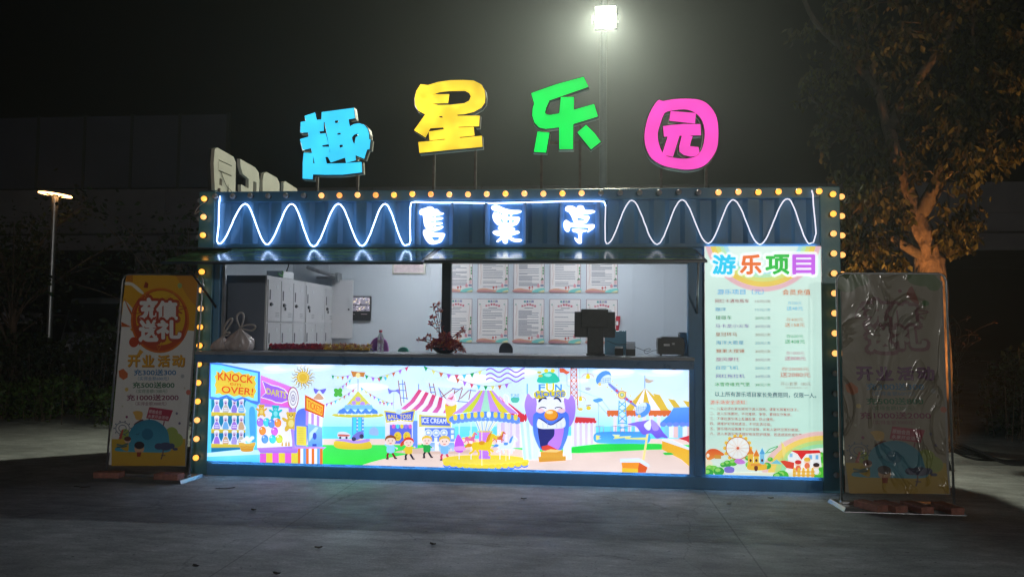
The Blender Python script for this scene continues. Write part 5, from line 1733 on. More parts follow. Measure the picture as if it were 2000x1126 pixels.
    A.ell(442, 732, 46, 32, (60, 50, 60), n=16)
    A.poly([(420, 790), (462, 790), (452, 828), (420, 828)], (176, 70, 50))
    for x_, y_, rx, ry in ((620, 742, 40, 28), (680, 742, 62, 34), (735, 740, 30, 24), (770, 765, 24, 12)):
        A.ell(x_, y_, rx, ry, (80, 90, 130), n=14)
    A.line([(660, 770), (655, 815), (640, 850)], 10, (110, 90, 100))
    A.line([(640, 815), (680, 818)], 8, (110, 90, 100))
    if pale:                                    # a faded older print
        A.sh = [(v, f, [tuple(0.92 * (0.72 * q + 0.28 * w) for q, w in zip(c_, (150, 138, 116))) for c_ in cs]) for v, f, cs in A.sh]
    return A


def banner_material(name, wr):
    m = mat(name, (1, 1, 1), 0.5, attr=True, coat=0.9 if wr > 0.3 else 0.08)
    nt = m.node_tree
    b = nt.nodes['Principled BSDF']
    tc = nd(nt, 'ShaderNodeTexCoord')
    mp = nd(nt, 'ShaderNodeMapping')
    mp.inputs['Rotation'].default_value = (0, R(24), 0)
    mp.inputs['Scale'].default_value = (1, 1, 0.55)
    nt.links.new(tc.outputs['Object'], mp.inputs['Vector'])
    n1 = nd(nt, 'ShaderNodeTexNoise')
    n1.inputs['Scale'].default_value = 2.6
    n1.inputs['Detail'].default_value = 3
    n1.inputs['Distortion'].default_value = 1.6
    nt.links.new(mp.outputs['Vector'], n1.inputs['Vector'])
    if wr > 0.3:                                # sharp creases where the sheet has been folded
        ab = nd(nt, 'ShaderNodeMath', operation='SUBTRACT')
        ab.inputs[1].default_value = 0.5
        nt.links.new(n1.outputs['Fac'], ab.inputs[0])
        a2 = nd(nt, 'ShaderNodeMath', operation='ABSOLUTE')
        nt.links.new(ab.outputs[0], a2.inputs[0])
        rg = nd(nt, 'ShaderNodeMapRange', interpolation_type='SMOOTHSTEP')
        rg.inputs['From Max'].default_value = 0.05
        rg.inputs['To Min'].default_value = 1.0
        rg.inputs['To Max'].default_value = 0.0
        nt.links.new(a2.outputs[0], rg.inputs['Value'])
        n2 = nd(nt, 'ShaderNodeTexNoise')
        n2.inputs['Scale'].default_value = 2.2
        nt.links.new(tc.outputs['Object'], n2.inputs['Vector'])
        mk = nd(nt, 'ShaderNodeMapRange')
        mk.inputs['From Min'].default_value = 0.44
        mk.inputs['From Max'].default_value = 0.62
        nt.links.new(n2.outputs['Fac'], mk.inputs['Value'])
        hh = nd(nt, 'ShaderNodeMath', operation='MULTIPLY')
        nt.links.new(rg.outputs['Result'], hh.inputs[0])
        nt.links.new(mk.outputs['Result'], hh.inputs[1])
        ad = nd(nt, 'ShaderNodeMath', operation='MULTIPLY_ADD')
        ad.inputs[1].default_value = 0.35
        nt.links.new(n1.outputs['Fac'], ad.inputs[0])
        nt.links.new(hh.outputs[0], ad.inputs[2])
        n1 = ad
    bp = nd(nt, 'ShaderNodeBump')
    bp.inputs['Strength'].default_value = wr
    bp.inputs['Distance'].default_value = 0.12 if wr < 0.3 else 0.05
    nt.links.new(n1.outputs[0], bp.inputs['Height'])
    nt.links.new(bp.outputs['Normal'], b.inputs['Normal'])
    nt.links.new(bp.outputs['Normal'], b.inputs['Coat Normal'])
    b.inputs['Coat Roughness'].default_value = 0.12
    return m


def banner_stand(label, x0, x1, yb, yt, zb, ztop, pale, wr):
    """poster sheet between two bent poles, on a ballasted base"""
    t = empty('banner_stand', ((x0 + x1) / 2, yb, 0), label, 'banner stand', 'banner stands beside the booth')
    up_ = Vector((0, yt - yb, ztop - zb)).normalized()
    nrm = Vector((0, -up_.z, up_.y))
    so = Vector((-0.70, -0.25, 0.10))
    sup = Vector((0, 0.15, 1.83)).normalized()
    sn = Vector((0, -sup.z, sup.y))
    SW, SH = 0.815, 1.79
    W, H = x1 - x0, (Vector((0, yt, ztop)) - Vector((0, yb, zb))).length

    def mp(px, py):
        p = plane_pt(px, py, so, sn) - so
        u, v = p.x / SW, p.dot(sup) / SH
        return Vector((x0 + 0.03 + u * (W - 0.06), yb, zb)) + up_ * (v * H) + nrm * 0.004

    banner_art(pale).build('printed_sheet', mp, nrm, banner_material('banner_print_pale' if pale else 'banner_print', wr), t)
    k = MB()
    c0, c1 = Vector((x0 + 0.03, yb, zb + 0.03)), Vector((x1 - 0.03, yb, zb + 0.03))
    k.hexa([c0 - nrm * 0.003, c1 - nrm * 0.003, c1 - nrm * 0.001, c0 - nrm * 0.001, c0 + up_ * (H - 0.06) - nrm * 0.003, c1 + up_ * (H - 0.06) - nrm * 0.003, c1 + up_ * (H - 0.06) - nrm * 0.001, c0 + up_ * (H - 0.06) - nrm * 0.001])
    k.build('backing_sheet', mat('banner_back', (0.35, 0.34, 0.33), 0.6), t)
    pts = [(x0, yb + 0.005, 0.05)]
    tp = Vector((0, yb, zb)) + up_ * (H + 0.03)
    r_ = 0.06
    pts += [(x0, tp.y, tp.z - r_), (x0 + 0.018, tp.y, tp.z - 0.018), (x0 + r_, tp.y, tp.z)]
    pts += [(x1 - r_, tp.y, tp.z), (x1 - 0.018, tp.y, tp.z - 0.018), (x1, tp.y, tp.z - r_), (x1, yb + 0.005, 0.05)]
    MB().tube(pts, 0.0095, 10).build('bent_pole', M['steel'], t, smooth=True)
    MB().hexa([(x0 - 0.04, yb - 0.17, 0), (x1 + 0.02, yb - 0.17, 0), (x1 + 0.06, yb + 0.2, 0), (x0 - 0.06, yb + 0.2, 0), (x0 - 0.02, yb - 0.15, 0.032), (x1 + 0.0, yb - 0.15, 0.032), (x1 + 0.04, yb + 0.18, 0.032), (x0 - 0.04, yb + 0.18, 0.032)]).build('base_plate', M['alu'], t, bevel=0.004)
    MB().box(x0 - 0.01, x1 + 0.01, yb - 0.03, yb + 0.03, 0.0325, 0.055).build('base_rail', M['steel'], t, bevel=0.003)
    return t


banner_stand('banner stand with bright yellow poster leaning beside the hedge', -0.705, 0.112, -0.25, -0.10, 0.10, 1.90, False, 0.10)
banner_stand('banner stand with pale creased poster beside the tree trunk', 5.885, 6.765, -0.52, -0.46, 0.10, 1.90, True, 0.55)


def brick(x, y, z, rz, label, tilt=0.0):
    rr_ = random.Random(int(x * 1000) + int(y * 77))
    l, w, h = 0.24, 0.115, 0.053
    bm = bmesh.new()
    bmesh.ops.create_cube(bm, size=1)
    for v in bm.verts:
        v.co = Vector((v.co.x * l, v.co.y * w, v.co.z * h + h / 2))
    bmesh.ops.subdivide_edges(bm, edges=bm.edges[:], cuts=3, use_grid_fill=True)
    for v in bm.verts:
        v.co += Vector([rr_.uniform(-.0018, .0018) for _ in range(3)])
    me = bpy.data.meshes.new('brick')
    bm.to_mesh(me)
    bm.free()
    o = finish('brick', me, M['brick'], None, False, 0.006)
    o.location = (x, y, z)
    o.rotation_euler = (tilt, 0, rz)
    tag(o, label, 'brick', 'bricks holding down the banner stands')


brick(-0.60, -0.36, 0.033, R(4), 'red brick on the yellow banner base, end next to the hedge')
brick(-0.02, -0.355, 0.033, R(-3), 'red brick on the yellow banner base, end next to the booth')
bx = [P(1730, 975, -0.75).x, P(1790, 978, -0.72).x, P(1845, 978, -0.72).x, P(1905, 985, -0.72).x]
bl = ['first brick from the booth on the pale banner base, twisted most', 'second brick from the booth on the pale banner base', 'third brick from the booth on the pale banner base', 'outermost brick on the pale banner base in deep shadow']
for x_, l_, a_ in zip((6.05, 6.20, 6.40, 6.63), bl, (118, 112, 108, 104)):
    brick(x_, -0.70, 0.0335, R(a_ - 180), l_, 0.0)


# ------------------------------------------------------------------ rule posters on the back wall
def poster(ix, iy, label, lines):
    pw, ph = 0.383, 0.545
    px0 = 2.093 - 0.106 + ix * 0.4487
    pz1 = 1.813 + iy * 0.622
    A = Art()
    A.rect(0, 0, 1, 1.42, (226, 218, 214))
    for a, b, c, d in ((0, 0, 1, .012), (0, 1.408, 1, 1.42), (0, .012, .014, 1.408), (.986, .012, 1, 1.408)):
        A.rect(a, b, c, d, (120, 60, 86))
    for i, (s_, c) in enumerate(zip('趣星乐园', ((40, 150, 140), (90, 100, 150), (60, 130, 110), (90, 90, 150)))):
        A.text(s_, .34 + i * .082, .05, .41 + i * .082, .115, c, 0.05)
    for i, s_ in enumerate('安全管理制度'):
        dy = 0.022 * abs(i - 2.5)
        A.text(s_, .26 + i * .082, .14 + dy, .33 + i * .082, .205 + dy, (200, 60, 90), 0.05)
    A.rect(.36, .285, .65, .302, (70, 70, 80))
    for (a, b, c) in lines:
        A.rect(a, c - .009, b, c + .009, (120, 120, 132))
    for s_ in (0, 1):
        xq = .1 if not s_ else .9
        A.line([(xq + .012 * math.sin(k * .9), .2 + k * .075) for k in range(14)], .012, (206, 170, 160))
        A.line([(xq + .03 + .012 * math.sin(k * .9 + 1), .2 + k * .075) for k in range(14)], .008, (216, 190, 176))
        A.ell(xq - .02, .18, .03, .02, (130, 170, 150), n=10)
    A.blob([(.014, 1.32), (.2, 1.28), (.4, 1.31), (.6, 1.34), (.62, 1.405), (.014, 1.405)], (216, 160, 130), n=4)
    A.blob([(.014, 1.35), (.25, 1.34), (.5, 1.37), (.5, 1.405), (.014, 1.405)], (190, 130, 130), n=4)
    A.blob([(.6, 1.40), (.72, 1.31), (.985, 1.27), (.985, 1.405)], (120, 200, 190), n=4)
    A.blob([(.8, 1.40), (.985, 1.33), (.985, 1.405)], (226, 216, 160), n=3)
    A.ell(.52, 1.26, .035, .04, (200, 90, 80), n=10)
    A.rect(.515, 1.29, .525, 1.34, (150, 80, 70))
    A.poly([(.57, 1.26), (.61, 1.20), (.65, 1.26)], (190, 80, 90))
    A.rect(.6, 1.26, .62, 1.34, (214, 150, 120))
    A.rect(.90, 1.0, .97, 1.14, (216, 170, 170))
    A.poly([(.87, 1.02), (.935, .93), (.985, 1.0)], (60, 120, 80))
    A.rect(.87, 1.16, .975, 1.22, (110, 120, 150))
    A.poly([(.76, 1.18), (.80, 1.12), (.85, 1.18), (.84, 1.25), (.77, 1.25)], (216, 140, 150))
    for k in range(3):
        A.ell(.955, .62 + k * .09, .025, .04, (80, 150, 90), n=8)
    o = A.build('rule_poster', lambda x, y: Vector((px0 + x * pw, BW - 0.0125, pz1 - y * pw)), (0, -1, 0), M['print'], None, step=0.00008)
    tag(o, label, 'poster', 'printed rule posters on the back wall')
    # give it its own centre and a real sheet thickness
    b = MB().box(px0 - 0.002, px0 + pw + 0.002, BW - 0.0120, BW - 0.0092, pz1 - 1.42 * pw - 0.002, pz1 + 0.002)
    b.build('poster_board', M['white'], o)


pr = random.Random(11)
ORD = ['first', 'second', 'third', 'fourth', 'fifth']
for iy in (0, 1):
    for ix in range(5):
        ln = []
        y = .35
        dense = pr.choice([.034, .04, .055, .075])
        while y < 1.2:
            if pr.random() < .12:
                y += dense
            ln.append((.17, pr.choice([.82, .82, .8, .6, .45]), y))
            y += dense * pr.uniform(.9, 1.1)
        row = 'upper row, top hidden by the awning' if iy else 'lower row'
        poster(ix, iy, '%s rule poster from the window mullion in the %s' % (ORD[ix], row), ln)
# ================================================================== INSIDE THE BOOTH
CT = 1.2025          # counter height
LX = 0.594


def locker(y0, y1, label, ajar):
    t = empty('locker_cabinet', (0.33, (y0 + y1) / 2, 0.121), label, 'locker', 'steel lockers against the end wall')
    z0, z1 = 0.122, 1.952
    MB().box(0.06, LX - 0.02, y0 + 0.002, y1 - 0.002, z0, z1).build('cabinet', M['locker_shaded'], t, bevel=0.003)
    MB().box(LX - 0.0195, LX - 0.004, y0 + 0.001, y1 - 0.001, z0, z1 + 0.001).build('face_frame', M['locker'], t, bevel=0.002)
    dw = (y1 - y0 - 0.03) / 3
    rh = (z1 - z0 - 0.07) / 4
    for r_ in range(4):
        for c in range(3):
            a = y0 + 0.015 + c * dw + 0.008
            b = a + dw - 0.016
            lo = z0 + 0.04 + r_ * rh + 0.008
            hi = lo + rh - 0.016
            h = hi - lo
            op = ajar and r_ == 3 and c == 1
            d = MB().box(LX - 0.003, LX + 0.006, a, b, lo, hi).build('door', M['locker'], t, bevel=0.002, loc=(LX, b, lo))
            if r_ < 2:
                continue                       # below the counter, out of sight
            MB().box(LX + 0.0065, LX + 0.0085, a + 0.03, a + 0.055, hi - 0.48 * h, hi - 0.24 * h).build('handle_slot', M['slot'], d)
            k = MB().lathe([(0.019, 0), (0.019, 0.014)], (0, 0, 0), 10, 'Y')
            kx = MB()
            kx.add([(LX + 0.0065 + (-v[1]), a + 0.06 + v[0], hi - 0.59 * h + v[2]) for v in k.v], k.f)
            kx.box(LX + 0.0066, LX + 0.02, a + 0.06, a + 0.10, hi - 0.59 * h - 0.006, hi - 0.59 * h + 0.006)
            if (c + r_) % 2 == 0 or ajar:
                kx.box(LX + 0.012, LX + 0.018, a + 0.075, a + 0.105, hi - 0.72 * h, hi - 0.64 * h)
                kx.box(LX + 0.013, LX + 0.016, a + 0.086, a + 0.092, hi - 0.64 * h, hi - 0.59 * h)
            kx.build('lock', M['black'], d)
            v = MB()
            for q in range(3):
                v.box(LX + 0.0065, LX + 0.008, a + dw * .55, a + dw * .82, hi - (0.78 + 0.045 * q) * h - 0.004, hi - (0.78 + 0.045 * q) * h)
            v.build('vent', M['slot'], d)
            MB().box(LX + 0.0065, LX + 0.0085, a + dw * .58, a + dw * .74, hi - 0.20 * h, hi - 0.12 * h).build('number_tag', M['white'], d)
            if op:
                d.rotation_euler = (0, 0, R(-11))
    return t


locker(0.275, 1.32, 'pale steel locker cabinet nearest the serving window', False)
locker(1.33, 2.31, 'pale steel locker cabinet at the back with one door ajar', True)
# wall box with its door hanging open, and the screen behind it
wb = empty('wall_cabinet', (1.05, 2.3, 1.3), 'pale metal wall cabinet door hanging open beside the lockers', 'wall cabinet')
a, b = P(651, 547, 2.29), P(690, 661, 2.29)
MB().box(a.x, b.x, 2.24, 2.252, b.z, a.z).build('door', M['locker'], wb, bevel=0.004)
MB().box(a.x + 0.005, a.x + 0.05, 2.255, 2.328, b.z, a.z).build('box', M['locker_shaded'], wb)
p = P(681, 604, 2.235)
MB().lathe([(0.012, 0), (0.012, 0.01)], (p.x, 2.239, p.z), 10, 'Y').build('latch', M['dgrey'], wb)
a, b = P(600, 523, 2.2), P(658, 543, 2.2)
ar = empty('wall_bracket', (a.x, 2.25, b.z), 'folded grey metal bracket arm high on the back wall', 'bracket')
k = MB()
k.tube([(a.x, 2.2, a.z + 0.01), ((a.x + b.x) / 2, 2.15, (a.z + b.z) / 2 + 0.01), (b.x, 2.2, b.z + 0.02)], 0.022, 8)
k.tube([(a.x + 0.12, 2.22, b.z + 0.01), (b.x, 2.2, b.z)], 0.018, 8)
k.build('arm', M['steel'], ar)
MB().box(b.x - 0.015, b.x + 0.025, 2.17, 2.329, b.z - 0.05, b.z + 0.07).build('wall_plate', M['steel'], ar, bevel=0.004)
bxp = P(520, 531, 2.0)
jb = empty('junction_box', (0.45, 1.2, 1.96), 'white junction box with loose green wires on top of the lockers', 'junction box')
MB().box(0.40, 0.585, 0.7, 1.0, 1.955, 2.03).build('box', M['white'], jb, bevel=0.006)
MB().tube(catmull([(0.56, 0.72, 2.03), (0.60, 0.66, 2.01), (0.61, 0.6, 1.97), (0.6, 0.52, 1.99)], 5, False), 0.005, 5).build('wire', mat('green_wire', (0.15, 0.5, 0.1), 0.5), jb)
MB().tube(catmull([(0.585, 0.8, 2.2), (0.6, 0.8, 2.1), (0.57, 0.82, 2.03)], 5, False), 0.006, 5).build('wire', M['wire'], jb)
# monitor
a, b = P(684, 578, 2.29), P(723.5, 625.5, 2.29)
mo = empty('wall_monitor', ((a.x + b.x) / 2, 2.3, b.z), 'small black camera monitor with lit split screen on the back wall', 'monitor')
MB().box(a.x, b.x, 2.285, 2.329, b.z, a.z).build('casing', M['black'], mo, bevel=0.005)
A = Art()
A.rect(689, 580, 722, 607, (120, 116, 128))
sr = random.Random(5)
for q in range(60):
    x_, y_ = sr.uniform(689, 721), sr.uniform(580, 606)
    w_ = sr.uniform(1.5, 5)
    c = sr.choice([(226, 222, 226), (206, 190, 196), (60, 56, 66), (180, 160, 150), (150, 150, 170), (230, 214, 160)])
    A.poly([(x_, y_), (min(722, x_ + w_), y_ + sr.uniform(-1, 1)), (min(722, x_ + w_), y_ + 1.3), (x_, y_ + 1.6)], c)
A.rect(689, 594, 722, 595.6, (16, 16, 22))
A.rect(703, 593, 706, 596, (16, 16, 22))
A.build('screen', lambda x, y: P(x, y, 2.283), (0, -1, 0), mat('screen_glow', (1, 1, 1), 0.3, attr=True, estr=0.9), mo)
for q0, q1 in ((690, 693), (705, 717)):
    c0, c1 = P(q0, 612.5, 2.283), P(q1, 613.6, 2.283)
    MB().box(c0.x, c1.x, 2.281, 2.284, c1.z, c0.z).build('led', mat('monitor_led', (0.5, 0.4, 0.4), 0.4), mo)
# framed certificate
a, b = P(767, 505, 2.32), P(831, 535.5, 2.32)
fr_ = empty('framed_certificate', ((a.x + b.x) / 2, 2.32, b.z), 'framed certificate half hidden by the awning on the back wall', 'picture frame')
k = MB()
for r4 in ((a.x, b.x, b.z, b.z + 0.022), (a.x, b.x, a.z - 0.022, a.z), (a.x, a.x + 0.022, b.z + 0.0225, a.z - 0.0225), (b.x - 0.022, b.x, b.z + 0.0225, a.z - 0.0225)):
    k.box(r4[0], r4[1], 2.302, 2.3275, r4[2], r4[3])
k.build('frame', mat('certificate_frame', (0.5, 0.47, 0.4), 0.35, 0.3), fr_, bevel=0.003)
MB().box(a.x + 0.023, b.x - 0.023, 2.31, 2.32, b.z + 0.023, a.z - 0.023).build('sheet', mat('certificate_sheet', (0.62, 0.5, 0.5), 0.5, 0, 0.15, 20), fr_)
# red fire notice
a, b = P(1203, 617, 2.31), P(1211.5, 646, 2.31)
rd = MB().hexa([(a.x, 2.305, b.z), (b.x - 0.02, 2.305, b.z), (b.x - 0.02, 2.315, b.z), (a.x, 2.315, b.z), (a.x, 2.28, a.z), (b.x, 2.28, a.z), (b.x, 2.315, a.z), (a.x, 2.315, a.z)])
rd = rd.build('paper_holder', mat('red_paper', (0.55, 0.03, 0.05), 0.5), None, loc=((a.x + b.x) / 2, 2.3, b.z))
tag(rd, 'red paper holder on the back wall behind the till screen', 'paper holder')
MB().box(a.x + 0.001, a.x + 0.028, 2.285, 2.3, b.z + 0.07, b.z + 0.12).build('label', M['white'], rd)
# stools / chair backs peeking over the counter
def chair_back(px, py, y, w, h, col, label):
    p = P(px, py, y)
    t = empty('chair', (p.x, y, 0.121), label, 'chair')
    b = MB()
    prof = [(p.x + w * math.cos(R(a_)), p.z - h + h * math.sin(R(a_)) ** 0.9) for a_ in range(0, 181, 12)]
    prof += [(p.x - w, p.z - h - 0.25), (p.x + w, p.z - h - 0.25)]
    n = len(prof)
    vs = [(x, y - 0.02, z) for x, z in prof] + [(x, y + 0.02, z) for x, z in prof]
    b.add(vs, [tuple(range(n)), tuple(range(2 * n - 1, n - 1, -1))] + [(i, n + i, n + (i + 1) % n, (i + 1) % n) for i in range(n)])
    mm = mat('chair_plastic', col, 0.45, 0, 0.1, 6)
    b.build('backrest', mm, t, bevel=0.008)
    MB().lathe([(0.2, 0.44), (0.21, 0.46), (0.2, 0.48)], (p.x, y + 0.2, 0.121), 20).build('seat', mm, t)
    for q in (-1, 1):
        for s_ in (-1, 1):
            MB().tube([(p.x + q * 0.14, y + 0.2 + s_ * 0.14, 0.565), (p.x + q * 0.19, y + 0.2 + s_ * 0.19, 0.121)], 0.013, 8).build('leg', M['steel'], t)


chair_back(741, 657.5, 0.95, 0.105, 0.14, (0.42, 0.12, 0.40), 'pink chair with rounded back behind the water bottle')
chair_back(788, 677, 1.2, 0.06, 0.05, (0.04, 0.30, 0.20), 'green chair with rounded back just showing over the counter')
chair_back(988.5, 668, 0.75, 0.072, 0.09, (0.03, 0.035, 0.05), 'black chair with rounded back below the rule posters')

# ------------------------------------------------------------------ things on the counter
def tied_bag(c, rx, ry, h, lean, loops, label, seed):
    rr_ = random.Random(seed)
    t = empty('plastic_bag', c, label, 'plastic bag', 'tied plastic bags on the counter')
    n = 44
    prof = [(0.35, 0.0), (0.9, 0.02), (1.02, 0.16), (1.0, 0.32), (0.86, 0.50), (0.62, 0.66), (0.36, 0.80), (0.15, 0.92), (0.07, 1.0), (0.11, 1.05)]
    vs, fs = [], []
    for i, (r_, z) in enumerate(prof):
        for k in range(n):
            a = 2 * math.pi * k / n
            q = 1 + (0.10 * math.sin(k * 2.41 * 2 + seed) + rr_.uniform(-.10, .10)) * (0.35 + z * .9) + 0.06 * math.sin(a * 2 + seed + 5 * z)
            vs.append((c[0] + lean * z * h + rx * r_ * q * math.cos(a), c[1] + ry * r_ * q * math.sin(a), c[2] + 0.002 + z * h))
    for i in range(len(prof) - 1):
        for k in range(n):
            fs.append((i * n + k, i * n + (k + 1) % n, (i + 1) * n + (k + 1) % n, (i + 1) * n + k))
    fs.append(tuple(range(n - 1, -1, -1)))
    bm = mat('bag_film', (0.88, 0.78, 0.76), 0.2, alpha=0.58, var=0.25, vscale=14, lumpy=0.5, bscale=12, stretch=(1, 1, 0.25), spec=0.8)
    MB().add(vs, fs).build('bag', bm, t, smooth=True)
    q = MB()
    q.ball((c[0] + lean * .1, c[1], c[2] + h * .25), rx * .72, ry * .7, h * .24, 12, 8, 0.12, rr_)
    q.ball((c[0] - rx * .3, c[1] - ry * .2, c[2] + h * .2), rx * .45, ry * .5, h * .19, 10, 7, 0.12, rr_)
    q.build('contents', mat('bag_contents', (0.34, 0.21, 0.17), 0.7, 0, 0.6, 25), t, smooth=True)
    top = (c[0] + lean * h, c[1], c[2] + h)
    for lp_ in loops:
        pts = catmull([top] + [(top[0] + a, top[1] + d_, top[2] + b) for a, d_, b in lp_] + [top], 6, False)
        MB().tube(pts, [0.006 + 0.004 * math.sin(math.pi * i / len(pts)) for i in range(len(pts))], 6).build('handle', mat('bag_handle', (0.6, 0.55, 0.52), 0.3, alpha=0.9), t, smooth=True)


p = G(470, 683, CT)
tied_bag((P(468, 680, -0.05).x, -0.05, CT), 0.135, 0.11, 0.215, 0.0, [[(-0.035, 0, 0.09), (-0.03, 0, 0.13), (0.0, 0, 0.15), (0.03, 0, 0.13), (0.025, 0, 0.06)], [(0.06, -0.02, 0.03), (0.14, -0.03, 0.035), (0.16, -0.02, 0.01), (0.11, 0.0, -0.02)]], 'larger tied plastic bag with two tall handle loops on the counter', 4)
tied_bag((P(426, 680, -0.0).x, 0.02, CT), 0.085, 0.09, 0.14, 0.25, [[(0.01, 0, 0.08), (0.05, 0, 0.15), (0.085, 0, 0.17), (0.085, 0, 0.14), (0.04, 0, 0.07)], [(0.04, -0.02, 0.03), (0.075, -0.02, 0.035), (0.05, 0.0, 0.01)]], 'smaller tied plastic bag at the counter end', 9)

# flower garlands on a tray
p0, p1 = P(531, 680, 0.0).x, P(722, 680, 0.0).x
tr = empty('foil_tray', ((p0 + p1) / 2, 0.0, CT), 'long shiny wrinkled tray under the two flower garlands', 'tray')
k = MB()
tn = 40
rr_ = random.Random(2)
vs, fs = [], []
for i in range(tn + 1):
    x = p0 - 0.005 + (p1 - p0 + 0.02) * i / tn
    for j, (dy, dz) in enumerate(((-0.09, 0.022), (-0.07, 0.004), (0.07, 0.004), (0.09, 0.022))):
        vs.append((x, dy, CT + dz + rr_.uniform(0, 0.006)))
for i in range(tn):
    for j in range(3):
        fs.append((4 * i + j, 4 * i + 4 + j, 4 * i + 5 + j, 4 * i + 1 + j))
k.add(vs, fs).build('tray', mat('foil', (0.6, 0.6, 0.62), 0.25, 0.9), tr)


def garland(xa, xb, cols, label, spiky, seed):
    rr_ = random.Random(seed)
    t = empty('flower_garland', ((xa + xb) / 2, 0, CT + 0.01), label, 'garland')
    n = int((xb - xa) / 0.034)
    for ci, col in enumerate(cols):
        b = MB()
        for i in range(n):
            for row in (-0.045, 0.0, 0.045):
                if (i + int(row * 100)) % len(cols) != ci:
                    continue
                c = Vector((xa + (i + .5) * (xb - xa) / n + rr_.uniform(-.008, .008), row + rr_.uniform(-.01, .01), CT + 0.048 + rr_.uniform(-.006, .01)))
                for q in range(16):
                    d = Vector((rr_.gauss(0, 1), rr_.gauss(0, 1), rr_.gauss(0.2, .8))).normalized()
                    s_ = d.orthogonal().normalized()
                    s_ = (Matrix.Rotation(rr_.uniform(0, 6.28), 3, d) @ s_)
                    L_ = rr_.uniform(.022, .034) * (1.25 if spiky else 1)
                    w_ = .006 if spiky else .012
                    u_ = d.cross(s_)
                    b.add([c, c + d * L_ * .6 + s_ * w_, c + d * L_ + u_ * .006, c + d * L_ * .6 - s_ * w_], [(0, 1, 2, 3)])
        b.build('blossoms', mat('petal', col, 0.6, 0, island=0.45), t)
    MB().tube([(xa, 0, CT + 0.03), (xb, 0, CT + 0.03)], 0.016, 6).build('core', mat('garland_core', cols[0], 0.8), t)


pm = P(632, 675, 0.0).x
garland(p0, pm, [(0.55, 0.02, 0.11), (0.42, 0.015, 0.10)], 'dark red flower garland lying on the tray', False, 3)
garland(pm + 0.005, p1, [(0.9, 0.55, 0.08), (0.8, 0.62, 0.28), (0.6, 0.26, 0.2)], 'yellow and cream flower garland lying on the tray', True, 8)

# bottle
bp = P(743, 686, 0.06)
t = empty('water_bottle', (bp.x, 0.06, CT), 'clear water bottle with a red cap on the counter', 'bottle')
MB().lathe([(0.026, 0.0), (0.03, 0.006), (0.03, 0.05), (0.028, 0.055), (0.03, 0.06), (0.03, 0.125), (0.027, 0.145), (0.013, 0.185), (0.0125, 0.20)], (bp.x, 0.06, CT + 0.001), 20).build('body', M['bottle'], t, smooth=True)
MB().lathe([(0.0304, 0.085), (0.0304, 0.118)], (bp.x, 0.06, CT), 20).build('label_band', mat('bottle_label', (0.5, 0.42, 0.5), 0.4, 0, 0.4, 40), t)
MB().lathe([(0.0155, 0.19), (0.016, 0.208), (0.014, 0.212)], (bp.x, 0.06, CT), 16).build('cap', mat('red_cap', (0.5, 0.03, 0.08), 0.35), t)

# flower arrangement
vp = P(869, 690, 0.0)
fa = empty('flower_arrangement', (vp.x, -0.02, CT), 'bowl of dried red flowers and twigs in front of the window mullion', 'flower arrangement')
MB().lathe([(0.05, 0.0), (0.075, 0.008), (0.10, 0.03), (0.125, 0.055), (0.115, 0.05), (0.03, 0.02)], (vp.x, -0.02, CT + 0.001), 24).build('bowl', mat('dark_bowl', (0.03, 0.04, 0.07), 0.25), fa, smooth=True)
fr2 = random.Random(21)
pet = {0: MB(), 1: MB(), 2: MB()}


def petals(c, n, L, w, k):
    for q in range(n):
        d = Vector((fr2.gauss(0, 1), fr2.gauss(0, 1), fr2.gauss(.25, .9))).normalized()
        s_ = Matrix.Rotation(fr2.uniform(0, 6.28), 3, d) @ d.orthogonal().normalized()
        l_ = L * fr2.uniform(.7, 1.25)
        pet[k].add([c, c + d * l_ * .55 + s_ * w, c + d * l_, c + d * l_ * .55 - s_ * w], [(0, 1, 2, 3)])


for q in range(135):
    a, r_ = fr2.uniform(0, 6.28), math.sqrt(fr2.random())
    c = Vector((vp.x + 0.155 * r_ * math.cos(a), -0.02 + 0.12 * r_ * math.sin(a), CT + 0.05 + 0.13 * (1 - r_ ** 1.6) * fr2.uniform(.5, 1.1)))
    petals(c, 9, 0.035, 0.010, fr2.choice([0, 0, 0, 1, 1, 2]))
stems = MB()
for tx, ty in ((818, 664), (845, 618), (842, 632), (853, 593), (860, 606), (838, 655), (904, 641), (908, 644), (898, 652), (905, 682), (893, 684), (828, 661), (848, 600)):
    e = P(tx, ty, -0.03)
    s0 = Vector((vp.x + fr2.uniform(-.03, .03), -0.02, CT + 0.06))
    m_ = (s0 + e) / 2 + Vector((fr2.uniform(-.03, .03), fr2.uniform(-.03, .03), 0.01))
    pts = [Vector(v) for v in catmull([tuple(s0), tuple(m_), tuple(e)], 5, False)]
    stems.tube(pts, 0.0028, 5)
    petals(Vector(e), 9, 0.04, 0.009, fr2.choice([0, 1, 2]))
    for v in pts[5:]:
        if fr2.random() < .6:
            petals(v, 2, 0.03, 0.006, fr2.choice([0, 1]))
stems.build('stems', mat('dry_stem', (0.06, 0.035, 0.04), 0.8), fa)
for k, col in enumerate(((0.36, 0.04, 0.07), (0.46, 0.10, 0.06), (0.5, 0.16, 0.17))):
    pet[k].build('flowers', mat('dried_petal', col, 0.7, 0, island=0.5), fa)

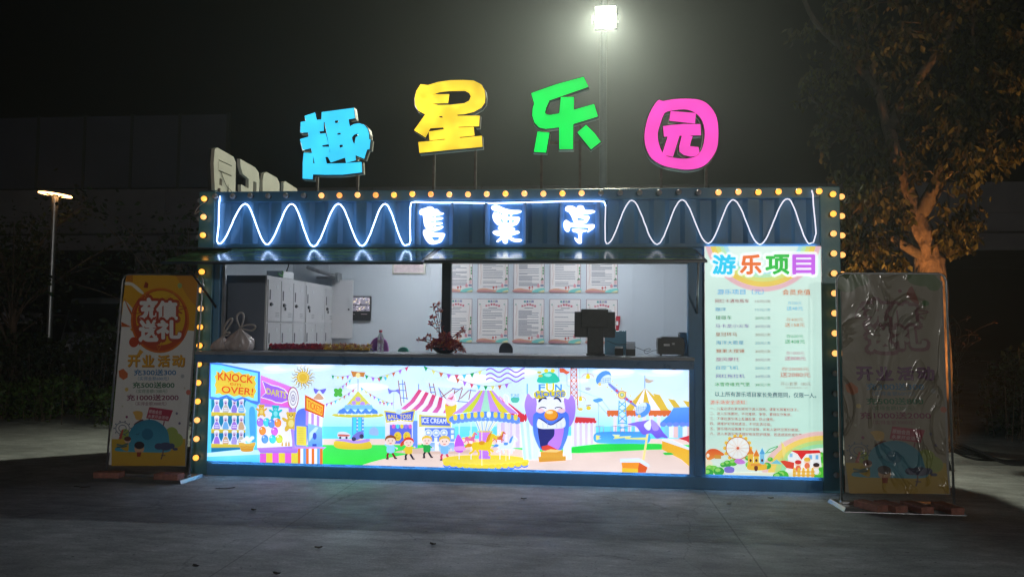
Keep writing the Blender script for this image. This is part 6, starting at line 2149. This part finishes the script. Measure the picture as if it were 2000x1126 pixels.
# till screen seen from behind
a, b = P(1122, 608, 0.1), P(1201.5, 659, 0.1)
ts = empty('till_screen', ((a.x + b.x) / 2, 0.1, CT), 'dark till screen on a thick stand seen from behind', 'till')
MB().box(a.x, b.x, 0.095, 0.12, b.z, a.z).build('screen_back', M['dgrey'], ts, bevel=0.006)
c0, c1 = P(1135, 603, 0.08), P(1188, 640, 0.08)
MB().box(c0.x, c1.x, 0.072, 0.0945, c1.z, c0.z).build('rear_housing', M['dgrey'], ts, bevel=0.006)
c0, c1 = P(1147, 638, 0.06), P(1179, 690, 0.06)
MB().box(c0.x, c1.x, 0.045, 0.0715, CT + 0.0145, c0.z).build('stand', M['dgrey'], ts, bevel=0.006)
MB().box(c0.x - 0.01, c1.x + 0.01, -0.06, 0.16, CT, CT + 0.014).build('foot', M['dgrey'], ts, bevel=0.004)
MB().box(a.x + 0.015, b.x - 0.015, 0.1201, 0.1215, b.z + 0.015, a.z - 0.015).build('glass', M['black'], ts)
# acrylic screen box behind
a, b = P(1181, 645, 0.24), P(1223, 690, 0.24)
ac = empty('acrylic_case', ((a.x + b.x) / 2, 0.24, CT), 'tinted blue acrylic case standing behind the till', 'acrylic case')
am = mat('blue_acrylic', (0.18, 0.42, 0.55), 0.12, alpha=0.55, coat=0.3)
MB().box(a.x, b.x, 0.2, 0.206, CT + 0.001, a.z).build('front_pane', am, ac, bevel=0.002)
MB().box(a.x, b.x, 0.284, 0.29, CT + 0.001, a.z).build('rear_pane', am, ac, bevel=0.002)
MB().box(b.x - 0.006, b.x, 0.2065, 0.2835, CT + 0.001, a.z).build('side_pane', am, ac)
# card reader
a, b = P(1201, 677, 0.05), P(1217, 689, 0.05)
cr = empty('card_reader', ((a.x + b.x) / 2, 0.05, CT), 'small black card reader on the counter by the till', 'card reader')
MB().hexa([(a.x, 0.0, CT + .001), (b.x, 0.0, CT + .001), (b.x, 0.09, CT + .001), (a.x, 0.09, CT + .001), (a.x, 0.02, a.z - 0.008), (b.x, 0.02, a.z - 0.008), (b.x, 0.09, a.z), (a.x, 0.09, a.z)]).build('body', M['dgrey'], cr, bevel=0.004)
MB().box(a.x + 0.004, b.x - 0.002, 0.06, 0.088, a.z + 0.0005, a.z + 0.004).build('paper_slot', M['white'], cr)
# code holder stand
a, b = P(1222.5, 668, 0.03), P(1241, 691, 0.03)
ch = empty('card_holder', ((a.x + b.x) / 2, 0.03, CT), 'small dark framed card holder on the counter beside the card reader', 'card holder')
mz = CT + (a.z - CT) * .5
MB().box(a.x, b.x, 0.02, 0.06, CT + .001, mz).build('base', M['dgrey'], ch, bevel=0.003)
MB().tube([(a.x + 0.003, 0.04, mz), (a.x + 0.003, 0.04, a.z), (b.x - 0.003, 0.04, a.z), (b.x - 0.003, 0.04, mz)], 0.004, 6).build('frame', M['black'], ch)
MB().box(a.x + 0.008, b.x - 0.008, 0.038, 0.042, mz + 0.001, a.z - 0.006).build('card', mat('holder_card', (0.5, 0.52, 0.55), 0.3, alpha=0.6), ch)
# printer
a, b = P(1284, 657, 0.1), P(1336.5, 688, 0.1)
pn = empty('printer', ((a.x + b.x) / 2, 0.1, CT), 'black receipt printer at the far end of the counter', 'printer')
z0 = CT + 0.014
k = MB()
ol = [(a.x + 0.005, z0), (b.x - 0.005, z0), (b.x + 0.002, a.z - 0.06), (b.x - 0.006, a.z - 0.012), (b.x - 0.03, a.z - 0.008), (b.x - 0.034, a.z), (a.x + 0.036, a.z), (a.x + 0.032, a.z - 0.008), (a.x + 0.004, a.z - 0.012), (a.x - 0.002, a.z - 0.06)]
n = len(ol)
k.add([(x, 0.06, z) for x, z in ol] + [(x, 0.24, z) for x, z in ol], [tuple(range(n)), tuple(range(2 * n - 1, n - 1, -1))] + [(i, n + i, n + (i + 1) % n, (i + 1) % n) for i in range(n)])
k.build('body', M['dgrey'], pn, bevel=0.004)
for x_ in (a.x + 0.02, b.x - 0.03):
    MB().box(x_, x_ + 0.02, 0.075, 0.1, CT + .0005, z0).build('foot', M['black'], pn)
wx = a.x + (b.x - a.x) * .22
MB().box(wx, wx + 0.055, 0.0585, 0.0598, a.z - 0.085, a.z - 0.065).build('rating_label', M['white'], pn)
MB().box(wx + 0.075, wx + 0.10, 0.0585, 0.0598, a.z - 0.073, a.z - 0.055).build('rating_label', M['white'], pn)
# small white router
a, b = P(1324, 648, 0.3), P(1339, 660, 0.3)
ro = MB().box(a.x, b.x + 0.03, 0.265, 0.30, CT, a.z)
ro = ro.build('router', mat('router_grey', (0.35, 0.38, 0.42), 0.4), None, bevel=0.008, loc=((a.x + b.x) / 2, 0.28, CT))
tag(ro, 'grey upright router half hidden behind the receipt printer', 'router')
MB().box(a.x + 0.01, a.x + 0.03, 0.262, 0.2645, a.z - 0.02, a.z - 0.01).build('led', M['white'], ro)
# cable along the counter
cb = MB().tube([P(*q, 0.13) for q in catmull([(1185, 664), (1205, 672), (1225, 672), (1245, 679), (1262, 685), (1270, 683), (1268, 680), (1258, 684), (1262, 690), (1275, 684.5), (1285, 683.5)], 4, False)], 0.0028, 6)
cb = cb.build('power_cable', M['wire'], None, smooth=True)
tag(cb, 'thin black cable trailing from the till to the printer', 'cable')

# ================================================================== PLANTS
def leaf(b, c, d, s_, L, w, fold=0.25):
    u_ = d.cross(s_)
    b.add([c, c + d * L * .5 + s_ * w + u_ * w * fold, c + d * L, c + d * L * .5 - s_ * w + u_ * w * fold], [(0, 1, 2), (0, 2, 3)])


tr_ = random.Random(31)
TY = 3.0
tree = empty('tree', (P(1818, 540, TY).x, TY, 0), 'broad leafy tree with amber-lit trunk beside the booth', 'tree')
tb = P(1818, 540, TY)


def lim(pp, y):
    return [P(a, b_, y + dy) for a, b_, dy in pp]


trunk = [Vector((tb.x + 0.02, TY, -0.05)), Vector((tb.x + 0.01, TY, 1.0)), tb] + lim([(1812, 500, 0), (1803, 465, 0.0), (1790, 430, 0), (1770, 370, 0.1), (1752, 315, 0.15), (1735, 250, 0.1), (1712, 170, 0.1), (1690, 90, 0.2), (1660, -20, 0.3)], TY)
trunk = [Vector(v) for v in catmull([tuple(v) for v in trunk], 4, False)]
nT = len(trunk)
tk_ = MB().tube(trunk, [max(0.03, (0.215 - 0.05 * min(1, i / 12) - 0.16 * max(0, (i - 12) / (nT - 12)))) * (1 + .05 * math.sin(i * 1.9)) for i in range(nT)], 22)
for i_, v_ in enumerate(tk_.v):
    tk_.v[i_] = (v_[0] + tr_.uniform(-.012, .012), v_[1] + tr_.uniform(-.012, .012), v_[2] + tr_.uniform(-.02, .02))
tk_.build('trunk', M['bark'], tree, smooth=True)
limbs = [([(1806, 500, 0), (1780, 487, -.1), (1755, 472, -.25), (1738, 462, -.3)], .075, .045),
         ([(1815, 505, 0), (1840, 480, -.05), (1852, 455, -.1), (1880, 430, -.1)], .10, .04),
         ([(1790, 430, 0), (1835, 350, -.2), (1872, 250, -.3), (1905, 205, -.3), (1950, 175, -.4), (2020, 150, -.5)], .10, .035),
         ([(1752, 315, 0.1), (1715, 290, .2), (1690, 262, .3), (1640, 230, .4), (1580, 190, .5)], .07, .02),
         ([(1735, 250, .1), (1790, 160, -.1), (1840, 90, -.3), (1880, 0, -.4)], .08, .03),
         ([(1712, 170, .1), (1650, 100, .2), (1590, 40, .3), (1560, -30, .3)], .06, .02),
         ([(1872, 250, -.3), (1885, 290, -.4), (1890, 330, -.45)], .03, .015),
         ([(1835, 350, -.2), (1870, 330, -.5), (1900, 300, -.6), (1960, 250, -.7)], .045, .02),
         ([(1770, 390, .05), (1720, 400, -.3), (1690, 392, -.6)], .03, .012),
         ([(1905, 205, -.3), (1920, 140, -.5), (1900, 70, -.5), (1905, 10, -.5)], .04, .015)]
lb = []
for pp, ra, rb in limbs:
    pts = [Vector(v) for v in catmull([tuple(v) for v in lim(pp, TY)], 4, False)]
    lb.append(pts)
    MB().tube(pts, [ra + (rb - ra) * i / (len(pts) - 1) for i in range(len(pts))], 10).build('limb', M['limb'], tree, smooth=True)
crown = MB()
twigs = MB()
CL = [(1740, 388, 30, -.4, 70), (1690, 385, 34, -.5, 90), (1665, 400, 26, -.6, 60), (1728, 425, 30, -.3, 70), (1725, 470, 24, -.4, 50), (1737, 518, 22, -.4, 50), (1690, 480, 34, -.5, 90), (1668, 455, 26, -.5, 60), (1676, 515, 22, -.5, 40), (1852, 452, 26, -.2, 90), (1885, 445, 24, -.2, 80), (1868, 475, 20, -.2, 50),
      (1895, 180, 46, -.4, 170), (1945, 150, 46, -.5, 170), (1975, 185, 46, -.5, 150), (1890, 255, 34, -.5, 110), (1870, 300, 36, -.6, 110), (1905, 300, 30, -.6, 70), (1920, 105, 46, -.5, 170), (1880, 55, 56, -.4, 190), (1985, 70, 66, -.5, 190), (1985, 200, 24, -.6, 40), (1860, 180, 36, -.3, 80), (1840, 240, 34, -.3, 70), (1890, 340, 24, -.6, 50),
      (1740, 85, 44, .0, 150), (1700, 105, 66, .1, 170), (1640, 130, 56, .2, 160), (1655, 230, 56, .3, 150), (1750, 180, 56, 0, 150), (1790, 260, 46, -.1, 110), (1820, 200, 46, -.2, 110), (1680, 25, 70, .2, 190), (1800, 45, 70, -.2, 190), (1650, 330, 46, .1, 90), (1720, 350, 36, -.1, 80), (1950, 20, 60, -.4, 150), (1620, 190, 44, .3, 60), (1610, 60, 44, .3, 60), (1625, 290, 40, .2, 50), (1700, 300, 46, .1, 90), (1770, 330, 40, -.3, 60), (1870, 390, 30, -.3, 40), (1960, 300, 30, -.7, 40), (1990, 260, 30, -.7, 40)]
for cx, cy, r_, dy, n_ in CL:
    c = P(cx, cy, TY + dy)
    rw = r_ * 10.2 / 1500
    for k in range(3):
        e = c + Vector((tr_.uniform(-rw, rw), tr_.uniform(-rw, rw), tr_.uniform(-rw, rw) * .6))
        best = min((v for pts in lb + [trunk[14:]] for v in pts), key=lambda v: (v - e).length)
        mid = (best + e) / 2 + Vector((0, 0, .06))
        twigs.tube([best, mid, e], [.014, .009, .004], 5)
    subs = [c + Vector((tr_.gauss(0, .55) * rw, tr_.gauss(0, .6) * rw, tr_.gauss(0, .5) * rw)) for _ in range(max(4, n_ // 9))]
    for k in range(int(n_ * (2.6 if dy < -.15 else 1.6))):
        s0 = tr_.choice(subs) + Vector((tr_.gauss(0, .055), tr_.gauss(0, .055), tr_.gauss(0, .06)))
        d = Vector((tr_.gauss(0, .5), tr_.gauss(0, .5), -1 + tr_.gauss(0, .35))).normalized()
        s_ = Matrix.Rotation(tr_.uniform(0, 6.28), 3, d) @ d.orthogonal().normalized()
        L_ = tr_.uniform(.07, .13)
        leaf(crown, s0, d, s_, L_, L_ * .27)
crown.build('crown', M['leaf'], tree)
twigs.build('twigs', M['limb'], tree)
# amber uplight at its foot
ul = empty('ground_uplight', (tb.x - 0.55, TY - 1.5, 0), 'small amber ground spotlight at the foot of the tree', 'uplight')
u_ = (tb.x - 0.55, TY - 1.5, 0)
MB().lathe([(0.07, 0.0), (0.075, 0.01), (0.06, 0.09), (0.052, 0.09), (0.05, 0.07)], u_, 16).build('housing', M['black'], ul)
MB().lathe([(0.001, 0.072), (0.048, 0.0721), (0.048, 0.076), (0.001, 0.0765)], u_, 16).build('lens', mat('amber_glow', (1, .5, .15), .3, emit=(1, .42, .1), estr=6), ul)
for (dx_, dy_, dz_, w_, spread_) in ((0.75, 0.9, 2.2, 1.0, 95),):
    ld = bpy.data.lights.new('uplight_beam', 'SPOT')
    ld.energy = UPLIGHT_W
    ld.color = (1.0, 0.42, 0.11)
    ld.spot_size = R(spread_)
    ld.spot_blend = 0.7
    ld.shadow_soft_size = 0.05
    lo = bpy.data.objects.new('uplight_beam', ld)
    COL.objects.link(lo)
    lo.parent = ul
    lo.location = (0, 0, 0.11)
    lo.rotation_euler = Vector((dx_, dy_, dz_)).to_track_quat('-Z', 'Y').to_euler()


def hedge(name, label, x0, x1, y0, y1, h0, h1, n, L, m, seed, upright=0.3):
    rr_ = random.Random(seed)
    t = empty(name, ((x0 + x1) / 2, (y0 + y1) / 2, 0), label, 'hedge')
    b, st = MB(), MB()
    lumps = [(rr_.uniform(x0, x1), rr_.uniform(y0, y1), rr_.uniform(h0, h1), rr_.uniform(.22, .5)) for _ in range(int((x1 - x0) * 7))]
    for k in range(n):
        lx, ly, lh, lr = rr_.choice(lumps)
        a, q = rr_.uniform(0, 6.28), math.sqrt(rr_.random())
        z = lh * (1 - q * q * .35) * (1 - (rr_.random() ** 2.2) * .95)
        c = Vector((lx + lr * q * math.cos(a), ly + lr * q * math.sin(a), max(.02, z)))
        d = Vector((rr_.gauss(0, 1), rr_.gauss(-.4, 1), rr_.gauss(upright, .7))).normalized()
        s_ = Matrix.Rotation(rr_.uniform(0, 6.28), 3, d) @ d.orthogonal().normalized()
        L_ = L * rr_.uniform(.6, 1.3)
        leaf(b, c, d, s_, L_, L_ * .27)
    for k in range(int((x1 - x0) * 26)):
        lx, ly, lh, lr = rr_.choice(lumps)
        x, y = lx + rr_.uniform(-lr, lr), ly + rr_.uniform(-lr, lr)
        st.tube([(x, y, 0), (x + rr_.uniform(-.08, .08), y + rr_.uniform(-.08, .08), lh * rr_.uniform(.6, 1))], [.007, .003], 4, caps=False)
    b.build('foliage', m, t)
    st.build('stems', M['bark'], t)
    return t


hedge('hedge', 'low dense green hedge along the pavement edge', -8.0, -1.2, 3.5, 4.5, .45, .72, 15000, .075, M['hedge'], 1)
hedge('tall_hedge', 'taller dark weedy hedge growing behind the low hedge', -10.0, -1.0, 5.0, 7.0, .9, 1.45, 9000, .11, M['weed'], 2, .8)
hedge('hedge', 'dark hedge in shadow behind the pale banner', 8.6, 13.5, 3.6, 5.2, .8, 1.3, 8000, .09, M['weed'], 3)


def bare_tree(name, label, base, h, r_, n, seed, leafy, m, cat='tree', spread=1.0):
    rr_ = random.Random(seed)
    t = empty(name, base, label, cat)
    b, cr_ = MB(), MB()
    base = Vector(base)
    top = base + Vector((rr_.uniform(-.2, .2), 0, h * .55))
    b.tube([base - Vector((0, 0, .05)), (base + top) / 2 + Vector((.06, 0, 0)), top], [r_, r_ * .75, r_ * .55], 10)
    b.build('trunk', M['bark'], t, smooth=True)
    br = MB()
    for k in range(n):
        s0 = base + (top - base) * rr_.uniform(.35, 1)
        e = s0 + Vector((rr_.gauss(0, .28) * h * spread, rr_.gauss(0, .22) * h * spread, rr_.uniform(.08, .5) * h))
        mid = (s0 + e) / 2 + Vector((0, 0, .05 * h))
        pts = [Vector(v) for v in catmull([tuple(s0), tuple(mid), tuple(e)], 4, False)]
        br.tube(pts, [r_ * .32 * (1 - .85 * i / (len(pts) - 1)) for i in range(len(pts))], 5)
        for q in range(leafy):
            c = pts[rr_.randint(3, len(pts) - 1)] + Vector((rr_.gauss(0, .16), rr_.gauss(0, .16), rr_.gauss(0, .14))) * (h / 3)
            d = Vector((rr_.gauss(0, 1), rr_.gauss(0, 1), rr_.gauss(-.3, .8))).normalized()
            s_ = Matrix.Rotation(rr_.uniform(0, 6.28), 3, d) @ d.orthogonal().normalized()
            L_ = .11 * rr_.uniform(.7, 1.4)
            leaf(cr_, c, d, s_, L_, L_ * .3)
    br.build('limb', M['bark'], t)
    cr_.build('crown', m, t)


p = P(20, 640, 9.0)
bare_tree('tree', 'dark small tree silhouetted beside the ring-headed lamp', (p.x, 9.0, 0), 4.6, .09, 46, 5, 60, M['weed'])
p = P(352, 600, 5.5)
bare_tree('tree', 'dark leafy sapling behind the booth corner and yellow banner', (p.x, 5.5, 0), 4.0, .05, 30, 6, 34, M['weed'])
# wiry dry shrubs catching the amber light
def dry_shrub(px, py, y, h, n, seed, label):
    rr_ = random.Random(seed)
    p = P(px, py, y)
    t = empty('dry_shrub', (p.x, y, 0), label, 'shrub')
    b, sd = MB(), MB()
    b0 = Vector((p.x, y, 0))
    b.tube([b0, (p.x, y, p.z - .15)], [.009, .006], 6)
    for k in range(n):
        s0 = Vector((p.x, y, p.z - rr_.uniform(.1, .5)))
        e = s0 + Vector((rr_.gauss(0, .16), rr_.gauss(0, .14), rr_.uniform(.05, h)))
        mid = (s0 + e) / 2 + Vector((rr_.gauss(0, .06), 0, .06))
        tip = e + Vector((rr_.gauss(0, .07), 0, -rr_.uniform(.02, .08)))
        b.tube([tuple(v) for v in catmull([tuple(s0), tuple(mid), tuple(e), tuple(tip)], 3, False)], .0032, 4, caps=False)
        for q in range(3):
            d = Vector((rr_.gauss(0, 1), rr_.gauss(0, 1), rr_.gauss(0, .7))).normalized()
            s_ = d.orthogonal().normalized()
            leaf(sd, e + d * .01, d, s_, .045, .008)
    b.build('stems', mat('dry_stem_pale', (0.05, 0.03, 0.02), .8), t)
    sd.build('seed_heads', mat('seed_head', (0.2, 0.08, 0.04), .8, island=.4), t)


dry_shrub(1868, 655, 4.4, .5, 34, 1, 'wiry dry shrub glowing orange next to the pale banner pole')

# ================================================================== FAR LEFT THINGS
# small truck
TYk = 13.0
c0, c1 = P(131, 640, TYk), P(196, 580, TYk)
tk = empty('small_truck', ((c0.x + c1.x) / 2, TYk + 2, 0), 'dim pale small truck parked under the viaduct', 'truck')
x0, x1 = c0.x - .35, c0.x + 1.45
zt = c1.z
pm_ = mat('truck_paint', (0.16, 0.17, 0.20), 0.4, 0, .1, 3)
MB().hexa([(x0, TYk, .5), (x1, TYk, .5), (x1, TYk + 1.5, .5), (x0, TYk + 1.5, .5), (x0 + .1, TYk + .45, zt), (x1 - .1, TYk + .45, zt), (x1 - .1, TYk + 1.5, zt), (x0 + .1, TYk + 1.5, zt)]).build('cab', pm_, tk, bevel=.08)
MB().hexa([(x0 + .16, TYk + .13, 1.25), (x1 - .16, TYk + .13, 1.25), (x1 - .16, TYk + .17, 1.25), (x0 + .16, TYk + .17, 1.25), (x0 + .2, TYk + .37, zt - .17), (x1 - .2, TYk + .37, zt - .17), (x1 - .2, TYk + .42, zt - .17), (x0 + .2, TYk + .42, zt - .17)]).build('windscreen', M['black'], tk)
MB().box(x0 - .03, x1 + .03, TYk - .06, TYk + .06, .42, .62).build('bumper', M['dgrey'], tk, bevel=.02)
for q in (x0 + .12, x1 - .42):
    MB().box(q, q + .3, TYk - .02, TYk + .1, .76, .92).build('headlight', M['white'], tk, bevel=.02)
MB().box(x0 + .02, x1 - .02, TYk + 1.6, TYk + 4.6, .75, 1.25).build('cargo_bed', pm_, tk, bevel=.02)
for q in (x0 + .05, x1 - .27):
    for yy in (TYk + .7, TYk + 3.8):
        w_ = MB().lathe([(.32, 0), (.34, .05), (.34, .17), (.32, .22)], (0, 0, 0), 20, 'Y')
        k = MB()
        k.add([(q - v[1], yy + v[0], .34 + v[2]) for v in w_.v], w_.f)
        k.build('wheel', M['black'], tk)
# low white barrier
a, b = P(2, 608, 11.0), P(82, 632, 11.0)
bt = empty('road_barrier', ((a.x + b.x) / 2, 11.0, 0), 'pale metal road barrier near the ring-headed lamp', 'barrier')
MB().box(a.x - 2.5, b.x, 10.98, 11.02, b.z, a.z - .03).build('board', mat('barrier_pale', (.45, .44, .5), .4), bt)
MB().box(a.x - 2.5, b.x + .02, 10.95, 10.975, b.z + .0, b.z + .05).build('rail', M['white'], bt)
for x_ in (a.x - 2.3, a.x - .1, b.x - .1):
    MB().box(x_, x_ + .08, 11.03, 11.09, 0, a.z).build('post', M['dgrey'], bt)
for x_ in (a.x + .2,):
    MB().tube([(x_ + .4, 10.93, a.z - .02), (x_ + .95, 10.93, b.z + .02)], .03, 6).build('brace', M['dgrey'], bt)
# cable heap at the far right
ck = random.Random(4)
cx_, cy_ = G(1915, 905).x, G(1915, 905).y
hp = MB()
for k in range(5):
    pts = []
    s0 = Vector((cx_ - .5 + k * .06, cy_ + .1 + k * .05, .35 - k * .05))
    pts = [tuple(s0), tuple(s0 + Vector((.25, -.05, -.12))), tuple(s0 + Vector((.5, -.1, -.22 + .02 * k))), (s0.x + .75, s0.y - .15, .02), (s0.x + 1.1 + k * .1, s0.y - .1 + ck.uniform(-.2, .2), .015)]
    hp.tube(catmull(pts, 5, False), .014, 7)
hp = hp.build('black_hose', M['wire'], None, smooth=True, loc=(cx_, cy_, 0))
tag(hp, 'bundle of black cables drooping to the ground past the pale banner', 'cable')
# dead leaves and scraps
dl = random.Random(8)
lm = mat('dead_leaf', (0.05, 0.038, 0.025), .8, 0, .3, 20)
lw_ = mat('paper_scrap', (.4, .4, .4), .7)
spots = [(495, 997, 'dark curled dead leaf on the pavement below the funfair panel'), (440, 955, 'thin dry stalk on the pavement by the yellow banner base'), (382, 1107, 'dark dead leaf nearest the camera on the pavement'), (622, 1071, 'small dark dead leaf on the open pavement'), (845, 1064, 'small leaf pair on the pavement below the carousel picture'), (540, 1122, 'dead leaf at the lower picture edge'), (1425, 984, 'pale paper scrap on the pavement below the price board'), (1505, 972, 'small pale scrap near the booth foot below the price board'), (1023, 975, 'dark speck of leaf below the picture of the clown gate'), (160, 952, 'dry stalk on the pavement left of the yellow banner')]
for i, (x_, y_, l_) in enumerate(spots):
    g_ = G(x_, y_)
    b = MB()
    L_ = .05 if 'stalk' not in l_ else .16
    w_ = .018 if 'stalk' not in l_ else .004
    a_ = dl.uniform(-.5, .5)
    dx, dy = math.cos(a_), math.sin(a_)
    pts = []
    for q in range(5):
        t_ = q / 4
        ww = w_ * math.sin(math.pi * (0.1 + .8 * t_))
        zz = .004 + .014 * abs(t_ - .5) * (1 if 'scrap' not in l_ else .3)
        cxq, cyq = (t_ - .5) * L_ * dx, (t_ - .5) * L_ * dy
        pts += [(g_.x + cxq - dy * ww, g_.y + cyq + dx * ww, zz + .006), (g_.x + cxq, g_.y + cyq, zz), (g_.x + cxq + dy * ww, g_.y + cyq - dx * ww, zz + .006)]
    fs = []
    for q in range(4):
        fs += [(3 * q, 3 * q + 3, 3 * q + 4, 3 * q + 1), (3 * q + 1, 3 * q + 4, 3 * q + 5, 3 * q + 2)]
    b.add(pts, fs)
    o = b.build('paper_scrap' if 'scrap' in l_ else 'dead_leaf', lw_ if 'scrap' in l_ else lm, None, loc=(g_.x, g_.y, 0))
    tag(o, l_, 'scrap' if 'scrap' in l_ else 'leaf', 'litter on the pavement')

# ================================================================== AIR ADDED FOR LENS GLOW
hz = MB().box(-80, 80, -70, 70, -1.0, 14.0).build('glow_haze', None, None)  # air volume added to imitate the lens glow round the lamps
hz['kind'] = 'stuff'
hm = bpy.data.materials.new('lens_glow_haze')
hm.use_nodes = True
nt = hm.node_tree
nt.nodes.clear()
out = nt.nodes.new('ShaderNodeOutputMaterial')
pv = nt.nodes.new('ShaderNodeVolumePrincipled')
pv.inputs['Color'].default_value = (0.85, 0.9, 0.92, 1)
pv.inputs['Density'].default_value = GLOW_HAZE_D
pv.inputs['Anisotropy'].default_value = 0.72
nt.links.new(pv.outputs['Volume'], out.inputs['Volume'])
hz.data.materials.append(hm)

# masses of tiny pieces nobody could pick apart
STUFF_PARTS = ('twigs', 'crown', 'foliage', 'flowers', 'stems', 'blossoms', 'seed_heads', 'limb_twigs')
for o in bpy.data.objects:
    if o.parent and o.name.split('.')[0] in STUFF_PARTS:
        o['kind'] = 'stuff'
